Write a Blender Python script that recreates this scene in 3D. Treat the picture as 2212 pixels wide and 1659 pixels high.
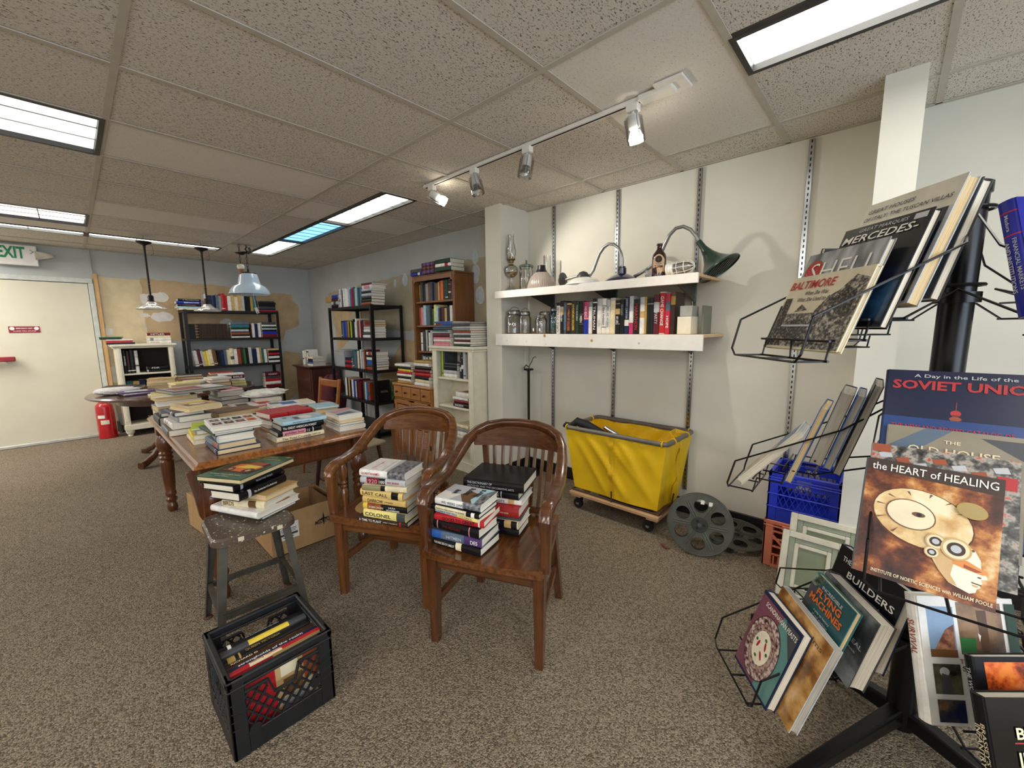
import bpy, bmesh, math, random
from mathutils import Vector, Matrix
random.seed(11)
S = bpy.context.scene
COL = S.collection
PI = math.pi
for o in list(bpy.data.objects):
    bpy.data.objects.remove(o, do_unlink=True)

# ------------------------------------------------------------------ camera, world, exposure
HC = 1.375
F_PX, W_PX = 879.0, 2212.0
ROT = Matrix(((0.6799, 0.1064, -0.7256), (-0.7332, 0.0855, -0.6746), (-0.0097, 0.9906, 0.1361))).to_quaternion().to_matrix()
cd = bpy.data.cameras.new('camera')
cam = bpy.data.objects.new('camera', cd)
COL.objects.link(cam)
cam.matrix_world = Matrix.Translation((0, 0, HC)) @ ROT.to_4x4()
cd.sensor_fit = 'HORIZONTAL'
cd.sensor_width = 36.0
cd.lens = 36.0 * F_PX / W_PX
cd.clip_start = 0.02
S.camera = cam
wd = bpy.data.worlds.new('world')
S.world = wd
wd.use_nodes = True
bg = wd.node_tree.nodes['Background']
bg.inputs[0].default_value = (0.55, 0.72, 1.0, 1)
bg.inputs[1].default_value = 1.2
S.view_settings.view_transform = 'Standard'
S.view_settings.look = 'None'
S.view_settings.gamma = 1.0
S.view_settings.use_curve_mapping = False
S.view_settings.exposure = 0.3
S.cycles.max_bounces = 6
S.cycles.diffuse_bounces = 4
S.cycles.glossy_bounces = 3
S.cycles.transmission_bounces = 8
S.cycles.transparent_max_bounces = 24
S.cycles.caustics_reflective = False
S.cycles.caustics_refractive = False
S.cycles.sample_clamp_indirect = 6.0

def area_light(name, loc, rot, sx, sy, power, rgb):
    l = bpy.data.lights.new(name, 'AREA')
    l.shape = 'RECTANGLE'; l.size = sx; l.size_y = sy; l.energy = power; l.color = rgb
    o = bpy.data.objects.new(name, l); COL.objects.link(o)
    o.location = loc; o.rotation_euler = rot
    return o
FILL_W = 24.0
WARM = (1.0, 0.965, 0.92)
# fill lights added out of view, beside and behind the camera, brightening the shop
OFF_LIGHTS = [(-2.8, -1.2), (-2.8, 1.25), (-2.8, 3.7), (-2.8, 6.1), (-1.6, 7.0), (-0.4, -1.2), (-1.6, 0.6), (-0.4, 0.9 - 3.3)]
for lx, ly in OFF_LIGHTS:
    area_light('ceiling_fill', (lx, ly, 2.425), (0, 0, 0), 1.15, 0.55, FILL_W * (1.7 if ly > 5 else 1.0), WARM)
area_light('window_fill', (-1.0, -3.35, 1.45), (PI / 2 + 0.5, 0, 0), 4.2, 1.7, 105.0, (0.80, 0.90, 1.0))  # added cool fill in an assumed window, tilted up to lift the ceiling

# ------------------------------------------------------------------ materials
def lin(h):
    if isinstance(h, str):
        h = [int(h[i:i + 2], 16) / 255 for i in (0, 2, 4)]
        return tuple(c / 12.92 if c <= 0.04045 else ((c + 0.055) / 1.055) ** 2.4 for c in h)
    return tuple(h)
MATS = {}
def base_mat(key):
    m = bpy.data.materials.new(key); m.use_nodes = True
    nt = m.node_tree
    return m, nt, nt.nodes['Principled BSDF']
def coords(nt, scale=(1, 1, 1), rnd=False):
    t = nt.nodes.new('ShaderNodeTexCoord'); mp = nt.nodes.new('ShaderNodeMapping')
    mp.inputs['Scale'].default_value = scale
    nt.links.new(t.outputs['Object'], mp.inputs['Vector'])
    if rnd:
        oi = nt.nodes.new('ShaderNodeObjectInfo'); ml = nt.nodes.new('ShaderNodeMath'); ml.operation = 'MULTIPLY'
        ml.inputs[1].default_value = 37.0
        nt.links.new(oi.outputs['Random'], ml.inputs[0]); nt.links.new(ml.outputs[0], mp.inputs['Location'])
    return mp.outputs[0]
def noise(nt, vec, scale, detail=3, rough=0.55):
    n = nt.nodes.new('ShaderNodeTexNoise')
    n.inputs['Scale'].default_value = scale; n.inputs['Detail'].default_value = detail; n.inputs['Roughness'].default_value = rough
    nt.links.new(vec, n.inputs['Vector'])
    return n.outputs['Fac']
def ramp(nt, fac, stops):
    r = nt.nodes.new('ShaderNodeValToRGB')
    e = r.color_ramp.elements
    while len(e) < len(stops): e.new(0.5)
    for i, (p, c) in enumerate(stops):
        e[i].position = p; e[i].color = (*lin(c), 1)
    nt.links.new(fac, r.inputs[0])
    return r.outputs[0]
def bump(nt, b, fac, strength, dist=0.01):
    n = nt.nodes.new('ShaderNodeBump'); n.inputs['Strength'].default_value = strength; n.inputs['Distance'].default_value = dist
    nt.links.new(fac, n.inputs['Height']); nt.links.new(n.outputs[0], b.inputs['Normal'])
def pm(key, col=None, rough=0.5, metal=0.0, var=0.06, scale=14.0, coat=0.0, bmp=0.0, spec=0.5, stretch=(1, 1, 1)):
    if key in MATS: return MATS[key]
    m, nt, b = base_mat(key)
    c = lin(col)
    b.inputs['Roughness'].default_value = rough; b.inputs['Metallic'].default_value = metal
    b.inputs['Coat Weight'].default_value = coat; b.inputs['Coat Roughness'].default_value = 0.12
    b.inputs['Specular IOR Level'].default_value = spec
    v = coords(nt, stretch)
    f = noise(nt, v, scale)
    lo = tuple(max(0, x * (1 - var * 2)) for x in c); hi = tuple(min(1, x * (1 + var * 2)) for x in c)
    nt.links.new(ramp(nt, f, [(0.3, lo), (0.7, hi)]), b.inputs['Base Color'])
    if bmp: bump(nt, b, f, bmp)
    MATS[key] = m
    return m
def emit(key, col, strength):
    if key in MATS: return MATS[key]
    m, nt, b = base_mat(key)
    b.inputs['Base Color'].default_value = (*lin(col), 1)
    b.inputs['Emission Color'].default_value = (*lin(col), 1); b.inputs['Emission Strength'].default_value = strength
    MATS[key] = m
    return m
def wood(key, c1, c2, axis, rough=0.35, coat=0.25, scale=9.0, dark=None):
    if key in MATS: return MATS[key]
    m, nt, b = base_mat(key)
    st = [11.0, 11.0, 11.0]; st['xyz'.index(axis)] = 0.9
    v = coords(nt, st)
    f = noise(nt, v, scale * 0.5, 5, 0.65)
    v2 = coords(nt, (1.3, 1.3, 1.3)); f2 = noise(nt, v2, 4.0, 2)
    mx = nt.nodes.new('ShaderNodeMath'); mx.operation = 'MULTIPLY_ADD'; mx.inputs[1].default_value = 0.45; 
    nt.links.new(f2, mx.inputs[0]); nt.links.new(f, mx.inputs[2])
    stops = [(0.45, c1), (0.95, c2)] if not dark else [(0.4, dark), (0.62, c1), (0.98, c2)]
    nt.links.new(ramp(nt, mx.outputs[0], stops), b.inputs['Base Color'])
    b.inputs['Roughness'].default_value = rough; b.inputs['Coat Weight'].default_value = coat; b.inputs['Coat Roughness'].default_value = 0.15
    bump(nt, b, f, 0.08, 0.004)
    MATS[key] = m
    return m
def glass(key, col=(1, 1, 1), rough=0.03, density=0.06):
    """thin clear glass: mostly straight through, mirror-like towards grazing edges"""
    if key in MATS: return MATS[key]
    m = bpy.data.materials.new(key); m.use_nodes = True; nt = m.node_tree; nt.nodes.clear()
    out = nt.nodes.new('ShaderNodeOutputMaterial'); mx = nt.nodes.new('ShaderNodeMixShader')
    tr = nt.nodes.new('ShaderNodeBsdfTransparent'); gl = nt.nodes.new('ShaderNodeBsdfGlossy')
    c = lin(col); tr.inputs[0].default_value = (c[0] * (1 - density), c[1] * (1 - density), c[2] * (1 - density), 1)
    gl.inputs['Roughness'].default_value = rough; gl.inputs[0].default_value = (1, 1, 1, 1)
    fr = nt.nodes.new('ShaderNodeLayerWeight'); fr.inputs[0].default_value = 0.28
    mp = nt.nodes.new('ShaderNodeMath'); mp.operation = 'MULTIPLY_ADD'; mp.inputs[1].default_value = 0.75; mp.inputs[2].default_value = 0.03
    nt.links.new(fr.outputs['Fresnel'], mp.inputs[0]); nt.links.new(mp.outputs[0], mx.inputs[0])
    nt.links.new(tr.outputs[0], mx.inputs[1]); nt.links.new(gl.outputs[0], mx.inputs[2]); nt.links.new(mx.outputs[0], out.inputs[0])
    MATS[key] = m
    return m

# carpet
m, nt, b = base_mat('carpet'); MATS['carpet'] = m
v = coords(nt, (1.0, 1.0, 1.0))
vo = nt.nodes.new('ShaderNodeTexVoronoi'); vo.inputs['Scale'].default_value = 190.0
nz = noise(nt, v, 320.0, 2, 0.6)
va = nt.nodes.new('ShaderNodeVectorMath'); va.operation = 'SCALE'; va.inputs['Scale'].default_value = 1.0
nt.links.new(v, va.inputs[0]); nt.links.new(va.outputs[0], vo.inputs['Vector'])
sep = nt.nodes.new('ShaderNodeSeparateColor'); nt.links.new(vo.outputs['Color'], sep.inputs[0])
ad = nt.nodes.new('ShaderNodeMath'); ad.operation = 'MULTIPLY_ADD'; ad.inputs[1].default_value = 0.55
nt.links.new(sep.outputs[0], ad.inputs[0]); nt.links.new(nz, ad.inputs[2])
big = noise(nt, v, 1.6, 2)
ad2 = nt.nodes.new('ShaderNodeMath'); ad2.operation = 'MULTIPLY_ADD'; ad2.inputs[1].default_value = 0.12
nt.links.new(big, ad2.inputs[0]); nt.links.new(ad.outputs[0], ad2.inputs[2])
nt.links.new(ramp(nt, ad2.outputs[0], [(0.40, '42392f'), (0.74, '716656'), (1.05, '988a76')]), b.inputs['Base Color'])
b.inputs['Roughness'].default_value = 0.95; b.inputs['Specular IOR Level'].default_value = 0.1
inv = nt.nodes.new('ShaderNodeMath'); inv.operation = 'SUBTRACT'; inv.inputs[0].default_value = 1.0
nt.links.new(vo.outputs['Distance'], inv.inputs[1])
bump(nt, b, inv.outputs[0], 0.7, 0.006)

# mineral fibre ceiling tiles: fissured, and a smoother replacement kind
def tile_mat(key, pit, amount, base):
    m, nt, b = base_mat(key)
    v = coords(nt, (1.0, 1.9, 1.0), True)
    wv = noise(nt, v, 9.0, 2)
    f = noise(nt, v, 95.0, 3, 0.7)
    c = lin(base)
    nt.links.new(ramp(nt, f, [(amount - 0.03, pit), (amount, base), (0.75, tuple(min(1, x * 1.1) for x in c))]), b.inputs['Base Color'])
    b.inputs['Roughness'].default_value = 0.95; b.inputs['Specular IOR Level'].default_value = 0.05
    bump(nt, b, f, 0.35, 0.004)
    MATS[key] = m
tile_mat('tile_fissured', '6b6257', 0.42, 'dcd6cc')
tile_mat('tile_plain', 'b3aa9d', 0.36, 'e6e1d9')
pm('tee_paint', 'c2bbae', 0.7, var=0.03)

# page block: fine lines along the leaves
def page_mat(key, a, c):
    m, nt, b = base_mat(key)
    v = coords(nt, (6, 6, 900.0), True)
    f = noise(nt, v, 1.0, 2)
    nt.links.new(ramp(nt, f, [(0.3, a), (0.7, c)]), b.inputs['Base Color'])
    b.inputs['Roughness'].default_value = 0.8; b.inputs['Specular IOR Level'].default_value = 0.15
    MATS[key] = m
page_mat('pages_white', 'c9c0ac', 'f1ebdc')
page_mat('pages_cream', 'bfa67c', 'ead3a8')
page_mat('pages_grey', '8f897d', 'bdb6a8')

PAL = {'black': '121214', 'white': 'e8e5de', 'cream': 'e4d7b3', 'tan': 'c8a56d', 'brown': '6d4a2c', 'dark brown': '38261b', 'red': 'b5252b',
       'dark red': '74191f', 'maroon': '5a1b29', 'orange': 'd86a2c', 'yellow': 'e6c947', 'pale yellow': 'eede8a', 'lime': 'b5cd38', 'green': '2f6b3a',
       'dark green': '1c3a2b', 'teal': '2c6f77', 'light blue': 'a9cdda', 'blue': '2d5ca6', 'navy': '1b2546', 'royal blue': '1f32a0', 'purple': '4d3667',
       'pink': 'd98c97', 'grey': '8f8f8c', 'dark grey': '45474b', 'silver': 'b9bcbf', 'gold': 'b3934a', 'slate': '56677a', 'rust': '9a4a2a'}
def bm_(c):
    return pm('cover ' + c, PAL[c], 0.36, var=0.07, scale=30, spec=0.3)
def ink(c):
    k = 'ink ' + c
    if k in MATS: return MATS[k]
    return pm(k, PAL.get(c, c), 0.45, var=0.02)

# ------------------------------------------------------------------ mesh builder
class MB:
    def __init__(s):
        s.v = []; s.f = []; s.m = []
    def add(s, vs, fs, mi=0, M=None):
        k = len(s.v)
        for p in vs:
            p = Vector(p)
            s.v.append(M @ p if M is not None else p)
        for f in fs:
            s.f.append([i + k for i in f]); s.m.append(mi)
        return s
    def box(s, c, d, mi=0, M=None, ch=0.0):
        x, y, z = d[0] / 2, d[1] / 2, d[2] / 2
        T = Matrix.Translation(c)
        if M is not None: T = M @ T
        if ch <= 0:
            vs = [(a * x, b_ * y, c_ * z) for a in (-1, 1) for b_ in (-1, 1) for c_ in (-1, 1)]
            fs = [(0, 1, 3, 2), (4, 6, 7, 5), (0, 4, 5, 1), (2, 3, 7, 6), (0, 2, 6, 4), (1, 5, 7, 3)]
            return s.add(vs, fs, mi, T)
        ch = min(ch, x * .9, y * .9, z * .9)
        vs = []; idx = {}
        for a in (-1, 1):
            for b_ in (-1, 1):
                for c_ in (-1, 1):
                    for ax in range(3):
                        p = [a * (x - ch), b_ * (y - ch), c_ * (z - ch)]
                        p[ax] = (a * x, b_ * y, c_ * z)[ax]
                        idx[(a, b_, c_, ax)] = len(vs); vs.append(p)
        fs = []
        for ax in range(3):
            o1, o2 = [i for i in range(3) if i != ax]
            for sg in (-1, 1):
                q = []
                for u, w in ((-1, -1), (1, -1), (1, 1), (-1, 1)):
                    k = [0, 0, 0]; k[ax] = sg; k[o1] = u; k[o2] = w
                    q.append(idx[(*k, ax)])
                fs.append(q)
            for u in (-1, 1):
                for w in (-1, 1):
                    k1 = [0, 0, 0]; k2 = [0, 0, 0]
                    k1[ax] = -1; k2[ax] = 1; k1[o1] = k2[o1] = u; k1[o2] = k2[o2] = w
                    fs.append([idx[(*k1, o1)], idx[(*k2, o1)], idx[(*k2, o2)], idx[(*k1, o2)]])
        for a in (-1, 1):
            for b_ in (-1, 1):
                for c_ in (-1, 1):
                    fs.append([idx[(a, b_, c_, i)] for i in range(3)])
        return s.add(vs, fs, mi, T)
    def prism(s, pts, h, mi=0, M=None):
        n = len(pts)
        vs = [(p[0], p[1], 0) for p in pts] + [(p[0], p[1], h) for p in pts]
        fs = [list(range(n))[::-1], list(range(n, 2 * n))] + [[i, (i + 1) % n, (i + 1) % n + n, i + n] for i in range(n)]
        return s.add(vs, fs, mi, M)
    def face(s, pts, mi=0, M=None):
        return s.add(pts, [list(range(len(pts)))], mi, M)
    def lathe(s, prof, n=20, mi=0, M=None, caps=True):
        vs = []; fs = []
        for r, z in prof:
            for i in range(n):
                a = 2 * PI * i / n
                vs.append((max(r, 1e-4) * math.cos(a), max(r, 1e-4) * math.sin(a), z))
        for k in range(len(prof) - 1):
            for i in range(n):
                j = (i + 1) % n
                fs.append([k * n + i, k * n + j, (k + 1) * n + j, (k + 1) * n + i])
        if caps:
            fs.append(list(range(n))[::-1]); fs.append([(len(prof) - 1) * n + i for i in range(n)])
        return s.add(vs, fs, mi, M)
    def loft(s, rings, mi=0, M=None, caps=True, closed=False):
        n = len(rings[0]); vs = [p for r in rings for p in r]; fs = []
        K = len(rings)
        for k in range(K if closed else K - 1):
            k2 = (k + 1) % K
            for i in range(n):
                j = (i + 1) % n
                fs.append([k * n + i, k * n + j, k2 * n + j, k2 * n + i])
        if caps and not closed:
            fs.append(list(range(n))[::-1]); fs.append([(K - 1) * n + i for i in range(n)])
        return s.add(vs, fs, mi, M)
    def tube(s, pts, r, n=8, mi=0, M=None, closed=False):
        P = [Vector(p) for p in pts]; rings = []; K = len(P)
        t0 = None; x = None
        for i in range(K):
            if closed: t = (P[(i + 1) % K] - P[i - 1]).normalized()
            else: t = (P[min(i + 1, K - 1)] - P[max(i - 1, 0)]).normalized()
            if x is None:
                x = t.orthogonal().normalized()
            else:
                x = (x - t * x.dot(t)).normalized()
            y = t.cross(x)
            rr = r[i] if isinstance(r, (list, tuple)) else r
            rings.append([P[i] + (x * math.cos(2 * PI * k / n) + y * math.sin(2 * PI * k / n)) * rr for k in range(n)])
        return s.loft(rings, mi, M, closed=closed)
    def sweep(s, fr, mi=0, M=None, sq=0.35, n=12):
        """fr: (centre, x axis, y axis, width, height) along a path; rounded rectangular section"""
        rings = []
        for c, xa, ya, w, h in fr:
            c, xa, ya = Vector(c), Vector(xa).normalized(), Vector(ya).normalized()
            ring = []
            for k in range(n):
                a = 2 * PI * (k + .5) / n
                cx_, sy_ = math.cos(a), math.sin(a)
                px = math.copysign(abs(cx_) ** sq, cx_) * w / 2; py = math.copysign(abs(sy_) ** sq, sy_) * h / 2
                ring.append(c + xa * px + ya * py)
            rings.append(ring)
        return s.loft(rings, mi, M)
    def obj(s, name, mats, parent=None, smooth=False, angle=38, M=None):
        me = bpy.data.meshes.new(name)
        me.from_pydata([tuple(p) for p in s.v], [], s.f)
        if not isinstance(mats, (list, tuple)): mats = [mats]
        for m in mats: me.materials.append(m)
        me.polygons.foreach_set('material_index', s.m)
        b_ = bmesh.new(); b_.from_mesh(me); bmesh.ops.recalc_face_normals(b_, faces=b_.faces); b_.to_mesh(me); b_.free()
        if smooth:
            me.polygons.foreach_set('use_smooth', [True] * len(me.polygons))
            me.set_sharp_from_angle(angle=math.radians(angle))
        o = bpy.data.objects.new(name, me); COL.objects.link(o)
        if parent is not None: o.parent = parent
        if M is not None: o.matrix_local = M
        return o
USED = {}
def tag(o, label, cat, group=None, kind=None):
    n = len(label.split())
    if not 4 <= n <= 16: print('LABEL LENGTH', n, label)
    if label in USED and not group: print('LABEL DUP', label)
    USED[label] = 1
    o['label'] = label; o['category'] = cat
    if group: o['group'] = group
    if kind: o['kind'] = kind
    return o
def thing(name, label, cat, M=None, group=None, loc=None):
    o = bpy.data.objects.new(name, None); COL.objects.link(o)
    o.empty_display_size = 0.05
    if loc is not None: M = Matrix.Translation(loc)
    if M is not None: o.matrix_local = M
    return tag(o, label, cat, group)
def struct(o):
    o['kind'] = 'structure'; return o
def RZ(deg): return Matrix.Rotation(math.radians(deg), 4, 'Z')
def RX(deg): return Matrix.Rotation(math.radians(deg), 4, 'X')
def RY(deg): return Matrix.Rotation(math.radians(deg), 4, 'Y')
def T(x, y, z): return Matrix.Translation((x, y, z))
def axes(x, y, z, o):
    M = Matrix.Identity(4)
    for i, a in enumerate((x, y, z, o)):
        for j in range(3): M[j][i] = a[j]
    return M
def from_to(p0, p1):
    """frame at p0 whose z axis runs to p1"""
    p0, p1 = Vector(p0), Vector(p1); z = (p1 - p0).normalized(); x = z.orthogonal().normalized(); y = z.cross(x)
    return axes(x, y, z, p0)
# lettering: every string is fitted to a box (width, height) after all of them exist
TEXTS = []
def text(parent, s, M, w, h, mat, bold=0.012, shear=0.0, name='lettering', stretch=1.6):
    if 'Q' in s: bold = 0.0
    c = bpy.data.curves.new(name, 'FONT')
    c.body = s; c.align_x = 'CENTER'; c.align_y = 'CENTER'; c.resolution_u = 2; c.size = 1.0; c.offset = bold; c.shear = shear
    c.materials.append(ink(mat) if isinstance(mat, str) else mat)
    o = bpy.data.objects.new(name, c); COL.objects.link(o)
    if parent is not None: o.parent = parent
    TEXTS.append((o, M, w, h, stretch))
    return o
def fit_texts():
    bpy.context.view_layer.update()
    dg = bpy.context.evaluated_depsgraph_get()
    for o, M, w, h, st in TEXTS:
        me = bpy.data.meshes.new_from_object(o.evaluated_get(dg))
        n = len(me.vertices)
        par, nm = o.parent, 'lettering'
        cu = o.data; bpy.data.objects.remove(o); bpy.data.curves.remove(cu)
        if n < 3: continue
        xs = [v.co.x for v in me.vertices]; ys = [v.co.y for v in me.vertices]
        dx, dy = max(xs) - min(xs), max(ys) - min(ys)
        if dy > 1.6: print('SPIKE', dx, dy)
        mx, my = (max(xs) + min(xs)) / 2, (max(ys) + min(ys)) / 2
        sy = h / dy; sx = w / dx
        if sx > sy * st: sx = sy * st
        if sy > sx * 2.6: sy = sx * 2.6
        q = bpy.data.objects.new(nm, me); COL.objects.link(q)
        q.parent = par
        q.matrix_local = M @ Matrix.Diagonal((sx, sy, 1, 1)) @ Matrix.Translation((-mx, -my, 0))
ORD = ['first', 'second', 'third', 'fourth', 'fifth', 'sixth', 'seventh', 'eighth', 'ninth', 'tenth', 'eleventh', 'twelfth', 'thirteenth', 'fourteenth',
       'fifteenth', 'sixteenth', 'seventeenth', 'eighteenth', 'nineteenth', 'twentieth', 'twenty-first', 'twenty-second', 'twenty-third', 'twenty-fourth',
       'twenty-fifth', 'twenty-sixth', 'twenty-seventh', 'twenty-eighth', 'twenty-ninth', 'thirtieth', 'thirty-first', 'thirty-second']
# ------------------------------------------------------------------ room shell
XW, YB, ZC = 2.985, 7.70, 2.43
XL, YR = -4.4, -3.4
pm('wall_cream', 'dcd9cc', 0.75, var=0.02, scale=3)
pm('wall_blue', 'babdba', 0.75, var=0.03, scale=3)
pm('wall_bare', 'c0a680', 0.85, var=0.08, scale=5)
pm('wall_bare_light', 'd8c6a0', 0.85, var=0.06, scale=5)
pm('plaster', 'dcd8d0', 0.85, var=0.04, scale=18)
pm('door_paint', 'd6d0ba', 0.55, var=0.02, scale=3)
pm('black_rubber', '121214', 0.5, var=0.05)
pm('black_metal', '17171a', 0.38, metal=0.2, var=0.08)
pm('chrome', 'c9ced2', 0.22, metal=1.0, var=0.05)
pm('dark_slot', '15161a', 0.8)
pm('white_paint', 'ece8e0', 0.45, var=0.02)
pm('cream_paint', 'e6dfc9', 0.45, var=0.03)
wood('pine_stud', 'b98b56', 'd9b27c', 'z', 0.7, 0.0)

mb = MB(); mb.box(((XW + XL) / 2, (YB + YR) / 2, -0.05), (XW - XL + .4, YB - YR + .4, 0.1))
struct(mb.obj('floor', MATS['carpet']))
mb = MB(); mb.box(((XW + XL) / 2, (YB + YR) / 2, ZC + 0.14), (XW - XL + .4, YB - YR + .4, 0.06))
ceiling = struct(mb.obj('ceiling', pm('plenum', '8d8378', 0.9)))
def wallbox(name, x0, x1, y0, y1, z0, z1, mat):
    mb = MB(); mb.box(((x0 + x1) / 2, (y0 + y1) / 2, (z0 + z1) / 2), (x1 - x0, y1 - y0, z1 - z0))
    return struct(mb.obj(name, mat))
wall_right = wallbox('wall_right', XW, XW + .12, YR, 2.64, -0.05, ZC + .12, MATS['wall_cream'])
wall_right2 = wallbox('wall_right', XW, XW + .12, 2.64, YB + .12, -0.05, ZC + .12, MATS['wall_blue'])
wall_back = wallbox('wall_back', XL, XW, YB, YB + .12, -0.05, ZC + .12, MATS['wall_blue'])
wallbox('wall_left', XL - .12, XL, YR, YB, -0.05, ZC + .12, MATS['wall_cream'])
# front wall (behind the camera) with an assumed, unseen window opening for the added fill
mb = MB()
mb.box(((XL + XW) / 2, YR - .06, .27), (XW - XL, .12, .64)); mb.box(((XL + XW) / 2, YR - .06, 2.44), (XW - XL, .12, .22))
mb.box((XL + .85, YR - .06, 1.46), (1.7, .12, 1.76)); mb.box((XW - .72, YR - .06, 1.46), (1.44, .12, 1.76))
struct(mb.obj('wall_front', MATS['wall_cream']))
wall_pier = wallbox('wall_partition', 2.62, XW, 2.555, 2.745, -0.05, ZC + .12, MATS['wall_cream'])
wallbox('wall_pier', 2.50, XW, -0.02, 0.115, -0.05, ZC + .12, MATS['wall_cream'])
# black base along the right wall
mb = MB(); mb.box((XW - .008, 1.34, .055), (.016, 2.43, .11), ch=.003); struct(mb.obj('baseboard_right', MATS['black_rubber']))
mb = MB(); mb.box((XW - .008, -1.7, .055), (.016, 3.3, .11), ch=.003); struct(mb.obj('baseboard_right', MATS['black_rubber']))
mb = MB(); mb.box((2.80, 2.548, .055), (.36, .014, .11), ch=.003); struct(mb.obj('baseboard_partition', MATS['black_rubber']))
# thin trim strip in the corner under the shelf
mb = MB(); mb.box((2.94, 2.545, .93), (.05, .02, .64), ch=.003); struct(mb.obj('trim_1', MATS['wall_cream']))

# suspended ceiling: tiles 0.605 x 1.21 laid in a tee grid
GX = [0.235 + 1.21 * k for k in range(-4, 3)] + [XW]
GY = [2.98 + 0.61 * k for k in range(-10, 9)]
LAMP_SLOTS = {(-1, 2.98), (-1, 5.42)}
OPEN = []
def add_open(x0, x1, y0, y1): OPEN.append((x0, x1, y0, y1))
add_open(-0.975, 0.235, 2.98, 3.59); add_open(-0.975, 0.235, 5.42, 6.03)
add_open(1.78, 2.075, 2.98, 6.64); add_open(1.78, 2.075, -0.68, 0.54)
add_open(-0.975, 0.235, 6.40, 6.64); add_open(0.235, 1.445, 6.40, 6.64)
TILE_MESH = {}
def tile(x0, x1, y0, y1, kind):
    cx_, cy_, sx, sy = (x0 + x1) / 2, (y0 + y1) / 2, x1 - x0, y1 - y0
    k = (round(sx, 3), round(sy, 3), kind)
    if k not in TILE_MESH:
        mb = MB(); mb.box((0, 0, .009), (sx - .006, sy - .006, .018), ch=.004)
        o = mb.obj('ceiling_tile', MATS[kind]); TILE_MESH[k] = o.data
    else:
        o = bpy.data.objects.new('ceiling_tile', TILE_MESH[k]); COL.objects.link(o)
    o.parent = ceiling
    o.location = (cx_, cy_, ZC + 0.003 + random.uniform(0, .0015))
PLAIN = {(0.235, 2.98), (1.445, 0.54), (-0.975, 6.03), (0.235, 4.81), (1.445, 3.59)}
for i in range(len(GX) - 1):
    for j in range(len(GY) - 1):
        x0, x1, y0, y1 = GX[i], GX[i + 1], GY[j], min(GY[j + 1], YB)
        if y0 > YB - .05: continue
        holes = [h for h in OPEN if h[0] < x1 - .01 and h[1] > x0 + .01 and h[2] < y1 - .01 and h[3] > y0 + .01]
        kind = 'tile_plain' if (round(x0, 3), round(y0, 3)) in PLAIN else 'tile_fissured'
        if not holes: tile(x0, x1, y0, y1, kind); continue
        hx0, hx1, hy0, hy1 = holes[0]
        if hx0 > x0 + .02: tile(x0, hx0 - .012, y0, y1, kind)
        if hx1 < x1 - .02: tile(hx1 + .012, x1, y0, y1, kind)
        if hy0 > y0 + .02 and hx0 <= x0 + .02: tile(x0, x1, y0, hy0, kind)
        if hy1 < y1 - .02 and hx0 <= x0 + .02: tile(x0, x1, hy1, y1, kind)
def tee(x0, y0, x1, y1, w=0.026):
    mb = MB()
    if abs(x1 - x0) < 1e-6: mb.box((x0, (y0 + y1) / 2, ZC + .0005), (w, abs(y1 - y0), .005)); mb.box((x0, (y0 + y1) / 2, ZC + .03), (.004, abs(y1 - y0), .055))
    else: mb.box(((x0 + x1) / 2, y0, ZC), (abs(x1 - x0) - w, w, .004)); mb.box(((x0 + x1) / 2, y0, ZC + .03), (abs(x1 - x0), .004, .055))
    mb.obj('ceiling_tee', MATS['tee_paint'], ceiling)
for x in GX[:-1]: tee(x, YR, x, YB)
for i in range(len(GX) - 1):
    for y in GY:
        if y > YB - .05 or y < YR: continue
        if 1.3 < GX[i] < 1.6 and (3.1 < y < 6.5 or -.6 < y < .5):
            tee(GX[i], y, 1.768, y); tee(2.087, y, GX[i + 1], y)
        else: tee(GX[i], y, GX[i + 1], y)
mb = MB(); mb.box((XW - .012, 2.2, ZC), (.024, 11.0, .004)); mb.obj('wall_angle', MATS['tee_paint'], ceiling)
mb = MB(); mb.box((0, YB - .012, ZC), (6.0, .024, .004)); mb.obj('wall_angle', MATS['tee_paint'], ceiling)

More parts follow.
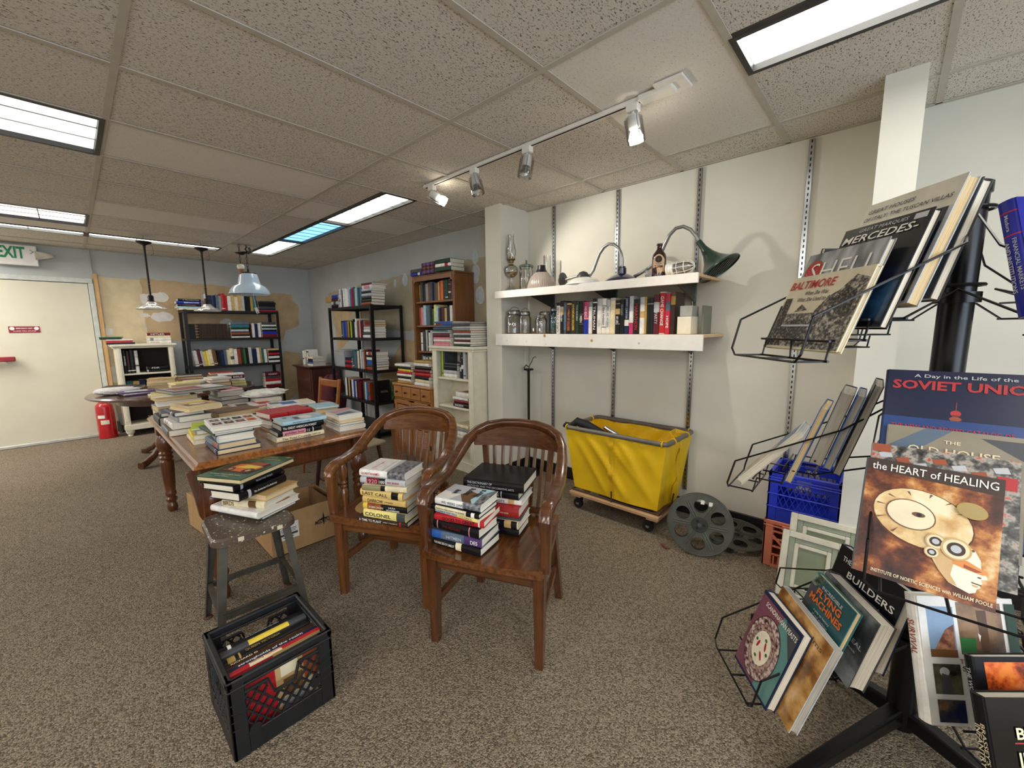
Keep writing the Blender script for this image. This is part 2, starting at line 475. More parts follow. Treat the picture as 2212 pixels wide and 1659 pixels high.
# ------------------------------------------------------------------ ceiling lights
pm('troffer_frame', '3a3a38', 0.5, metal=.3)
pm('lens_joint', '77766f', 0.6)
LW = 'f6f4ec'
def troffer(label, x0, x1, y0, y1, cells, strength, tint, joints=(), long='x', group=None):
    """frame > lens panels (own strength per strip) and opaque joints between them"""
    t = thing('ceiling_light', label, 'ceiling light', loc=((x0 + x1) / 2, (y0 + y1) / 2, ZC), group=group)
    cx_, cy_ = (x0 + x1) / 2, (y0 + y1) / 2
    fr = MB(); w = .022; dx, dy = x1 - x0, y1 - y0
    for sx in (-1, 1): fr.box((sx * (dx / 2 - w / 2), 0, .012), (w, dy, .034))
    for sy in (-1, 1): fr.box((0, sy * (dy / 2 - w / 2), .012), (dx - 2 * w, w, .034))
    fr.obj('frame', MATS['troffer_frame'], t)
    mb = MB(); mb.box((0, 0, .085), (dx, dy, .01)); mb.obj('housing', MATS['white_paint'], t)
    ix, iy = dx - 2 * w, dy - 2 * w
    nx, ny = cells
    jw = .004
    for a in range(nx):
        for c in range(ny):
            s_ = strength[c] if ny == len(strength) else strength[0]
            if nx > 4: s_ = strength[0]
            mb = MB(); mb.box((-ix / 2 + ix * (a + .5) / nx, -iy / 2 + iy * (c + .5) / ny, .022), (ix / nx - jw, iy / ny - jw, .006), ch=.002)
            mb.obj('lens_panel', emit('lens %s %.2f' % (tint, s_), tint, s_), t)
    for a in range(1, nx): MB().box((-ix / 2 + ix * a / nx, 0, .02), (jw * 1.6, iy, .012)).obj('lens_joint', MATS['lens_joint'], t)
    for c in range(1, ny): MB().box((0, -iy / 2 + iy * c / ny, .02), (ix, jw, .010)).obj('lens_joint', MATS['lens_joint'], t)
    return t
troffer('wide ceiling light with cross joint nearest the camera, over the left floor', -0.975, .235, 2.98, 3.59, (3, 3), [1.1, 2.4, 1.1], LW)
troffer('wide ceiling light with two cross joints, before the narrow strip by the exit sign', -0.975, .235, 5.42, 6.03, (4, 3), [1.1, 2.4, 1.1], LW)
troffer('narrow bright ceiling strip between the exit sign and the wide lights', -0.975, .235, 6.40, 6.64, (3, 1), [12.0], LW)
troffer('narrow bright ceiling strip behind the two clear glass pendants', .235, 1.445, 6.40, 6.64, (3, 1), [12.0], LW)
troffer('white slatted ceiling light nearest the track, first of three end to end', 1.78, 2.075, 2.98, 4.20, (1, 7), [4.5], LW)
troffer('blue tinted slatted ceiling light, middle of three end to end', 1.78, 2.075, 4.20, 5.42, (1, 7), [1.6], '7fbcf0')
troffer('white slatted ceiling light at the far end of three end to end', 1.78, 2.075, 5.42, 6.64, (1, 7), [4.5], LW)
troffer('glaring white ceiling light above the wire book rack', 1.78, 2.075, -0.68, .54, (1, 1), [9.0], 'fffdf6')

# ------------------------------------------------------------------ back wall: door, frame, stud, bare patches
dz = YB - .005
mb = MB(); mb.box((-.265, dz - .02, 1.0), (.97, .045, 1.985), ch=.003)
door = struct(mb.obj('door_1', MATS['door_paint']))
mb = MB(); mb.box((-.265, dz - .022, 2.03), (1.07, .06, .06), ch=.004); mb.box((-.782, dz - .022, 1.0), (.05, .06, 2.0), ch=.004); mb.box((.25, dz - .022, 1.0), (.05, .06, 2.0), ch=.004)
mb.obj('door_frame', pm('frame_paint', 'c9ccc4', 0.5), door)
mb = MB(); mb.box((-.265, dz - .05, .02), (.98, .09, .035), ch=.004); mb.obj('threshold', pm('alu', 'c9c7bd', .4, metal=.6), door)
pm('sign_red', '8e1a2a', 0.5)
mb = MB(); mb.box((0, 0, 0), (.245, .004, .075), ch=.001)
sg = mb.obj('door_sign', MATS['sign_red'], M=T(-.365, dz - .046, 1.415))
tag(sg, 'small red sign with white lettering stuck on the cream door', 'sign')
fr_ = axes((1, 0, 0), (0, 0, 1), (0, -1, 0), (0, -.003, 0))
text(sg, 'EMERGENCY EXIT', fr_ @ T(0, .014, 0), .13, .015, 'white')
text(sg, 'ALARM WILL SOUND', fr_ @ T(0, -.018, 0), .18, .012, 'white')
for sx in (-.095, .095):
    mb = MB(); mb.lathe([(.02, 0), (.02, .001)], 16, M=fr_ @ T(sx, .012, 0)); mb.obj('emblem', ink('white'), sg)
mb = MB(); mb.box((0, 0, 0), (.42, .05, .055), ch=.008); mb.box((.15, .035, 0), (.06, .04, .05))
tag(mb.obj('push_bar', MATS['sign_red'], M=T(-.68, dz - .10, 1.07)), 'red push bar end across the cream door', 'door bar')
mb = MB(); mb.box((.30, dz - .02, 1.06), (.042, .05, 2.13), ch=.002); struct(mb.obj('trim_2', MATS['pine_stud']))
mb = MB(); mb.box((.275, dz - .01, 2.28), (.012, .02, .3)); struct(mb.obj('trim_3', MATS['wall_blue']))
mb = MB(); mb.box((1.6, dz - .004, .05), (2.5, .012, .1)); struct(mb.obj('baseboard_back', MATS['black_rubber']))

def jag(pts, amp, step=.06):
    out = []
    for i in range(len(pts)):
        a = Vector(pts[i]); c = Vector(pts[(i + 1) % len(pts)]); n = max(1, int((c - a).length / step))
        for k in range(n):
            p = a.lerp(c, k / n); out.append((p.x + random.uniform(-amp, amp), p.y + random.uniform(-amp, amp)))
    return out
def back_patch(pts, mat, d=.0015, amp=.012, name='bare_patch'):
    mb = MB(); mb.prism(jag(pts, amp), d, M=axes((1, 0, 0), (0, 0, 1), (0, -1, 0), (0, YB, 0))); mb.obj(name, mat, wall_back)
def right_patch(pts, mat, d=.0015, amp=.012, name='bare_patch'):
    mb = MB(); mb.prism(jag(pts, amp), d, M=axes((0, -1, 0), (0, 0, 1), (-1, 0, 0), (XW, 0, 0))); mb.obj(name, mat, wall_right2)
def blob(cx_, cz_, rx, rz, n=16): return [(cx_ + rx * math.cos(2 * PI * k / n), cz_ + rz * math.sin(2 * PI * k / n)) for k in range(n)]
back_patch([(.33, 2.10), (.74, 2.09), (.74, 1.20), (.80, .4), (.33, .25)], MATS['wall_bare_light'])
back_patch([(.74, 2.11), (1.9, 2.05), (2.68, 1.98), (2.70, 1.86), (2.78, 1.80), (2.76, 1.44), (2.54, 1.38), (2.50, 1.2), (.98, 1.24), (.74, 1.30)], MATS['wall_bare'], d=.002)
back_patch([(2.50, 1.02), (2.74, .98), (2.80, .7), (2.72, .3), (2.45, .12), (2.30, .5)], MATS['wall_bare'], d=.002)
for c in ((.93, 1.86, .10, .07), (.78, 1.82, .07, .08), (.93, 1.58, .13, .07), (.74, 1.60, .06, .03), (.36, 1.38, .05, .05), (1.7, 1.48, .09, .09), (.36, .8, .08, .12)):
    back_patch(blob(*c), MATS['plaster'], d=.003, name='plaster_patch', amp=.01)
# right wall beyond the partition (negative x axis of these outlines is y)
def RP(y, z): return (-y, z)
right_patch([RP(6.9, 1.98), RP(5.7, 2.03), RP(4.6, 2.06), RP(3.4, 2.10), RP(2.76, 2.12), RP(2.76, 1.33), RP(3.4, 1.34), RP(4.5, 1.36), RP(5.6, 1.36), RP(6.8, 1.42)], pm('wall_bare_grey', 'b4a88e', 0.85, var=.07, scale=4))
right_patch([RP(6.35, 1.98), RP(5.35, 2.02), RP(5.45, 1.84), RP(6.2, 1.6), RP(6.3, 1.2), RP(6.7, 1.0), RP(6.75, 1.7)], MATS['wall_bare'], d=.0022)
right_patch([RP(6.05, 2.0), RP(5.75, 2.0), RP(5.75, 1.84), RP(6.05, 1.84)], MATS['plaster'], d=.003)
right_patch([RP(4.7, 1.25), RP(4.2, 1.2), RP(3.9, .5), RP(4.6, .3), RP(5.5, .6)], MATS['wall_bare'], d=.0022)
for y, z, ry, rz in ((4.62, 2.0, .06, .08), (4.86, 1.97, .03, .05), (4.32, 1.78, .07, .11), (4.32, 1.5, .06, .13), (4.4, 1.93, .03, .05), (4.24, 1.62, .05, .05),
                     (3.28, 2.12, .05, .07), (3.28, 1.95, .06, .1), (3.22, 1.72, .07, .09), (3.0, 1.6, .06, .1), (4.25, 2.0, .04, .06)):
    right_patch(blob(-y, z, ry, rz), pm('plaster_blue', 'c5ccd2', .8), d=.003, name='plaster_patch', amp=.008)
mb = MB(); mb.box((XW - .012, 6.75, 1.87), (.022, .48, .085), ch=.002); struct(mb.obj('trim_4', MATS['pine_stud']))

# slotted standards screwed to the right wall
for k, (y, where) in enumerate(((2.25, 'at the partition end of the white shelves'), (1.635, 'behind the middle of the white shelves'), (1.03, 'at the open end of the white shelves'), (.425, 'standing alone beside the wire rack'))):
    t = thing('slotted_standard', 'tall metal slotted shelf standard ' + where, 'shelf standard', loc=(XW, y, 0))
    mb = MB(); mb.box((-.006, 0, 1.3), (.012, .026, 2.24)); mb.box((-.011, -.011, 1.3), (.008, .004, 2.24)); mb.box((-.011, .011, 1.3), (.008, .004, 2.24))
    mb.obj('channel', MATS['chrome'], t)
    mb = MB()
    for q in range(70): mb.box((-.0125, 0, .2 + q * .032), (.001, .006, .016))
    o = mb.obj('slots', MATS['dark_slot'], t); o['kind'] = 'stuff'

# exit sign with crumpled plastic bag over its lamp
t = thing('exit_sign', 'white exit sign with green letters above the cream door', 'sign', loc=(-.345, YB - .06, 2.285))
mb = MB(); mb.box((0, 0, 0), (.36, .05, .235), ch=.006); mb.obj('housing', MATS['white_paint'], t)
text(t, 'EXIT', axes((1, 0, 0), (0, 0, 1), (0, -1, 0), (-.022, -.027, .028)), .215, .135, pm('exit_green', '0f8a4e', .5), bold=.03)
mb = MB(); mb.prism([(-.015, .022), (.012, 0), (-.015, -.022), (-.008, -.022), (.02, 0), (-.008, .022)], .001, M=axes((1, 0, 0), (0, 0, 1), (0, -1, 0), (.135, -.026, .045)))
mb.obj('arrow', pm('exit_green_dark', '155c3a', .5), t)
mb = MB(); rs = random.Random(4)
rings = [[Vector((-.0 + .05 * k, -.02 + .03 * math.cos(a * PI / 4) * (1.1 - k * .25) + rs.uniform(-.008, .008), .0 + (.05 - k * .012) * math.sin(a * PI / 4) + rs.uniform(-.014, .014))) for a in range(8)] for k in range(4)]
mb.loft(rings)
tag(mb.obj('plastic_bag', pm('bag_film', 'cfc9bb', .35), M=T(-.185, YB - .06, 2.30)), 'crumpled pale plastic bag tied beside the exit sign', 'bag')
# ------------------------------------------------------------------ books
BOOKS = []
RT = ROT.transposed()
def px_of(p):
    c = RT @ (Vector(p) - Vector((0, 0, HC)))
    if c.z > -0.05: return None
    return (1106 + F_PX * c.x / -c.z, 829.5 - F_PX * c.y / -c.z)
def seen_area(M, w, h, t, covered):
    x, y = w / 2, h / 2
    C8 = [M @ Vector(p) for p in ((-x, -y, 0), (x, -y, 0), (x, y, 0), (-x, y, 0), (-x, -y, t), (x, -y, t), (x, y, t), (-x, y, t))]
    tot = 0
    for f, nm in (((3, 2, 1, 0), 'bot'), ((4, 5, 6, 7), 'top'), ((0, 1, 5, 4), 'tail'), ((2, 3, 7, 6), 'head'), ((3, 0, 4, 7), 'spine'), ((1, 2, 6, 5), 'fore')):
        if nm in covered: continue
        P = [px_of(C8[i]) for i in f]
        if None in P: continue
        cx_ = sum(p[0] for p in P) / 4; cy_ = sum(p[1] for p in P) / 4
        if not (0 < cx_ < 2212 and 0 < cy_ < 1659): continue
        a = sum(P[i][0] * P[(i + 1) % 4][1] - P[(i + 1) % 4][0] * P[i][1] for i in range(4)) / 2
        if a < 0: tot += -a
    return tot
def book(M, w, h, t, col, label, group=None, pages='pages_white', hard=True, spine=(), bands=(), art=(), words=(), covered=(), occ=1.0, cat='book', name='book', back=None):
    BOOKS.append(dict(M=M, w=w, h=h, t=t, col=col, label=label, group=group, pages=pages, hard=hard, spine=spine, bands=bands, art=art, words=words, cat=cat, name=name,
                      area=seen_area(M, w, h, t, covered) * occ))
def cover_mesh(mb, w, h, t, hard, bands, inset=True):
    b = .0026 if hard else .0011
    x = w / 2; bul = min(.005, t * .16) if hard else .0006
    zs = [0, t * .12, t * .35, t * .65, t * .88, t]
    outer = [(x, 0)] + [(-x + .003 - bul * (1 - ((2 * z / t) - 1) ** 2) - .003 * (1 if 0 < z < t else 0), z) for z in zs] + [(x, t)]
    inner = [(x, t - b), (-x + .004, t - b), (-x + .004, b), (x, b)]
    loop = outer + inner
    cuts = sorted({0.0, 1.0} | {c for a in bands for c in a[:2]})
    n = len(loop); k0 = len(mb.v)
    for c in cuts:
        y = h / 2 - c * h
        for p in loop: mb.v.append(Vector((p[0], y, p[1])))
    for k in range(len(cuts) - 1):
        mid = (cuts[k] + cuts[k + 1]) / 2; mi = 0
        for q, bd in enumerate(bands):
            if bd[0] <= mid <= bd[1]: mi = q + 1
        for i in range(n):
            j = (i + 1) % n
            mb.f.append([k0 + k * n + i, k0 + k * n + j, k0 + (k + 1) * n + j, k0 + (k + 1) * n + i])
            mb.m.append(mi if 1 <= i <= 5 else 0)
    e = k0 + (len(cuts) - 1) * n
    for base, rev in ((k0, False), (e, True)):
        for q in ([6, 7, 8, 9], [1, 0, 11, 10], [1, 2, 3, 10], [3, 4, 9, 10], [4, 5, 6, 9]):
            fq = [base + i for i in q]
            mb.f.append(fq[::-1] if rev else fq); mb.m.append(0)
    return b
def shapes(mb, mats, items, w, h, z, flat=None):
    """flat print on a face; items: (kind, params, ink)"""
    for k, (kind, p, colr) in enumerate(items):
        mt = ink(colr) if isinstance(colr, str) else colr
        if mt not in mats: mats.append(mt)
        mi = mats.index(mt); zz = z + .00022 * (k + 1)
        if kind == 'r': pts = [(p[0], p[1]), (p[2], p[1]), (p[2], p[3]), (p[0], p[3])]
        elif kind == 'e':
            rot = p[4] if len(p) > 4 else 0; pts = []
            for q in range(28):
                a = 2 * PI * q / 28; ex, ey = p[2] * w * math.cos(a), p[3] * h * math.sin(a)
                pts.append((p[0] + (ex * math.cos(rot) - ey * math.sin(rot)) / w, p[1] + (ex * math.sin(rot) + ey * math.cos(rot)) / h))
        else: pts = p
        mb.face([(q[0] * w, q[1] * h, zz) for q in pts], mi)
def build_book(d):
    w, h, t = d['w'], d['h'], d['t']
    r = thing(d['name'], d['label'], d['cat'], M=d['M'], group=d['group'])
    mb = MB(); b = cover_mesh(mb, w, h, t, d['hard'], d['bands'])
    cm = bm_(d['col']) if isinstance(d['col'], str) else d['col']
    mb.obj('cover', [cm] + [bm_(x[2]) if isinstance(x[2], str) else x[2] for x in d['bands']], r)
    ins = .0035 if d['hard'] else .0006
    mb = MB(); x0, x1 = -w / 2 + .004, w / 2 - ins; yy = h / 2 - ins
    if d['hard'] and t > .012:
        prof = [(x0, b), (x1, b), (x1 - .0025, b + (t - 2 * b) * .25), (x1 - .0038, t / 2), (x1 - .0025, t - b - (t - 2 * b) * .25), (x1, t - b), (x0, t - b)]
        mb.prism(prof, 2 * yy, M=axes((1, 0, 0), (0, 0, 1), (0, -1, 0), (0, yy, 0)))
    else: mb.box(((x0 + x1) / 2, 0, t / 2), (x1 - x0, 2 * yy, t - 2 * b))
    mb.obj('pages', MATS[d['pages']], r)
    if d['art']:
        mb = MB(); ms = []; shapes(mb, ms, d['art'], w, h, t + .0001); mb.obj('cover_print', ms, r)
    for q in d['words']:
        s, cx_, cy_, ww, hh, cl = q[:6]
        text(r, s, T(cx_ * w, cy_ * h, t + .0026 + .0001), ww * w, hh * h, cl, shear=q[6] if len(q) > 6 else 0, bold=q[7] if len(q) > 7 else .012)
    bul = min(.005, t * .16) if d['hard'] else .0006
    SM = axes((0, -1, 0), (0, 0, 1), (-1, 0, 0), (-w / 2 - bul - .0009, 0, t / 2))
    for q in d['spine']:
        s, cs, ls, cl, hf = q[:5]; off = q[5] if len(q) > 5 else 0
        text(r, s, SM @ T((cs - .5) * h, off * t, 0), ls * h, hf * t, cl)
    return r
def place_books(limit=300):
    order = sorted(range(len(BOOKS)), key=lambda i: -BOOKS[i]['area'])
    keep = set(order[:limit])
    print('BOOKS', len(BOOKS), 'kept', len(keep), 'cut at', BOOKS[order[min(limit, len(order)) - 1]]['area'])
    rest = MB(); ms = []
    for i, d in enumerate(BOOKS):
        if i in keep: build_book(d); continue
        cm = bm_(d['col']) if isinstance(d['col'], str) else d['col']
        for mt in (cm, MATS[d['pages']]):
            if mt not in ms: ms.append(mt)
        w, h, t = d['w'], d['h'], d['t']; a, c = ms.index(cm), ms.index(MATS[d['pages']])
        rest.box((0, 0, .0013), (w, h, .0026), a, d['M']); rest.box((0, 0, t - .0013), (w, h, .0026), a, d['M'])
        rest.box((-w / 2 + .0015, 0, t / 2), (.003, h, t - .0052), a, d['M']); rest.box((0, 0, t / 2), (w - .006, h - .006, t - .0052), c, d['M'])
    if rest.v:
        o = rest.obj('books', ms); o['kind'] = 'stuff'
        o['label'] = 'remaining books tucked between the others on the far shelves'; o['category'] = 'books'

R_ = random.Random(5)
def row(where, group, org, along, out, cols, z=0.0, depth=(.15, .18), hts=(.20, .245), ths=(.022, .04), length=None, lean=0.0, titles=None, bands=None, pages='pages_white', occ=1.0, hard=True, cat='book', tcol=None):
    """upright books, spines towards 'out', first at org, running along 'along' (the viewer's right)"""
    n = len(cols); th = [R_.uniform(*ths) for _ in cols]
    if length: k = length / sum(th); th = [a * k for a in th]
    al, ou, up = Vector((*along, 0)), Vector((*out, 0)), Vector((0, 0, 1))
    s = 0.0
    for i, c in enumerate(cols):
        h = R_.uniform(*hts); w = R_.uniform(*depth); t = th[i] - .001
        ln = math.radians(lean if not isinstance(lean, (list, tuple)) else lean[i])
        zb = Vector((*org, z)) + al * s + ou * (-w / 2 + R_.uniform(-.012, .004))
        ux = -ou; uz = al * math.cos(ln) - up * math.sin(ln); uy = up * math.cos(ln) + al * math.sin(ln)
        o = zb + uy * (h / 2) + (up * (t * math.sin(ln)) if ln > 0 else Vector())
        M = axes(ux, uy, uz, o)
        s += th[i]
        sp = []; bd = []
        if titles and i in titles:
            tt = titles[i]
            sp = [(tt[0], tt[3] if len(tt) > 3 else .45, tt[2] if len(tt) > 2 else .6, tt[1], .5)]
        elif hts[1] > .15:
            lc = tcol or ('white' if c in ('black', 'navy', 'dark grey', 'dark green', 'maroon', 'blue', 'royal blue', 'red', 'dark red', 'purple', 'dark brown', 'green', 'teal', 'brown') else 'dark grey')
            z0 = R_.uniform(.18, .3); bd = [(z0, z0 + .012, ink(lc)), (z0 + R_.uniform(.2, .4), z0 + .42, ink(lc))] if R_.random() < .45 else [(.86, .9, ink(lc))]
            bd = [(a, min(b_, .97), m_) for a, b_, m_ in bd]
        if bands and i in bands: bd = bands[i]
        book(M, w, h, t, c, '%s book, %s from left, upright %s' % (c, ORD[i], where), group, pages=pages, hard=hard, spine=sp, bands=bd, covered=('bot', 'head' if z > 1.4 else 'x', 'fore') + (() if i in (0, n - 1) else ('top', 'bot')), occ=occ, cat=cat)
    return s
def stack(where, group, N, angR, side, specs, z, jit=3.0, first='bottom', occ=1.0, lab=None, covered=()):
    """pile of lying books; N near-bottom corner, angR direction of the right visible edge; side: which face shows the spine (L, R) or l, r away"""
    zc = z
    for i, sp in enumerate(specs):
        sp = dict(sp); w, h, t, c = sp.pop('s')
        dx, dy, dr = sp.pop('o', (R_.uniform(-.006, .008), R_.uniform(-.006, .008), R_.uniform(-jit, jit)))
        a = math.radians(angR + dr); dR = Vector((math.cos(a), math.sin(a), 0)); dL = Vector((-math.sin(a), math.cos(a), 0))
        sd = sp.pop('side', side)
        if sd in 'Ll': eR, eL = w, h
        else: eR, eL = h, w
        sout = {'L': -dR, 'l': dR, 'R': -dL, 'r': dL}[sd]
        base = math.radians(angR); bR = Vector((math.cos(base), math.sin(base), 0)); bL = Vector((-math.sin(base), math.cos(base), 0))
        cpos = Vector((*N, 0)) + bR * (dx + eR / 2) + bL * (dy + eL / 2)
        up = Vector((0, 0, 1)); X = -sout; Y = up.cross(X)
        if sp.pop('flip', False): X, Y, U = X, -Y, -up; M = axes(X, Y, U, cpos + up * (zc + t))
        else: M = axes(X, Y, up, cpos + up * zc)
        tilt = sp.pop('tilt', 0)
        if tilt: M = M @ RY(tilt)
        n = len(specs); top = i == n - 1
        nm = sp.pop('desc', None)
        if nm is None:
            nm = '%s book, %s, stack %s' % (c if isinstance(c, str) else 'printed', 'topmost' if top and n > 1 else 'lowest' if i == 0 else ORD[i] + ' up', where)
        book(M, w, h, t, c, nm, group, covered=('bot',) + (() if top else ('top',)) + tuple(sp.pop('covered', ())) + covered, occ=occ, **sp)
        zc += t + .0006
    return zc
def simple(cols, wr=(.15, .18), hr=(.22, .25), tr=(.02, .035), **kw):
    return [dict(s=(R_.uniform(*wr), R_.uniform(*hr), R_.uniform(*tr), c), **kw) for c in cols.split(',')]
# ------------------------------------------------------------------ wooden furniture
wood('oak_v', '5c3519', '7d4d26', 'z', 0.26, 0.6, dark='452510')
wood('oak_h', '5c3519', '835229', 'x', 0.26, 0.6, dark='452510')
wood('oak_d', '5c3519', '7d4d26', 'y', 0.26, 0.6, dark='452510')
wood('mahog_v', '472712', '633a1e', 'z', 0.24, 0.65, dark='341a0b')
wood('mahog_h', '472712', '683e20', 'x', 0.24, 0.65, dark='341a0b')
wood('mahog_d', '4b2a14', '754824', 'y', 0.26, 0.6, dark='341a0b')
wood('table_top', '6b3b16', 'a5642a', 'y', 0.24, 0.4, dark='4a270f')
wood('table_leg', '4b2712', '6d3d1c', 'z', 0.28, 0.5, dark='38190a')
wood('maple_v', '8f5a2c', 'b97f45', 'z', 0.35, 0.3)
wood('maple_h', '8f5a2c', 'b97f45', 'y', 0.35, 0.3)
wood('dark_wood', '3b1f16', '5a3120', 'z', 0.35, 0.3)
wood('case_wood', '6b4220', '8a5a30', 'z', 0.4, 0.25)
wood('case_front', '6b4220', '8a5a30', 'y', 0.4, 0.25)
pm('case_dark', '2b1b12', .6)
wood('plywood', 'c9a878', 'dcc09a', 'y', 0.7, 0.0)
pm('cardboard', 'b08b5e', 0.85, var=.04, scale=20)
pm('cardboard_in', '8c6c46', 0.9, var=.04)

def armchair(label, M, woods, cane, label_sup):
    V, H, D = woods
    t = thing('armchair', label, 'armchair', M=M)
    W = .262
    # saddle seat
    nx, ny = 12, 10; vs = []; fs = []
    def seat_xy(i, j):
        v = j / ny; hw = .262 - .045 * v ** 1.5
        u = -1 + 2 * i / nx; x = hw * u; y = -.035 + .49 * v
        if j == 0: y -= .012 * (1 - u * u)
        return x, y
    for lay in range(2):
        for j in range(ny + 1):
            for i in range(nx + 1):
                x, y = seat_xy(i, j); u = x / .262; v = j / ny
                edge = max(0, 1 - abs(u) ** 3) * max(0, 1 - abs(2 * v - 1) ** 4 * .9)
                dip = (.016 * edge * (1 - .45 * math.exp(-(x / .05) ** 2) * (1 - v))) if not cane else .002 * edge
                zz = .452 - dip - (.010 * (1 - v) ** 6 * (1 - u * u) if not cane else 0) if lay == 0 else .414
                vs.append((x, y, zz))
    n1 = (nx + 1) * (ny + 1)
    for j in range(ny):
        for i in range(nx):
            a = j * (nx + 1) + i; fs.append([a, a + 1, a + nx + 2, a + nx + 1]); fs.append([n1 + a, n1 + a + nx + 1, n1 + a + nx + 2, n1 + a + 1])
    bd = [i for i in range(nx + 1)] + [(j + 1) * (nx + 1) - 1 for j in range(1, ny + 1)] + [ny * (nx + 1) + i for i in range(nx - 1, -1, -1)] + [j * (nx + 1) for j in range(ny - 1, 0, -1)]
    for k in range(len(bd)): a, b_ = bd[k], bd[(k + 1) % len(bd)]; fs.append([a, a + n1, b_ + n1, b_])
    mb = MB(); mb.add(vs, fs); mb.obj('seat', D, t, smooth=True, angle=50)
    if cane:
        m, nt, b = base_mat('cane'); MATS['cane'] = m
        v = coords(nt, (1, 1, 0)); vo = nt.nodes.new('ShaderNodeTexVoronoi'); vo.inputs['Scale'].default_value = 120; vo.inputs['Randomness'].default_value = .25
        nt.links.new(v, vo.inputs['Vector'])
        nt.links.new(ramp(nt, vo.outputs['Distance'], [(.18, '4e3a1f'), (.32, 'c9a566')]), b.inputs['Base Color']); b.inputs['Roughness'].default_value = .6
        mb = MB(); pts = []
        for k in range(32):
            a = 2 * PI * k / 32; pts.append((math.copysign(abs(math.cos(a)) ** .45, math.cos(a)) * .195, .20 + math.copysign(abs(math.sin(a)) ** .45, math.sin(a)) * .185))
        mb.prism(pts, .003, M=T(0, 0, .4515)); mb.obj('cane_panel', m, t)
    # legs
    for sx in (-1, 1):
        mb = MB(); x = sx * .238
        rings = []
        for z, s_ in ((0, .033), (.2, .040), (.414, .046)): rings.append([(x + a * s_ / 2, .0 + .012 + b_ * s_ / 2, z) for a, b_ in ((-1, -1), (1, -1), (1, 1), (-1, 1))])
        mb.loft(rings); mb.obj('leg', V, t)
        mb = MB(); rings = []
        for z, y, xx, s_ in ((0, .470, .218, .034), (.22, .425, .205, .040), (.414, .395, .195, .044)): rings.append([(sx * xx + a * s_ / 2, y + b_ * s_ / 2, z) for a, b_ in ((-1, -1), (1, -1), (1, 1), (-1, 1))])
        mb.loft(rings); mb.obj('leg', V, t)
    # aprons and stretchers
    mb = MB(); mb.box((0, .012, .385), (.44, .022, .06), ch=.002); mb.obj('apron', H, t)
    mb = MB(); mb.box((0, .40, .385), (.36, .022, .06), ch=.002); mb.obj('apron', H, t)
    for sx in (-1, 1):
        mb = MB(); mb.sweep([((sx * .236, .03, .385), (1, 0, 0), (0, 0, 1), .022, .06), ((sx * .197, .39, .385), (1, 0, 0), (0, 0, 1), .022, .06)], sq=.2); mb.obj('apron', D, t)
        mb = MB(); mb.sweep([((sx * .236, .03, .19), (1, 0, 0), (0, 0, 1), .022, .034), ((sx * .206, .425, .19), (1, 0, 0), (0, 0, 1), .022, .034)], sq=.2); mb.obj('stretcher', D, t)
    mb = MB(); mb.box((0, .26, .19), (.43, .022, .034), ch=.002); mb.obj('stretcher', H, t)
    # bent arm and back rail
    half = [(-.266, -.012, .640, .050, .050), (-.267, .0, .672, .052, .052), (-.268, .045, .692, .056, .040), (-.270, .12, .697, .058, .036), (-.268, .20, .708, .056, .038), (-.264, .27, .735, .052, .044), (-.257, .335, .772, .048, .050),
            (-.243, .395, .815, .044, .054), (-.214, .446, .850, .040, .054), (-.165, .485, .872, .036, .050), (-.09, .508, .886, .034, .048), (0, .516, .890, .034, .048)]
    full = half + [(-x, y, z, w, h) for x, y, z, w, h in half[-2::-1]]
    fr = []; P = [Vector(p[:3]) for p in full]
    side = Vector((1, 0, 0))
    for i, p in enumerate(full):
        tg = (P[min(i + 1, len(P) - 1)] - P[max(i - 1, 0)]).normalized()
        side = (side - tg * side.dot(tg)).normalized(); u2 = side.cross(tg).normalized()
        fr.append((P[i], side, u2, p[3], p[4]))
    mb = MB(); mb.sweep(fr, sq=.55, n=14); mb.obj('arm_rail', H, t, smooth=True, angle=60)
    # crest board under the rail
    mb = MB(); rings = []
    for k in range(13):
        u = -1 + 2 * k / 12; x = .222 * u; y = .505 - .075 * abs(u) ** 2.2; zt = .876 - .05 * abs(u) ** 2.6; zb = .772 + .010 * u * u
        nrm = Vector((.075 * 2.2 * abs(u) ** 1.2 * math.copysign(1, u) / .222, 1, 0)).normalized() * .011
        rings.append([(x - nrm.x, y - nrm.y, zb), (x + nrm.x, y + nrm.y, zb), (x + nrm.x, y + nrm.y, zt), (x - nrm.x, y - nrm.y, zt)])
    mb.loft(rings); mb.obj('crest_board', H, t, smooth=True, angle=40)
    for k in range(9):
        u = -1 + 2 * (k + .0) / 8; xt = .176 * u; xb = .150 * u
        yt = .505 - .075 * abs(u * .8) ** 2.2; w = .016 if 0 < k < 8 else .03
        mb = MB(); mb.sweep([((xb, .425, .45), (1, 0, 0), (0, 1, 0), w, .011), ((xb * .5 + xt * .5, .455, .62), (1, 0, 0), (0, 1, 0), w, .011), ((xt, yt, .785), (1, 0, 0), (0, 1, 0), w, .011)], sq=.2, n=8)
        mb.obj('slat', V, t)
    mb = MB(); mb.box((0, .425, .475), (.37, .02, .03), ch=.002); mb.obj('back_rail', H, t)
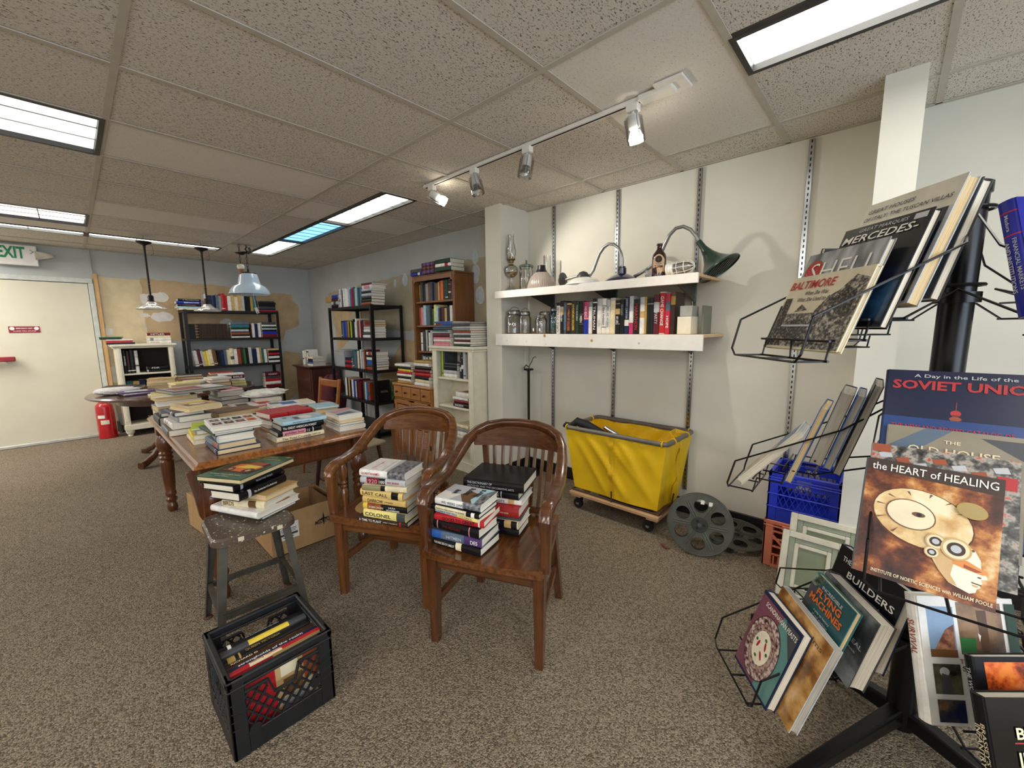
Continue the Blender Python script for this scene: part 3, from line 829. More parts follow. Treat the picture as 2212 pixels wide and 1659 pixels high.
    # arm posts
    for sx in (-1, 1):
        mb = MB(); mb.sweep([((sx * .262, .012, .43), (1, 0, 0), (0, 1, 0), .034, .058), ((sx * .266, .006, .55), (1, 0, 0), (0, 1, 0), .036, .054), ((sx * .267, -.002, .665), (1, 0, 0), (0, 1, 0), .048, .05)], sq=.3)
        mb.obj('arm_post', V, t, smooth=True, angle=50)
        if label_sup:
            prof = [(.016, .44), (.020, .47), (.024, .50), (.021, .535), (.013, .548), (.020, .556), (.013, .566), (.020, .576), (.013, .588), (.022, .61), (.024, .64), (.016, .68)]
            mb = MB(); mb.lathe(prof, 16, M=T(sx * .262, .085, 0)); mb.obj('arm_spindle', V, t, smooth=True)
    return t
def chair_frame(fl, a, b): 
    o = Vector((fl[0] + .24 * a[0], fl[1] + .24 * a[1], 0)); return axes((a[0], a[1], 0), (b[0], b[1], 0), (0, 0, 1), o)
CHF = chair_frame((.958, 1.373), Vector((.405, -.914)).normalized(), Vector((.914, .405)).normalized())
CHB = chair_frame((.834, 2.0), Vector((.475, -.88)).normalized(), Vector((.88, .475)).normalized())
armchair('dark wooden armchair with scooped solid seat, carrying two stacks of books', CHF, (MATS['mahog_v'], MATS['mahog_h'], MATS['mahog_d']), False, False)
armchair('wooden armchair with woven cane seat and turned arm spindles, carrying one stack', CHB, (MATS['oak_v'], MATS['oak_h'], MATS['oak_d']), True, True)

# long table
TX0, TX1, TY0, TY1, TZ = .325, 1.245, 2.35, 4.06, .75
t = thing('dining_table', 'long dark wooden table with turned legs, covered with stacks of books', 'table', loc=((TX0 + TX1) / 2, (TY0 + TY1) / 2, 0))
hx, hy = (TX1 - TX0) / 2, (TY1 - TY0) / 2
mb = MB()
prof = [(-.010, .716), (0, .724), (-.006, .734), (-.018, .738), (-.026, .75)]
rings = []
for dx_, z in [(-.06, .716)] + prof: rings.append([(sx * (hx + dx_), sy * (hy + dx_), z) for sx, sy in ((-1, -1), (1, -1), (1, 1), (-1, 1))])
mb.loft(rings); mb.obj('tabletop', MATS['table_top'], t)
for sx in (-1, 1):
    mb = MB(); mb.box((sx * (hx - .085), 0, .662), (.022, 2 * hy - .24, .108), ch=.003); mb.obj('apron', MATS['table_leg'], t)
for sy in (-1, 1):
    mb = MB(); mb.box((0, sy * (hy - .085), .662), (2 * hx - .24, .022, .108), ch=.003); mb.box((0, sy * (hy - .085) - .012 * sy * -1, .652), (2 * hx - .30, .008, .07), ch=.003); mb.obj('apron', MATS['table_leg'], t)
lp = [(.022, 0), (.030, .01), (.034, .03), (.030, .055), (.024, .07), (.034, .085), (.036, .10), (.026, .115), (.034, .13), (.036, .145), (.030, .16), (.036, .22), (.041, .33), (.043, .395), (.034, .41), (.043, .42), (.044, .43), (.034, .442), (.043, .452), (.044, .462), (.034, .475), (.048, .50), (.054, .535), (.052, .57), (.036, .60), (.044, .61), (.040, .62)]
for sx in (-1, 1):
    for sy in (-1, 1):
        x, y = sx * (hx - .075), sy * (hy - .085)
        mb = MB(); mb.lathe(lp, 20, M=T(x, y, 0)); mb.box((x, y, .665), (.088, .088, .105), ch=.003); mb.obj('leg', MATS['table_leg'], t, smooth=True, angle=30)
x, y = -hx + .075, -hy + .085
MB().box((x, y, .54), (.096, .096, .20), ch=.004).obj('leg_block', MATS['table_leg'], t)
mb = MB(); mb.prism([(-.045, .70), (.0, .70), (.0, .44), (-.012, .47), (-.022, .56), (-.036, .64)], .03, M=axes((1, 0, 0), (0, 0, 1), (0, -1, 0), (x - .048, y + .015, 0)))
mb.obj('corner_bracket', MATS['table_leg'], t)

# round pedestal table
RTX, RTY, RTZ = .75, 5.75, .75
t = thing('round_table', 'round brown pedestal table with scrolled feet near the exit door', 'table', loc=(RTX, RTY, 0))
mb = MB(); mb.lathe([(.60, .712), (.705, .716), (.722, .728), (.722, .738), (.71, .75), (0.01, .75)], 56); mb.obj('tabletop', MATS['mahog_h'], t, smooth=True)
mb = MB(); mb.lathe([(.50, .64), (.505, .64), (.505, .712), (.50, .712)], 48, caps=False); mb.lathe([(.485, .64), (.485, .712)], 48, caps=False); mb.obj('apron', MATS['dark_wood'], t, smooth=True)
mb = MB(); mb.lathe([(.09, .18), (.12, .22), (.13, .28), (.10, .34), (.07, .38), (.085, .45), (.10, .52), (.08, .60), (.14, .64), (.16, .712)], 24); mb.obj('pedestal', MATS['dark_wood'], t, smooth=True)
for k in range(4):
    a = math.radians(217.8 + 90 * k); c_, s_ = math.cos(a), math.sin(a)
    pts = [(.06, .30, .07, .09), (.16, .27, .066, .085), (.27, .18, .062, .075), (.38, .085, .06, .06), (.46, .045, .062, .06), (.515, .034, .066, .064)]
    mb = MB(); mb.sweep([((r * c_, r * s_, z), (-s_, c_, 0), (0, 0, 1), w, h) for r, z, w, h in pts], sq=.5); mb.obj('leg', MATS['mahog_v'], t, smooth=True, angle=50)

# black metal shelving units
def metal_shelf(label, x0, x1, y0, y1, front):
    t = thing('metal_shelf', label, 'bookshelf', loc=((x0 + x1) / 2, (y0 + y1) / 2, 0))
    dx, dy = x1 - x0, y1 - y0
    for sx in (-1, 1):
        for sy in (-1, 1):
            mb = MB(); a = .019
            mb.box((sx * (dx / 2 - a), sy * (dy / 2 - .0015), .84), (2 * a, .003, 1.68)); mb.box((sx * (dx / 2 - .0015), sy * (dy / 2 - a), .84), (.003, 2 * a, 1.68)); mb.box((sx * (dx / 2 - a), sy * (dy / 2 - a), .003), (.045, .045, .006))
            mb.box((sx * (dx / 2 - .016), sy * (dy / 2 - .016), .84), (.026, .026, 1.67)); mb.obj('post', MATS['black_metal'], t)
    for z in (1.675, 1.27, .865, .46, .07):
        mb = MB(); mb.box((0, 0, z - .004), (dx - .008, dy - .008, .006)); 
        for sy in (-1, 1): mb.box((0, sy * (dy / 2 - .004), z - .018), (dx - .06, .004, .034))
        for sx in (-1, 1): mb.box((sx * (dx / 2 - .004), 0, z - .018), (.004, dy - .06, .034))
        mb.obj('shelf_board', MATS['black_metal'], t)
    return t
AX0, AX1, AY0 = 1.11, 2.32, 7.28
BX0, BY0, BY1 = 2.51, 4.66, 5.86
metal_shelf('black metal shelving unit against the back wall behind the pendant lamps', AX0, AX1, AY0, 7.68, 'y')
metal_shelf('black metal shelving unit along the side wall, wooden chair before it', BX0, 2.95, BY0, BY1, 'x')

# painted bookcases
def case(name, label, cat, x0, x1, y0, y1, H, levels, mat, back, facing, plinth=.1, cornice=.03, feet=False, stile=.05, top_t=.03):
    """open bookcase; facing '-x' or '-y'"""
    if facing == '-y': W, D = x1 - x0, y1 - y0; M = T((x0 + x1) / 2, y0, 0)
    else: W, D = y1 - y0, x1 - x0; M = T(x0, (y0 + y1) / 2, 0) @ RZ(-90)
    t = thing(name, label, cat, M=M)
    f0 = .0 if not feet else .085
    for sx in (-1, 1):
        mb = MB(); mb.box((sx * (W / 2 - .011), D / 2, (H + f0) / 2), (.022, D, H - f0)); mb.obj('side_panel', mat, t)
        mb = MB(); mb.box((sx * (W / 2 - stile / 2), -.006, (H + f0 + plinth) / 2), (stile, .02, H - f0 - plinth), ch=.003); mb.box((sx * (W / 2 - stile / 2), -.018, (H + f0 + plinth) / 2), (stile * .45, .008, H - f0 - plinth - .1), ch=.002); mb.obj('stile', mat, t)
    mb = MB(); mb.box((0, D - .006, (H + f0) / 2), (W - .044, .012, H - f0)); mb.obj('back_panel', back, t)
    mb = MB(); mb.box((0, D / 2 - cornice / 2, H - top_t / 2), (W + 2 * cornice, D + cornice, top_t), ch=.006); mb.box((0, D / 2 - cornice * .3, H - top_t - .012), (W + cornice, D + cornice * .5, .024), ch=.006); mb.obj('top_board', mat, t)
    mb = MB(); mb.box((0, -.004, f0 + plinth / 2), (W + .02, .03, plinth), ch=.004); mb.box((0, D / 2, f0 + plinth - .01), (W - .05, D - .02, .02)); mb.obj('plinth', mat, t)
    for z in levels:
        mb = MB(); mb.box((0, D / 2, z - .01), (W - .046, D - .014, .02), ch=.002); mb.obj('shelf_board', mat, t)
    if feet:
        for sx in (-1, 1):
            for yy in (.03, D - .05):
                mb = MB(); mb.lathe([(.024, 0), (.03, .012), (.024, .022), (.036, .035), (.045, .055), (.045, .085)], 16, M=T(sx * (W / 2 - .04), yy, 0)); mb.obj('bun_foot', mat, t, smooth=True)
    return t
case('bookcase', 'low cream bookcase on bun feet beside the exit door', 'bookcase', .37, .95, 7.28, 7.64, 1.215, [.83, .45], MATS['cream_paint'], pm('dark_back', '2a211b', .8), '-y', plinth=.07, cornice=.04, feet=True, stile=.055)
case('bookcase', 'cream painted bookcase with fluted front standing against the partition', 'bookcase', 2.47, 2.69, 2.775, 3.375, 1.21, [.90, .62, .34], MATS['cream_paint'], MATS['cream_paint'], '-x', plinth=.1, cornice=.035, stile=.06, top_t=.028)
case('bookcase', 'tall brown wooden bookcase with books stacked on its top', 'bookcase', 2.725, 2.975, 3.31, 4.06, 1.965, [1.68, 1.415, 1.125, .84, .5], MATS['case_wood'], MATS['case_dark'], '-x', plinth=.1, cornice=.012, stile=.03, top_t=.02)
# curved apron under the tall bookcase top
mb = MB(); W = .75
pts = [(-W / 2 + .03, 0), (-W / 2 + .03, -.075)] + [(-W / 2 + .05 + .02 * (1 - math.cos(a)) , -.075 + .03 * math.sin(a)) for a in (0.3, .8, 1.4)] + [(W / 2 - .05 - .02 * (1 - math.cos(a)), -.075 + .03 * math.sin(a)) for a in (1.4, .8, .3)] + [(W / 2 - .03, -.075), (W / 2 - .03, 0)]
tall = [o for o in bpy.data.objects if o.get('label', '').startswith('tall brown wooden bookcase')][0]
mb.prism(pts, .016, M=T(0, -.004, 1.945) @ RX(90)); mb.obj('top_apron', MATS['case_front'], tall)

# small cabinet with drawers and louvered doors
t = thing('cabinet', 'low brown cabinet with small drawers above two louvered doors', 'cabinet', M=T(2.43, 3.7275, 0) @ RZ(-90))
W, D, H = .685, .25, .78
mb = MB()
for sx in (-1, 1): mb.box((sx * (W / 2 - .01), D / 2, .38), (.02, D, .76))
mb.box((0, D - .006, .4), (W - .04, .012, .7)); mb.box((0, D / 2, .61), (W - .04, D - .02, .014)); mb.box((0, D / 2, .06), (W - .04, D - .02, .02)); mb.obj('carcass', MATS['maple_v'], t)
mb = MB(); mb.box((0, D / 2 - .01, .77), (W + .03, D + .02, .024), ch=.006); mb.obj('top_board', MATS['maple_h'], t)
mb = MB(); mb.box((0, -.002, .04), (W + .01, .02, .08), ch=.003); mb.obj('plinth', MATS['maple_h'], t)
for k in range(4):
    x = -W / 2 + W * (k + .5) / 4
    mb = MB(); mb.box((x, -.006, .69), (W / 4 - .012, .022, .125), ch=.004); d_ = mb.obj('drawer', MATS['maple_h'], t)
    mb = MB(); mb.lathe([(.006, 0), (.006, .01), (.013, .016), (.012, .024), (.004, .027)], 12, M=T(x, -.017, .69) @ RX(90)); mb.obj('knob', MATS['case_dark'], d_, smooth=True)
for k in (-1, 1):
    x = k * W / 4; w = W / 2 - .01
    mb = MB()
    for sx in (-1, 1): mb.box((x + sx * (w / 2 - .024), -.006, .335), (.048, .022, .51), ch=.003)
    for z in (.09, .335, .58): mb.box((x, -.006, z), (w - .096, .022, .045), ch=.003)
    d_ = mb.obj('door', MATS['maple_v'], t)
    for zz in [.125 + .0205 * q for q in range(9)] + [.37 + .0205 * q for q in range(9)]:
        mb = MB(); mb.box((0, 0, 0), (w - .098, .006, .02), M=T(x, -.004, zz) @ RX(-35)); mb.obj('slat', MATS['maple_h'], d_)
    for z in (.15, .52):
        mb = MB(); mb.box((x + k * (w / 2 - .004), -.02, z), (.016, .006, .05)); mb.obj('hinge', MATS['black_metal'], d_)
# brown corner cabinet
t = thing('cabinet', 'dark brown cabinet in the far corner with a moulded top', 'cabinet', loc=(2.70, 6.85, 0))
mb = MB(); mb.box((0, 0, .40), (.44, .62, .74), ch=.004); mb.obj('body', MATS['dark_wood'], t)
mb = MB(); rings = []
for d_, z in ((0, .765), (.01, .775), (.035, .79), (.045, .80), (.045, .815)): rings.append([(sx * (.22 + d_), sy * (.31 + d_), z) for sx, sy in ((-1, -1), (1, -1), (1, 1), (-1, 1))])
mb.loft(rings); mb.obj('top_board', MATS['dark_wood'], t)
mb = MB(); mb.box((0, 0, .02), (.48, .66, .04), ch=.008); mb.obj('plinth', MATS['dark_wood'], t)
for z in (.58, .22):
    mb = MB(); mb.box((-.225, 0, z), (.016, .54, .30), ch=.004); mb.obj('door', MATS['dark_wood'], t)

# wooden side chair seen past the table end
def side_chair(label, M, mat, seatmat, back=True):
    t = thing('side_chair', label, 'chair', M=M)
    mb = MB(); mb.box((0, 0, .445), (.42, .40, .03), ch=.01); mb.obj('seat', seatmat, t)
    for sx in (-1, 1):
        mb = MB(); mb.tube([(sx * .16, -.15, .44), (sx * .20, -.20, 0)], [.018, .013], 8); mb.obj('leg', mat, t, smooth=True)
        if back: mb = MB(); mb.sweep([((sx * .17, .22, 0), (1, 0, 0), (0, 1, 0), .03, .03), ((sx * .175, .185, .44), (1, 0, 0), (0, 1, 0), .034, .034), ((sx * .185, .24, .87), (1, 0, 0), (0, 1, 0), .03, .026)], sq=.3)
        else: mb = MB(); mb.tube([(sx * .16, .15, .44), (sx * .20, .20, 0)], [.018, .013], 8)
        mb.obj('leg', mat, t, smooth=True)
        mb = MB(); mb.tube([(sx * .185, -.18, .18), (sx * .175, .2, .18)], .009, 6); mb.obj('stretcher', mat, t)
    if back:
        for z, y, hh in ((.82, .235, .075), (.60, .205, .05)):
            mb = MB(); mb.sweep([((-.18, y, z), (0, 1, 0), (0, 0, 1), .02, hh), ((0, y + .03, z - .01), (0, 1, 0), (0, 0, 1), .018, hh), ((.18, y, z), (0, 1, 0), (0, 0, 1), .02, hh)], sq=.3); mb.obj('back_rail', mat, t, smooth=True)
    return t
side_chair('orange brown wooden chair with two back rails beyond the long table', T(1.58, 4.30, 0) @ RZ(-84), pm('orange_wood', '9a5a26', .4, coat=.3), MATS['maple_h'])
side_chair('low tan stool with thin splayed legs half hidden beside the long table', T(1.46, 3.18, 0) @ RZ(12), MATS['dark_wood'], pm('tan_seat', 'b7a48a', .7), back=False)
# ------------------------------------------------------------------ stacks on the long table
TB = .7505
def S_(w, h, t, c, **k): return dict(s=(w, h, t, c), **k)
stack('at the near corner of the long table', 'books in stacks on the long table', (.441, 2.451), -1, 'L', [
    S_(.20, .27, .026, 'navy', pages='pages_cream', o=(0, 0, 0), bands=[(.1, .13, ink('silver')), (.85, .88, ink('silver'))]),
    S_(.175, .25, .030, 'slate', pages='pages_cream', o=(.004, .004, 2), bands=[(.68, 1.0, 'rust')], spine=[('THE MARCH', .4, .4, 'silver', .4)]),
    S_(.165, .245, .038, 'silver', o=(.018, .012, -3), spine=[('CENTCOM CLUB', .38, .6, 'dark grey', .45)], bands=[(.8, 1.0, 'dark grey')]),
    S_(.18, .27, .017, 'dark green', o=(-.01, .02, 4)),
    S_(.21, .27, .013, 'white', o=(.0, .0, -2), pages='pages_grey'),
    S_(.225, .27, .017, 'white', o=(-.002, .0, -3), desc='white picture book titled shooting stars, topmost at the near table corner', hard=True,
       art=[('r', (-.44 + .23 * i, .12 - .38 * j, -.26 + .23 * i, .34 - .38 * j), ('brown', 'dark grey', 'black', 'rust', 'maroon', 'dark brown', 'brown', 'orange')[i + 4 * j]) for i in range(4) for j in range(2)]
       + [('e', (-.35 + .23 * i, .22 - .38 * j, .04, .05), ('silver', 'white', 'grey', 'tan', 'silver', 'tan', 'pink', 'red')[i + 4 * j]) for i in range(4) for j in range(2)],
       words=[('SHOOTING STARS', 0, .03, .8, .075, 'silver')])], TB)
stack('at the left edge of the long table', 'books in stacks on the long table', (.336, 3.104), 0, 'L', [
    S_(.17, .26, .039, 'brown', o=(0, 0, -1), bands=[(.0, 1, 'slate')]),
    S_(.165, .25, .038, 'white', o=(.018, .01, 1), bands=[(.25, .3, 'grey'), (.5, .55, 'grey')], spine=[('HISTORY', .4, .4, 'grey', .5)]),
    S_(.17, .25, .035, 'grey', o=(.045, .0, 3)),
    S_(.155, .23, .026, 'navy', o=(.028, .02, 4), bands=[(.72, .8, 'white')]),
    S_(.18, .25, .033, 'cream', pages='pages_cream', side='l', o=(.065, -.03, 14), desc='book with tan page edges and yellow photo cover, topmost at left table edge',
       art=[('r', (-.45, -.4, .45, .45), 'tan'), ('r', (-.3, .0, .4, .3), 'brown'), ('e', (0, .1, .25, .12), 'cream'), ('r', (-.45, -.35, .1, -.1), 'yellow')])], TB)
stack('behind the near ones on the left table edge', 'books in stacks on the long table', (.34, 3.50), 0, 'L', [
    S_(.19, .25, .058, 'black', pages='pages_grey', o=(0, 0, 0)), S_(.15, .22, .024, 'dark grey', o=(.02, .02, -4))], TB)
stack('with lime top at the left table edge', 'books in stacks on the long table', (.40, 2.78), -2, 'L', [
    S_(.15, .22, .026, 'cream', o=(0, 0, 0)), S_(.15, .23, .027, 'yellow', o=(.003, -.01, -3)), S_(.13, .19, .026, 'grey', o=(.02, -.01, -3)), S_(.16, .2, .007, 'lime', hard=False, o=(.01, .0, -8))], TB)
stack('at the front edge of the long table', 'books in stacks on the long table', (.722, 2.470), 1, 'R', [
    S_(.165, .262, .028, 'cream', o=(0, 0, 0), spine=[('The First Crusade', .40, .6, 'brown', .5), ('ASBRIDGE', .82, .18, 'brown', .26)]),
    S_(.155, .24, .027, 'black', o=(.012, .004, -1), bands=[(.10, .62, 'pink'), (.78, .8, 'white')], spine=[('golden boy', .36, .44, 'dark brown', .62), ('11', .68, .05, 'white', .55)]),
    S_(.16, .235, .032, 'black', o=(.032, .004, -1), spine=[('The GREAT AMERICAN FOREST', .42, .78, 'white', .42)]),
    S_(.165, .245, .023, 'light blue', o=(.036, -.004, 0), desc='pale blue book with a drawing on its cover, topmost at the front table edge', spine=[('AMERICAN WRITERS', .4, .4, 'slate', .35)],
       art=[('r', (-.45, -.35, .40, .2), 'silver'), ('e', (-.1, -.1, .3, .14), 'white'), ('r', (-.3, .05, .1, .16), 'purple'), ('e', (.2, .3, .12, .05), 'slate')])], TB)
stack('of pale page edges at the right table corner', 'books in stacks on the long table', (1.066, 2.450), -3, 'l', [
    S_(.165, .24, .03, 'white', o=(0, 0, 0)), S_(.16, .235, .018, 'grey', o=(.004, .006, 1)), S_(.155, .225, .019, 'cream', o=(.008, .004, -2), pages='pages_cream'),
    S_(.15, .22, .032, 'white', o=(.002, .012, 1), desc='white book with pink and grey cover, topmost at the right table corner', art=[('r', (-.5, -.5, .5, .5), 'silver'), ('p', [(-.5, -.5), (.5, -.1), (.5, .1), (-.5, -.2)], 'pink'), ('p', [(-.2, .1), (.5, .3), (.5, .5), (-.3, .4)], 'slate')])], TB)
stack('under the big red one on the long table', 'books in stacks on the long table', (.80, 2.80), 7, 'R', [
    S_(.2, .27, .028, 'grey', o=(.01, .01, -4)), S_(.2, .28, .026, 'white', o=(0, .02, 2)), S_(.18, .27, .016, 'black', o=(.01, .01, -2)),
    S_(.20, .27, .034, 'red', o=(-.01, .0, 1), desc='thick plain red hardback lying on the middle of the long table', bands=[(.4, .42, 'dark red'), (.6, .62, 'dark red')])], TB)
stack('behind the right table corner', 'books in stacks on the long table', (1.085, 2.80), -4, 'r', [
    S_(.17, .15, .03, 'white', o=(0, 0, 0)), S_(.17, .15, .03, 'cream', o=(-.005, 0, 2)), S_(.18, .15, .033, 'tan', pages='pages_cream', o=(-.01, .0, -3)),
    S_(.19, .15, .012, 'light blue', o=(-.01, -.01, -2), desc='light blue booklet on tan pages behind the right table corner')], TB)
stack('by the brown one on the long table', 'books in stacks on the long table', (.60, 3.20), 4, 'r', [
    S_(.2, .26, .03, 'white', o=(0, 0, 0)), S_(.2, .26, .018, 'dark grey', o=(.01, 0, 4)), S_(.19, .25, .038, 'brown', o=(.0, .01, 5), pages='pages_cream', desc='plain brown hardback in the middle of the long table')], TB)
stack('at the far right table edge', 'books in stacks on the long table', (.945, 3.25), -3, 'R', [
    S_(.2, .27, .03, 'grey', o=(0, 0, 0)), S_(.2, .28, .024, 'teal', o=(.0, .01, -3)),
    S_(.21, .29, .024, 'white', o=(-.0, -.02, -2), desc='large white book with a blue photo on its cover at the far table edge', art=[('r', (-.3, -.1, .3, .25), 'blue'), ('r', (-.4, -.45, .45, -.2), 'cream'), ('r', (.0, .25, .4, .48), 'slate')], spine=[('GREAT RAILWAYS', .55, .5, 'silver', .4)])], TB)
stack('of magazines on the long table', 'magazines on the long table', (.80, 3.52), 8, 'R', [
    S_(.2, .26, .04, 'cream', o=(0, 0, 0)), S_(.21, .27, .007, 'pink', hard=False, o=(.01, 0, 5), name='magazine', cat='magazine'),
    S_(.21, .27, .007, 'white', hard=False, o=(.0, .02, -6), name='magazine', cat='magazine', art=[('r', (-.2, .1, .2, .4), 'dark grey'), ('r', (-.45, -.45, .45, -.1), 'red')])], TB)
stack('below the tilted atlas on the table end', 'books in stacks on the long table', (.36, 3.78), 0, 'r', [
    S_(.22, .28, .05, 'cream', o=(0, 0, 0)), S_(.2, .27, .04, 'grey', o=(0, .02, 3), pages='pages_cream'), S_(.2, .26, .035, 'white', o=(.01, 0, -3)), S_(.2, .24, .03, 'tan', o=(.0, .01, 4), pages='pages_cream'), S_(.2, .22, .02, 'pale yellow', o=(-.01, .0, -5)),
    S_(.28, .38, .022, 'dark grey', o=(.05, -.04, 14), pages='pages_grey', desc='long dark atlas with a photo cover lying askew on the table end', art=[('r', (-.46, -.46, .46, .46), 'silver'), ('r', (-.3, -.4, .3, .1), 'rust'), ('r', (-.4, .15, .4, .4), 'white')])], TB)
stack('of grey page edges at the far table end', 'books in stacks on the long table', (.74, 3.80), 6, 'l', [
    S_(.2, .25, .045, 'grey', o=(0, 0, 0), pages='pages_cream'), S_(.2, .25, .035, 'black', o=(0, 0, 2), pages='pages_grey'), S_(.2, .25, .03, 'dark grey', o=(.0, 0, 3), pages='pages_grey'), S_(.18, .25, .042, 'grey', o=(.0, .0, -6), pages='pages_grey'), S_(.16, .23, .012, 'pink', o=(.0, 0, 4))], TB)
stack('under the crumpled newspaper', 'books in stacks on the long table', (.955, 3.68), 3, 'l', [S_(.2, .26, .04, 'grey', o=(0, 0, 0)), S_(.19, .25, .04, 'white', o=(0, .0, -3))], TB)

# ------------------------------------------------------------------ stacks on the round table
RB = .7508; RG = 'books on the round table'
stack('with a yellow top on the round table', RG, (.62, 5.08), 3, 'r', [S_(.19, .24, .04, 'grey', o=(0, 0, 0)), S_(.18, .24, .035, 'white', o=(.01, 0, 3)), S_(.18, .23, .03, 'cream', o=(0, 0, -4), pages='pages_cream'), S_(.19, .24, .012, 'pale yellow', o=(.01, 0, 9), hard=False)], RB)
stack('of tan page edges on the round table', RG, (.93, 5.14), 5, 'l', [S_(.2, .25, .045, 'dark brown', o=(0, 0, 0), pages='pages_cream'), S_(.19, .24, .04, 'black', o=(0, 0, 3), pages='pages_cream'), S_(.18, .23, .03, 'rust', o=(.01, 0, -4)), S_(.18, .22, .02, 'white', o=(.01, 0, 5))], RB)
stack('by the cloth on the round table', RG, (.16, 5.82), -18, 'r', [S_(.18, .27, .034, 'black', pages='pages_cream', o=(0, 0, 0)), S_(.18, .29, .022, 'dark brown', o=(.01, 0, 3)), S_(.17, .25, .012, 'black', o=(0, 0, -2))], RB)
stack('of tan blocks on the round table', RG, (.50, 5.80), -8, 'r', [S_(.2, .25, .05, 'tan', pages='pages_cream', o=(0, 0, 0)), S_(.2, .26, .02, 'cream', pages='pages_cream', o=(0, 0, 4)), S_(.19, .24, .045, 'tan', pages='pages_cream', o=(.01, .01, -6))], RB)
stack('of purple magazines on the round table', 'magazines on the round table', (.30, 5.42), 6, 'R', [S_(.22, .3, .012, 'purple', hard=False, o=(0, 0, 0), name='magazine', cat='magazine'), S_(.22, .28, .012, 'white', hard=False, o=(-.02, .01, 7), name='magazine', cat='magazine'), S_(.22, .29, .01, 'purple', hard=False, o=(-.04, .0, -5), name='magazine', cat='magazine', art=[('r', (-.3, -.3, .3, .3), 'silver')])], RB)
stack('alone at the near rim of the round table', RG, (.47, 5.13), 4, 'R', [S_(.2, .26, .016, 'cream', hard=False, o=(0, 0, 0), art=[('r', (-.2, -.3, .4, .3), 'orange'), ('e', (.1, 0, .15, .2), 'rust')], desc='cream booklet with an orange picture at the near round table rim')], RB)
stack('of white books on the round table', RG, (.76, 5.30), 2, 'r', [S_(.19, .25, .04, 'cream', o=(0, 0, 0)), S_(.18, .25, .03, 'grey', o=(.01, 0, 4)), S_(.17, .25, .035, 'white', o=(0, 0, -4))], RB)
stack('with wine title on the round table', RG, (1.06, 5.42), -12, 'R', [S_(.2, .26, .03, 'cream', o=(0, 0, 0)), S_(.2, .25, .032, 'pale yellow', o=(0, 0, 2)), S_(.19, .25, .028, 'white', o=(.0, 0, -2), spine=[('COUNTRY', .6, .5, 'grey', .4)]), S_(.19, .245, .038, 'maroon', o=(.0, .0, 0), spine=[('WINE BIBLE', .52, .8, 'white', .55)], desc='maroon spined thick book reading wine bible on the round table'), S_(.19, .24, .012, 'white', o=(0, 0, 3))], RB)
stack('of mixed books at the back of the round table', RG, (.78, 6.02), -4, 'r', [S_(.18, .25, .035, 'navy', o=(0, 0, 0)), S_(.18, .25, .03, 'orange', o=(.0, 0, 3)), S_(.17, .25, .03, 'rust', o=(.01, 0, -5), pages='pages_cream'), S_(.17, .24, .024, 'black', o=(0, 0, 2))], RB)
stack('behind the wine book on the round table', RG, (1.06, 5.95), -10, 'r', [S_(.18, .25, .04, 'red', o=(0, 0, 0)), S_(.18, .25, .03, 'white', o=(0, 0, 4)), S_(.18, .25, .03, 'dark red', o=(0, 0, -3), pages='pages_cream'), S_(.17, .24, .022, 'red', o=(.02, 0, 6))], RB)

# ------------------------------------------------------------------ stool stack (stool itself below)
SZ = .511
stack('on the metal stool', 'books stacked on the metal stool', (.500, 2.045), 24, 'L', [
    S_(.20, .27, .014, 'dark grey', o=(.005, .0, 1), pages='pages_white'),
    S_(.235, .295, .030, 'white', o=(-.012, -.002, 0), art=[('e', (-.2, -.05, .05, .03), 'silver'), ('r', (-.05, -.48, .3, -.3), 'rust')], desc='large white book lying second up in the stack on the metal stool'),
    S_(.195, .23, .034, 'cream', o=(.014, .012, 8), spine=[('BIRDS', .16, .26, 'brown', .6)], bands=[(.62, .8, 'brown')], desc='cream book with birds spelled on its spine on the metal stool'),
    S_(.13, .19, .028, 'tan', side='r', o=(.035, .0, 2), pages='pages_cream'),
    S_(.175, .255, .038, 'black', side='R', o=(-.055, .052, 3), spine=[('The Embattled Confederacy', .52, .5, 'white', .3)], bands=[(.16, .22, 'silver')], desc='black volume with small white title and label in the stool stack'),
    S_(.185, .26, .030, 'black', side='R', o=(-.055, .085, 3), spine=[('THE GRAY AND THE BLUE', .6, .36, 'silver', .3)], bands=[(.12, .17, 'silver')], desc='black volume with silver label just under the thin white book, stool stack'),
    S_(.19, .24, .012, 'white', side='r', o=(-.03, .08, 2), hard=False, art=[('r', (-.4, -.4, .4, .4), 'grey')]),
    S_(.245, .325, .022, 'dark green', side='r', o=(-.065, .045, 6), pages='pages_cream', desc='green book with an orange tractor on its cover, topmost on the stool',
       art=[('r', (-.5, -.5, .5, .5), pm('tractor_green', '1f5a3c', .3, var=.05)), ('p', [(-.38, -.28), (.40, -.30), (.44, .1), (.1, .22), (-.30, .16), (-.42, -.05)], 'dark brown'), ('p', [(-.3, -.2), (.3, -.24), (.36, .0), (.05, .12), (-.25, .06)], 'orange'),
            ('p', [(-.2, -.08), (.26, -.1), (.3, .02), (0, .08)], 'yellow'), ('e', (-.2, -.16, .085, .07), 'maroon'), ('e', (.22, -.17, .12, .09), 'maroon'), ('e', (-.2, -.16, .04, .03), 'tan'), ('e', (.22, -.17, .05, .04), 'tan'),
            ('p', [(-.1, .06), (.3, .02), (.34, .15), (-.02, .18)], 'rust'), ('r', (.38, .42, .46, .47), 'gold'), ('r', (-.46, .42, -.38, .47), 'gold')],
       words=[('Vintage', .02, .40, .5, .055, 'gold', .25), ('Farm Tractors', .0, .31, .78, .06, 'gold', .25), ('The Ultimate Tribute to Classic Tractors', -.02, -.37, .7, .025, 'white'), ('Michael Williams', -.02, -.43, .3, .02, 'white')])], SZ, covered=())

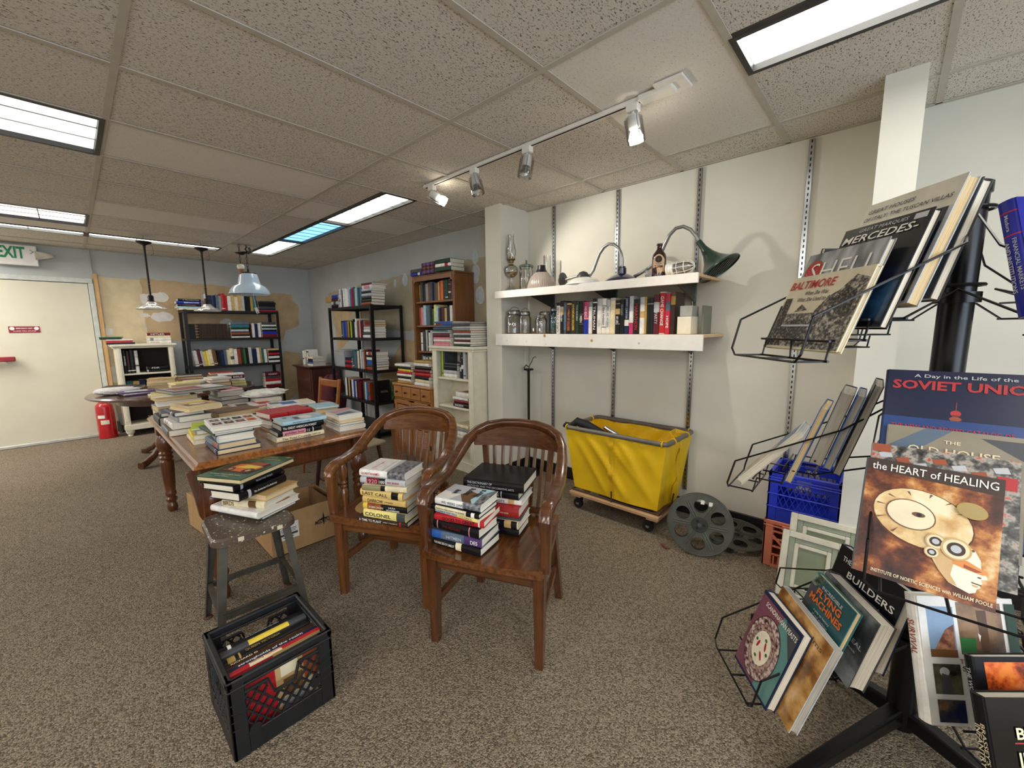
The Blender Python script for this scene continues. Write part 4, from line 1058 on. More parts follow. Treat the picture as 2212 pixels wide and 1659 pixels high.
# ------------------------------------------------------------------ stacks on the armchairs
CG = 'books stacked on the armchairs'
stack('on the cane seat', CG, (.972, 1.578), 25, 'L', [
    S_(.20, .275, .025, 'dark brown', o=(0, 0, 0), spine=[('A TIME TO PLANT', .27, .46, 'white', .5), ('JAMES T. FARMER III', .67, .28, 'cream', .24)], bands=[(.85, .88, 'red')], desc='flat dark brown book a time to plant, bottom of the cane seat stack'),
    S_(.165, .232, .042, 'pale yellow', o=(-.002, .004, -1), spine=[('COLONEL', .36, .62, 'black', .42)], bands=[(.80, 1, 'dark grey')], desc='thick pale yellow book titled colonel on the cane seat'),
    S_(.16, .235, .031, 'black', o=(0, .002, 1), bands=[(0, .1, 'yellow'), (.1, .42, 'rust'), (.22, .28, 'brown')], spine=[('UNBROKEN', .3, .36, 'cream', .34), ('LAURA', .68, .16, 'white', .26, .2), ('HILLENBRAND', .70, .3, 'white', .26, -.2)], desc='black and amber book in the cane seat stack'),
    S_(.16, .236, .034, 'tan', o=(-.002, .0, 0), spine=[('DARROW', .31, .36, 'dark brown', .5), ('A Biography', .62, .2, 'brown', .26)], bands=[(0, 1, pm('cover buff', 'd9b96f', .4))], desc='buff book with dark capitals above the black and amber book'),
    S_(.16, .236, .036, 'tan', o=(-.008, .006, -2), spine=[('LAST CALL', .36, .60, 'dark brown', .42)], bands=[(0, .74, pm('cover straw', 'e0c47c', .4)), (.74, .90, 'black'), (.9, 1, pm('cover straw', 'e0c47c', .4))], desc='straw coloured book titled last call in the cane seat stack'),
    S_(.17, .225, .026, 'cream', o=(-.012, .004, 7), bands=[(0, .42, pm('cover khaki', '8d8660', .5)), (.42, .52, 'black')], desc='cream and khaki book twisted in the cane seat stack'),
    S_(.165, .24, .030, 'silver', o=(-.0, .004, 2), bands=[(.14, .42, 'dark red'), (.42, .56, 'black')], spine=[('1920', .27, .24, 'pink', .66), ('100', .49, .12, 'white', .5), ('ERIC BURNS', .74, .26, 'red', .32)], desc='silver grey spined book just under the white topmost one, cane seat'),
    S_(.17, .245, .034, 'white', o=(.006, .006, 1), spine=[('GUANTANAMO', .25, .40, 'red', .36)], bands=[(.62, 1, pm('photo_grey', '6f7073', .4, var=.5, scale=60))], desc='white and grey photo book topmost on the cane seat',
       art=[('r', (-.5, -.5, .5, -.12), MATS['photo_grey']), ('p', [(-.5, -.12), (.5, -.12), (.5, -.02), (-.5, -.07)], 'silver'), ('p', [(-.5, .0), (.5, .05), (.5, .07), (-.5, .02)], 'silver')],
       words=[('GUANTANAMO', -.1, .26, .6, .05, 'pink'), ('A NOVEL', -.05, .17, .4, .03, 'silver')])], .4555)
stack('at the front of the scooped seat', CG, (1.045, 1.158), 15, 'L', [
    S_(.165, .242, .036, 'black', o=(0, 0, 0), spine=[('THE DARK SIDE OF CAMELOT', .26, .44, 'white', .30)], bands=[(.50, .62, 'cream')], art=[], desc='black and white book at the bottom front of the scooped seat'),
    S_(.17, .242, .040, 'slate', o=(-.002, .002, 4), bands=[(0, .2, 'blue'), (.66, 1, 'purple')], spine=[('HITMEN', .46, .3, 'silver', .34), ('DES', .86, .14, 'white', .4)], art=[('r', (-.5, -.5, .5, .5), 'dark grey')], words=[('MALFEASE', .1, .0, .8, .16, 'silver')], desc='blue to purple spined book second up at the scooped seat front'),
    S_(.155, .232, .042, 'black', o=(0, .004, -1), bands=[(.09, .11, 'pink'), (.80, .82, 'pink')], spine=[('THE HISTORY', .42, .42, 'dark red', .26)], desc='black leather book with pink lines on its spine, scooped seat'),
    S_(.175, .232, .030, 'red', o=(.004, .0, 6), spine=[('GOOD TO GREAT', .50, .66, 'black', .46)], bands=[(.9, .93, 'white')], desc='bright red book titled good to great'),
    S_(.135, .222, .016, 'pale yellow', o=(.0, .004, -3), bands=[(0, .25, 'light blue'), (.25, .5, 'silver')], spine=[('LAKE OF THE OZARKS', .48, .8, 'slate', .5)], hard=False, desc='thin blue to yellow paperback above the bright red book'),
    S_(.16, .238, .021, 'black', o=(-.008, .002, 1), bands=[(.1, .75, 'cream'), (.85, .92, 'white')], spine=[('THE JUNGLE WAR AGAINST THE JAPANESE', .42, .6, 'dark grey', .34)], desc='black and cream book directly under the white book with brown torn picture'),
    S_(.155, .222, .032, 'white', o=(.006, .004, 3), spine=[('WE WERE LIARS', .4, .5, 'slate', .36)], bands=[(.62, 1, MATS['photo_grey'])], desc='white book with a torn brown picture, topmost at the scooped seat front',
       art=[('r', (-.5, -.5, .5, .5), 'silver'), ('p', [(-.5, .5), (.0, .5), (-.1, .1), (-.5, .2)], 'white'), ('p', [(-.5, -.5), (.5, -.5), (.5, -.2), (.1, -.15), (-.2, -.05), (-.5, -.1)], 'light blue'), ('p', [(-.5, -.1), (-.1, .1), (.2, -.02), (.1, -.25), (-.3, -.2), (-.5, -.3)], 'brown'), ('p', [(-.5, -.35), (.1, -.3), (.5, -.45), (.5, -.5), (-.5, -.5)], MATS['photo_grey'])],
       words=[('we', .0, .24, .3, .11, 'black', 0, .02), ('were', .14, .0, .5, .11, 'black', 0, .02), ('liars', .16, -.22, .5, .13, 'black', 0, .02)])], .4445)
stack('at the back of the scooped seat', CG, (1.272, 1.150), 22, 'L', [
    S_(.15, .225, .034, 'black', o=(.0, 0, 0), covered=()), S_(.165, .235, .036, 'cream', o=(-.004, .0, -1), bands=[(.55, .98, 'black'), (.72, .86, 'tan')], desc='cream and black book with a face on its spine, scooped seat back'),
    S_(.15, .23, .012, 'dark grey', o=(-.0, .0, 4)),
    S_(.165, .24, .045, 'red', o=(-.002, .004, 2), bands=[(0, 1, pm('cover_brickred', '9c2320', .4))], spine=[('THE RED BOOK', .7, .22, 'cream', .14)], desc='plain dark red hardback in the scooped seat back stack'),
    S_(.17, .25, .026, 'white', o=(.035, .0, 1), spine=[('AIR WAR VARSITY', .40, .56, 'black', .5)], bands=[(0, .12, 'slate'), (.74, .86, 'tan')], desc='white spined book titled air war varsity'),
    S_(.17, .25, .036, 'black', o=(.03, .012, 0), bands=[(.1, .12, 'silver'), (.28, .5, 'pink'), (.66, .68, 'silver')], spine=[('SPIEGEL', .58, .1, 'silver', .4)], desc='black book with a portrait on its spine under the big dictionary'),
    S_(.225, .295, .045, 'black', o=(.02, -.012, 2), spine=[('THE DICTIONARY OF', .28, .42, 'silver', .24, .16), ('ANTIQUES AND THE DECORATIVE ARTS', .46, .78, 'silver', .24, -.2)], desc='big black dictionary topmost at the back of the scooped seat')], .4465)

# ------------------------------------------------------------------ black shelf against the back wall
AG = 'books on the black shelf at the back wall'; ay = 7.34; A_ = (1, 0); AO = (0, -1)
def L_(c, **k): return S_(R_.uniform(.16, .19), R_.uniform(.235, .26), R_.uniform(.026, .038), c, **k)
stack('on the far left of the back shelf top', AG, (1.07, 7.32), 0, 'R', [S_(.2, .27, .022, 'cream', o=(0, 0, 0)), S_(.19, .28, .024, 'light blue', o=(-.02, 0, 1)), S_(.18, .27, .034, 'black', o=(-.01, 0, -1), spine=[('A THOUSAND', .5, .6, 'pink', .3)]), S_(.18, .28, .036, 'royal blue', o=(-.02, 0, 0), spine=[('EISENHOWER', .6, .6, 'white', .5)]), S_(.18, .26, .034, 'black', o=(0, 0, 0), spine=[('A Thousand Days', .55, .7, 'cream', .45)])], 1.6755)
row('on the back shelf top', AG, (1.375, ay), A_, AO, 'silver navy dark_blue slate dark_grey red red white tan cream tan silver black black gold teal'.replace('dark_blue', 'navy').replace('dark_grey', 'grey').split(), 1.6755, length=.66, hts=(.21, .25))
stack('on the far right of the back shelf top', AG, (2.055, 7.32), 0, 'R', [S_(.18, .27, .02, 'red', o=(.0, 0, 0)), S_(.17, .24, .022, 'navy', o=(0, 0, 0)), S_(.17, .24, .03, 'dark grey', o=(0, 0, 1)), S_(.17, .24, .034, 'black', o=(0, 0, 0), spine=[('Ezra Pound', .4, .5, 'white', .5)]), S_(.17, .25, .034, 'black', o=(0, 0, -1)), S_(.16, .23, .02, 'dark grey', o=(0, 0, 2))], 1.6755)
row('in the dark gilt set, back shelf', 'matching dark volumes with gilt bands', (1.15, ay), A_, AO, ['black', 'black'] + ['dark brown'] * 11, 1.2715, hts=(.205, .21), length=.47,
    bands={i: [(.12, .15, 'gold'), (.3, .33, 'gold'), (.5, .53, 'gold'), (.7, .73, 'gold'), (.9, .92, 'gold')] for i in range(2, 13)})
stack('in the middle of the back shelf, second board', AG, (1.66, 7.32), 0, 'R', [S_(.18, .24, .02, 'white', o=(0, 0, 0)), S_(.17, .24, .026, 'black', o=(0, 0, 0)), S_(.17, .24, .026, 'rust', o=(0, 0, 0)), S_(.17, .24, .022, 'dark grey', o=(0, 0, 0)), S_(.17, .23, .026, 'silver', o=(0, 0, 0)), S_(.17, .23, .024, 'dark green', o=(0, 0, 0)), S_(.17, .24, .04, 'teal', o=(0, 0, 0)), S_(.16, .24, .05, 'slate', o=(0, 0, 0))], 1.2715)
row('beside the middle stack, back shelf', AG, (1.915, ay), A_, AO, 'dark brown,white,navy,white'.split(','), 1.2715, length=.15, hts=(.2, .22))
stack('on the far right of the second board, back shelf', AG, (2.075, 7.32), 0, 'R', [S_(.18, .21, .045, 'dark red', o=(0, 0, 0)), S_(.17, .215, .045, 'royal blue', o=(0, 0, 0), bands=[(0, .5, 'gold')]), S_(.17, .21, .026, 'black', o=(0, 0, 0)), S_(.17, .21, .022, 'silver', o=(0, 0, 0)), S_(.17, .21, .03, 'dark green', o=(0, 0, 0)), S_(.17, .21, .022, 'white', o=(0, 0, 0)), S_(.17, .2, .04, 'dark grey', o=(0, 0, 0))], 1.2715)
row('on the third board, back shelf', AG, (1.19, ay), A_, AO, 'white,maroon,silver,yellow,pale yellow,cream,brown,black,navy,slate,cream,cream,white,rust,dark brown,green,black,silver,navy,navy,white,gold,teal,white'.split(','), .8665, length=.93, hts=(.21, .25), lean=[-6] * 4 + [-5] * 3 + [-1.5] * 17)
stack('on the far right of the third board, back shelf', AG, (2.135, 7.32), 0, 'R', [S_(.17, .165, .03, 'white', o=(0, 0, 0)), S_(.17, .165, .032, 'black', o=(0, 0, 0)), S_(.17, .16, .034, 'white', o=(0, 0, 0), spine=[('WILD BILL', .5, .7, 'red', .4)]), S_(.17, .165, .022, 'black', o=(0, 0, 0)), S_(.17, .15, .03, 'red', o=(0, 0, 0)), S_(.17, .16, .04, 'black', o=(0, 0, 0)), S_(.17, .18, .028, 'tan', o=(-.01, 0, 0))], .8665)
stack('on the lowest visible board, back shelf', AG, (2.06, 7.32), 0, 'R', [S_(.17, .22, .045, 'dark red', o=(0, 0, 0)), S_(.17, .22, .05, 'white', o=(0, 0, 0)), S_(.17, .22, .045, 'red', o=(0, 0, 0), bands=[(.4, 1, 'black')]), S_(.17, .22, .04, 'dark grey', o=(0, 0, 0)), S_(.17, .22, .06, 'maroon', o=(0, 0, 0), spine=[('THE BEAST', .5, .6, 'white', .4)])], .4615)
row('on the lowest board, back shelf', AG, (1.2, ay), A_, AO, 'black,navy,white,black,tan,grey,red,black'.split(','), .4615, length=.4, hts=(.22, .25), occ=.05)

# ------------------------------------------------------------------ black shelf along the side wall
BG = 'books on the black shelf by the side wall'; bx = 2.56; B_ = (0, -1); BO = (-1, 0)
stack('at the far end of the side shelf top', BG, (2.55, 5.62), 0, 'L', [S_(.17, .2, .045, 'black', o=(0, 0, 0)), S_(.17, .2, .045, 'silver', o=(0, 0, 0), bands=[(.3, .7, 'dark grey')]), S_(.17, .2, .04, 'dark brown', o=(0, 0, 0)), S_(.16, .18, .045, 'royal blue', o=(0, .0, 0))], 1.6755)
row('on the side shelf top', BG, (bx, 5.61), B_, BO, 'white,silver,black,white,white,white,silver,light blue,blue,red,dark grey,light blue,silver,teal,slate,slate'.split(','), 1.6755, length=.66, hts=(.22, .26))
stack('at the near end of the side shelf top', BG, (2.53, 4.685), 0, 'L', [S_(.19, .24, .034, 'rust', o=(0, 0, 0)), S_(.19, .24, .036, 'black', o=(.005, 0, 1)), S_(.19, .24, .036, 'black', o=(.01, 0, -1)), S_(.19, .23, .034, 'silver', o=(.01, 0, 1)), S_(.19, .23, .026, 'black', o=(.01, 0, 0)), S_(.18, .23, .03, 'silver', o=(.015, 0, 2)), S_(.2, .23, .045, 'white', o=(.02, 0, 1), bands=[(.2, .8, 'pink')]), S_(.22, .24, .022, 'maroon', o=(.015, 0, 2), bands=[(.3, .7, 'silver')])], 1.6755)
row('on the second board, side shelf', BG, (bx, 5.60), B_, BO, 'black,slate,royal blue,blue,brown,gold,black,lime,black,black,light blue,white,brown,brown,pink,black,maroon,grey'.split(','), 1.2715, length=.66, hts=(.20, .25))
stack('at the near end of the second board, side shelf', BG, (2.53, 4.69), 0, 'L', [S_(.19, .23, .036, 'white', o=(0, 0, 0)), S_(.19, .22, .034, 'dark grey', o=(0, 0, 1)), S_(.19, .22, .034, 'white', o=(.005, 0, -1)), S_(.18, .22, .036, 'silver', o=(.01, 0, 0)), S_(.19, .21, .02, 'rust', o=(.005, 0, 1), pages='pages_cream'), S_(.18, .2, .032, 'dark red', o=(.01, 0, 1), pages='pages_cream'), S_(.18, .2, .024, 'brown', o=(.01, 0, -1)), ], 1.2715)
stack('beside the clear bin, side shelf', BG, (2.55, 5.33), 0, 'L', [S_(.16, .19, .035, 'red', o=(0, 0, 0)), S_(.16, .19, .03, 'navy', o=(0, 0, 2)), S_(.16, .18, .03, 'red', o=(.0, 0, -2)), S_(.16, .18, .035, 'navy', o=(0, 0, 1))], .8665)
row('on the third board, side shelf', BG, (bx, 5.31), B_, BO, 'dark grey,teal,slate,teal,cream,dark grey,white,grey,silver,rust,black,maroon'.split(','), .8665, length=.41, hts=(.22, .26))
stack('at the near end of the third board, side shelf', BG, (2.53, 4.68), 0, 'L', [S_(.2, .2, .036, 'rust', o=(0, 0, 0)), S_(.2, .21, .034, 'dark grey', o=(.005, 0, 0), pages='pages_white'), S_(.2, .2, .03, 'blue', o=(.005, 0, 2)), S_(.19, .2, .028, 'blue', o=(.01, 0, -3)), S_(.2, .2, .03, 'white', o=(.005, 0, 1)), S_(.19, .2, .024, 'black', o=(.005, 0, 0)), S_(.19, .2, .04, 'white', o=(.01, 0, 1), bands=[(.2, .6, 'rust')])], .8665)
row('on the lowest board, side shelf', BG, (bx, 5.62), B_, BO, 'slate,white,black,black,tan,black,white,royal blue,silver,black,dark red,maroon,black,brown,light blue,blue,rust'.split(','), .4615, length=.72, hts=(.22, .26))
book(axes((1, 0, 0), (0, 0, 1), (0, -1, 0), (2.64, 4.72, .4615 + .135)), .19, .27, .03, 'black', 'black book standing cover out at the near end of the side shelf', BG, words=[('MACHINES', .05, .0, .6, .03, 'silver'), ('AND FLYING', .05, -.05, .6, .03, 'silver')], covered=('bot',))
book(axes((1, 0, 0), (0, 0, 1), (0, -1, 0), (2.84, 4.72, .4615 + .125)), .17, .25, .02, 'dark green', 'green illustrated book standing cover out at the side shelf corner', BG, art=[('r', (-.5, -.5, .5, .5), pm('leafy', '4c6b34', .5, var=.5, scale=40)), ('r', (-.4, .3, .3, .45), 'yellow')], covered=('bot',))

# ------------------------------------------------------------------ low cream bookcase by the door
LG = 'books in the low cream bookcase'
stack('on top of the low cream bookcase, door side', LG, (.28, 7.30), -3, 'R', [S_(.18, .27, .022, 'black', o=(.02, 0, 0), bands=[(.3, 1, 'white')]), S_(.18, .25, .026, 'red', o=(.02, 0, 1)), S_(.17, .25, .014, 'white', o=(.02, .0, 2)), S_(.17, .2, .02, 'black', o=(-.03, .02, -4)), S_(.15, .22, .012, 'green', o=(-.04, 0, 3))], 1.2165)
stack('on top of the low cream bookcase, shelf side', LG, (.70, 7.30), 0, 'R', [S_(.18, .24, .036, 'white', o=(0, 0, 0), spine=[('SCORPIONS', .3, .4, 'red', .35)]), S_(.18, .24, .038, 'white', o=(0, 0, 0), bands=[(.1, .25, 'grey')]), S_(.17, .24, .03, 'cream', o=(0, 0, 0), spine=[('MILI TARY', .4, .6, 'rust', .4)]), S_(.17, .24, .036, 'dark red', o=(0, 0, 0), spine=[('HITLER', .45, .6, 'white', .6)], desc='dark red topmost book with white capitals on the low cream bookcase')], 1.2165)
row('in the upper bay, low cream bookcase', LG, (.435, 7.33), A_, AO, 'black,dark brown,black,white'.split(','), .8315, length=.15, hts=(.29, .31), titles={0: ('SWORD', 'white', .5)})
stack('in the upper bay of the low cream bookcase', LG, (.66, 7.33), 0, 'R', [S_(.17, .22, .034, 'black', o=(0, 0, 0), bands=[(0, .05, 'white')]), S_(.17, .22, .04, 'black', o=(0, 0, 0), spine=[('FDR', .4, .5, 'white', .5)]), ], .8315)
row('in the lower bay, low cream bookcase', LG, (.44, 7.34), A_, AO, 'teal,tan,navy,black,silver,black,grey,light blue'.split(','), .4515, length=.44, hts=(.26, .3), occ=.3)
stack('at the bottom of the low cream bookcase', LG, (.62, 7.33), 0, 'R', [S_(.18, .26, .03, 'maroon', o=(0, 0, 0)), S_(.18, .24, .03, 'white', o=(0, 0, 3))], .157)

# ------------------------------------------------------------------ tall wooden bookcase
WG = 'books in the tall wooden bookcase'; wx = 2.76
stack('on the far end of the tall bookcase top', WG, (2.70, 3.86), 0, 'L', [S_(.17, .2, .03, 'royal blue', o=(0, 0, 0), bands=[(.7, .9, 'white')]), S_(.17, .2, .04, 'dark grey', o=(.0, 0, 2))], 1.966)
stack('of plaid bound books on the tall bookcase', WG, (2.69, 3.60), 0, 'L', [S_(.18, .23, .04, 'purple', o=(0, 0, 0), bands=[(.2, .23, 'gold'), (.5, .53, 'gold'), (.8, .83, 'gold')]), S_(.18, .23, .04, 'maroon', o=(0, 0, 0), bands=[(.2, .23, 'gold'), (.5, .53, 'gold'), (.8, .83, 'gold')]), S_(.18, .23, .036, 'purple', o=(0, 0, 0), bands=[(.2, .23, 'gold'), (.5, .53, 'gold'), (.8, .83, 'gold')])], 1.966)
stack('on the near end of the tall bookcase top', WG, (2.69, 3.33), 4, 'L', [S_(.20, .24, .042, 'dark green', o=(0, 0, 0)), S_(.19, .23, .034, 'white', o=(.0, .0, 2), bands=[(.6, .8, 'red')]), S_(.2, .24, .042, 'dark green', o=(.0, .0, -3))], 1.966)
row('on the first board, tall bookcase', WG, (wx, 4.01), B_, BO, 'gold,dark grey,black,grey,brown,slate,navy,dark grey,brown,tan,rust,orange,dark green,dark green,dark brown,maroon,tan'.split(','), 1.681, length=.66, hts=(.18, .225), pages='pages_cream')
row('on the second board, tall bookcase', WG, (wx, 4.01), B_, BO, 'rust,pink,light blue,slate,slate,black,green,pale yellow,light blue,dark grey,maroon,dark brown,tan,black,white,rust,red'.split(','), 1.416, length=.66, hts=(.18, .225))
row('on the third board, tall bookcase', WG, (wx, 4.01), B_, BO, 'white,dark grey,silver,black,white,silver,navy,navy,purple,red,black,grey'.split(','), 1.126, length=.50, hts=(.2, .24))
row('on the fourth board, tall bookcase', WG, (wx, 4.01), B_, BO, 'slate,silver,cream,teal,pale yellow,white,tan'.split(','), .841, length=.26, hts=(.2, .24), occ=.4)

# ------------------------------------------------------------------ cream fluted bookcase
FG = 'books in the fluted cream bookcase'; fx = 2.505
stack('on the near part of the fluted bookcase top', FG, (2.46, 2.80), 0, 'L', [S_(.22, .23, .02, c, o=(R_.uniform(-.01, .01), 0, R_.uniform(-2, 2))) for c in ('dark green', 'white', 'maroon', 'white', 'dark grey', 'silver', 'rust', 'grey', 'silver')] + [S_(.23, .24, .022, 'dark grey', o=(-.01, .0, 2), pages='pages_grey'), S_(.22, .25, .016, 'grey', o=(-.0, .0, 3), pages='pages_grey')], 1.2115)
stack('on the far part of the fluted bookcase top', FG, (2.45, 3.085), 0, 'L', [S_(.22, .25, .022, 'pink', hard=False, o=(0, 0, 1)), S_(.22, .26, .018, 'pink', hard=False, o=(.01, 0, -2)), S_(.22, .25, .02, 'white', hard=False, o=(0, 0, 2)), S_(.22, .25, .02, 'pink', hard=False, o=(0, 0, 1)), S_(.23, .25, .04, 'maroon', o=(0, 0, 0)), S_(.22, .26, .014, 'silver', hard=False, o=(0, 0, 3)), S_(.22, .26, .016, 'teal', hard=False, o=(-.01, 0, -3)), S_(.25, .27, .022, 'dark grey', o=(-.02, -.05, 3)), S_(.22, .26, .02, 'slate', o=(0, -.04, 0)), S_(.22, .26, .02, 'rust', o=(0, -.05, -2), bands=[(.4, 1, 'blue')]), S_(.22, .26, .016, 'blue', hard=False, o=(.0, -.04, 4))], 1.2115)
row('in the top bay, fluted bookcase', FG, (fx, 3.30), B_, BO, 'lime,dark grey'.split(','), .901, length=.05, hts=(.26, .27))
stack('in the top bay of the fluted bookcase', FG, (2.50, 3.05), 0, 'L', [S_(.17, .2, .034, 'white', o=(0, 0, 0)), S_(.17, .2, .034, 'silver', o=(0, 0, 0)), S_(.17, .19, .05, 'black', o=(0, 0, 0)), S_(.17, .19, .022, 'dark grey', o=(0, 0, 0))], .901)
row('at the near side of the top bay, fluted bookcase', FG, (fx, 3.02), B_, BO, 'navy,black,silver,grey,maroon'.split(','), .901, length=.15, hts=(.22, .26))
stack('in the middle bay of the fluted bookcase', FG, (2.49, 2.87), 0, 'L', [S_(.17, .22, .036, 'black', o=(0, .01, 0), spine=[('ANDREW', .4, .6, 'white', .6)]), S_(.17, .22, .03, 'dark red', o=(.01, .01, 2)), S_(.17, .22, .026, 'white', o=(.01, .03, 1)), S_(.19, .2, .05, 'white', o=(.01, .0, -2), art=[('r', (-.3, -.3, .3, .3), 'rust')])], .621)
stack('at the bottom of the fluted bookcase', FG, (2.49, 2.88), 0, 'L', [S_(.17, .22, .04, 'white', o=(0, 0, 0)), S_(.17, .22, .035, 'grey', o=(0, 0, 2)), S_(.17, .21, .03, 'cream', o=(0, 0, -2))], .341)

# ------------------------------------------------------------------ stacks on the low cabinet
KG = 'books on the low brown cabinet'
stack('on the far end of the low cabinet', KG, (2.44, 3.76), 0, 'L', [S_(.19, .26, .026, c, o=(R_.uniform(0, .01), R_.uniform(-.01, .01), R_.uniform(-4, 4))) for c in ('gold', 'white', 'black', 'white', 'red', 'yellow', 'black')] + [S_(.2, .28, .028, 'white', o=(.0, .01, 3))], .7825)
stack('on the near end of the low cabinet', KG, (2.44, 3.42), 0, 'L', [S_(.19, .26, .034, c, o=(R_.uniform(0, .012), R_.uniform(-.012, .012), R_.uniform(-4, 4))) for c in ('white', 'cream', 'black', 'red', 'dark red', 'black', 'white')] + [S_(.18, .24, .024, 'gold', o=(.0, .01, 5), pages='pages_cream')], .7825)

# ------------------------------------------------------------------ corner cabinet
stack('of pale books on the corner cabinet', 'books on the corner cabinet', (2.54, 6.62), 0, 'L', [S_(.2, .2, .03, 'white', o=(0, 0, 0)), S_(.2, .2, .03, 'slate', o=(0, 0, 2)), S_(.18, .19, .05, 'navy', o=(0, 0, 0)), S_(.18, .19, .03, 'cream', o=(0, 0, 0))], .8155)
row('on the corner cabinet', 'books on the corner cabinet', (2.58, 7.12), B_, BO, 'white,cream,white,silver,white'.split(','), .8155, length=.2, hts=(.22, .25))

# ------------------------------------------------------------------ books on the white wall shelf
WS = 'biographies on the lower white shelf'
WSB = [('white', [(0, .1, 'black')], ('TO THE END OF EARTH', 'black', .8, .55)), ('black', [(.18, .42, 'tan'), (.2, .25, 'silver')], ('BUSH', 'white', .2, .52)), ('dark grey', [(.06, .88, 'slate')], None), ('black', [(.0, .06, 'tan')], ('COMPANY OF SOLDIERS', 'orange', .8, .5)),
       ('dark brown', [], ('AMERICAN SOLDIER', 'yellow', .8, .5)), ('dark green', [], ('WAR IN KOREA', 'silver', .5, .35)), ('black', [(.4, .405, 'silver'), (.7, .705, 'silver')], ('MEN', 'white', .2, .55)), ('pink', [(0, .5, pm('cover_magenta', 'b92f63', .4)), (.55, 1, 'royal blue')], ('HIS EXC', 'white', .34, .32)),
       ('white', [(0, .16, 'grey')], None), ('black', [(.1, .13, 'white')], ('TRUMAN', 'white', .7, .55)), ('white', [(0, .2, 'silver')], ('LBJ', 'silver', .3, .7)), ('white', [(.8, .82, 'black'), (.2, .22, 'black')], ('Blind Ambition', 'dark grey', .5, .5)),
       ('white', [(0, .2, 'silver')], ('RFK: HIS WORDS', 'teal', .6, .5)), ('cream', [(0, .08, 'silver')], None), ('black', [(.25, .42, 'tan'), (.1, .11, 'white'), (.7, .71, 'white')], ('MY LIFE', 'white', .2, .58)), ('black', [], ('REAGAN', 'grey', .3, .3)),
       ('navy', [(.62, .78, 'white')], ('JIMMY CARTER', 'silver', .56, .32)), ('silver', [(.4, .7, 'white'), (.7, 1, pm('cover_magenta', 'b92f63', .4))], None), ('black', [], ('MARATHON', 'red', .75, .5)), ('white', [(0, .2, 'silver'), (.38, .56, 'tan')], None),
       ('gold', [], None), ('black', [(.15, .17, 'silver')], None), ('maroon', [(.2, .45, 'silver')], ('PARTY', 'silver', .3, .6)), ('white', [(.02, .98, 'red')], ('GAME CHANGE', 'white', .7, .45)), ('red', [(0, 1, pm('cover_crimson', 'c01a3c', .4)), (.2, .42, 'slate')], ('HOPE', 'white', .3, .7)), ('dark brown', [(.1, .3, 'gold'), (.0, .1, 'brown')], None)]
yy_ = 1.985; rs = random.Random(9)
for i, (c, bd, tx) in enumerate(WSB):
    t_ = .0395 * rs.uniform(.75, 1.2); h_ = rs.uniform(.235, .262) if i < 22 else rs.uniform(.26, .275)
    if c == 'gold': t_ = .015
    book(axes((1, 0, 0), (0, 0, 1), (0, -1, 0), (2.665 + .08, yy_, 1.3265 + h_ / 2)), .16, h_, t_ - .001, c, '%s book, %s from the jars, upright on the lower white shelf' % (c, ORD[i]), WS, bands=bd, spine=[(tx[0], tx[3], tx[2], tx[1], .5)] if tx else [], covered=('bot', 'fore'))
    yy_ -= t_
print('shelf end', yy_)
# ------------------------------------------------------------------ books in the black crate, spines up
CRG = 'books in the black crate'
yk = 1.452
for i, (c, t_, h_, w_, bd, sp, d_) in enumerate([
    ('red', .020, .285, .215, [(.45, .8, 'cream')], [('Barbarian Europe', .62, .34, 'red', .55)], 'red spined book nearest the pierced front of the black crate'),
    ('navy', .026, .285, .205, [], [('strongholds of the realm', .47, .72, 'white', .6)], 'black book titled strongholds of the realm in the crate'),
    ('dark brown', .030, .285, .20, [], [('RICHARD III', .2, .28, 'cream', .34), ('THE GREAT DEBATE', .62, .34, 'brown', .26)], 'dark brown book third from the front in the black crate'),
    ('black', .034, .28, .20, [(.04, .12, 'gold'), (.16, .18, 'gold')], [('QUEEN VICTORIA', .44, .40, 'gold', .42)], 'black book with gilt bands in the black crate'),
    ('dark grey', .030, .28, .205, [(.3, .78, 'yellow')], [], 'dark book with a yellow panel on its spine in the black crate'),
    ('black', .030, .285, .20, [(.1, .14, 'white')], [('AN ILLUSTRATED HISTORY', .5, .4, 'silver', .2)], 'black book farthest from the pierced front of the crate')]):
    tl = math.radians(4); w_ += .032
    ux = Vector((0, -math.sin(tl), -math.cos(tl))); uz = Vector((0, math.cos(tl), -math.sin(tl))); uy = Vector((-1, 0, 0))
    o_ = Vector((.377, yk + .012, .016)) - ux * w_ / 2
    if i == 0: o_ = o_ + uz * t_; uz = -uz; uy = -uy
    book(axes(ux, uy, uz, o_), w_, h_, t_, c, d_, CRG, bands=bd, spine=sp, covered=('fore',), art=[('r', (-.5, -.06, .5, .5), 'tan'), ('r', (-.45, .0, -.1, .2), 'cream'), ('r', (-.05, .02, .2, .24), 'brown'), ('r', (.22, -.02, .46, .3), 'grey'), ('r', (-.3, .26, .1, .46), 'rust'), ('r', (.12, .3, .4, .46), 'cream')] if i == 0 else [])
    yk += t_ + .004
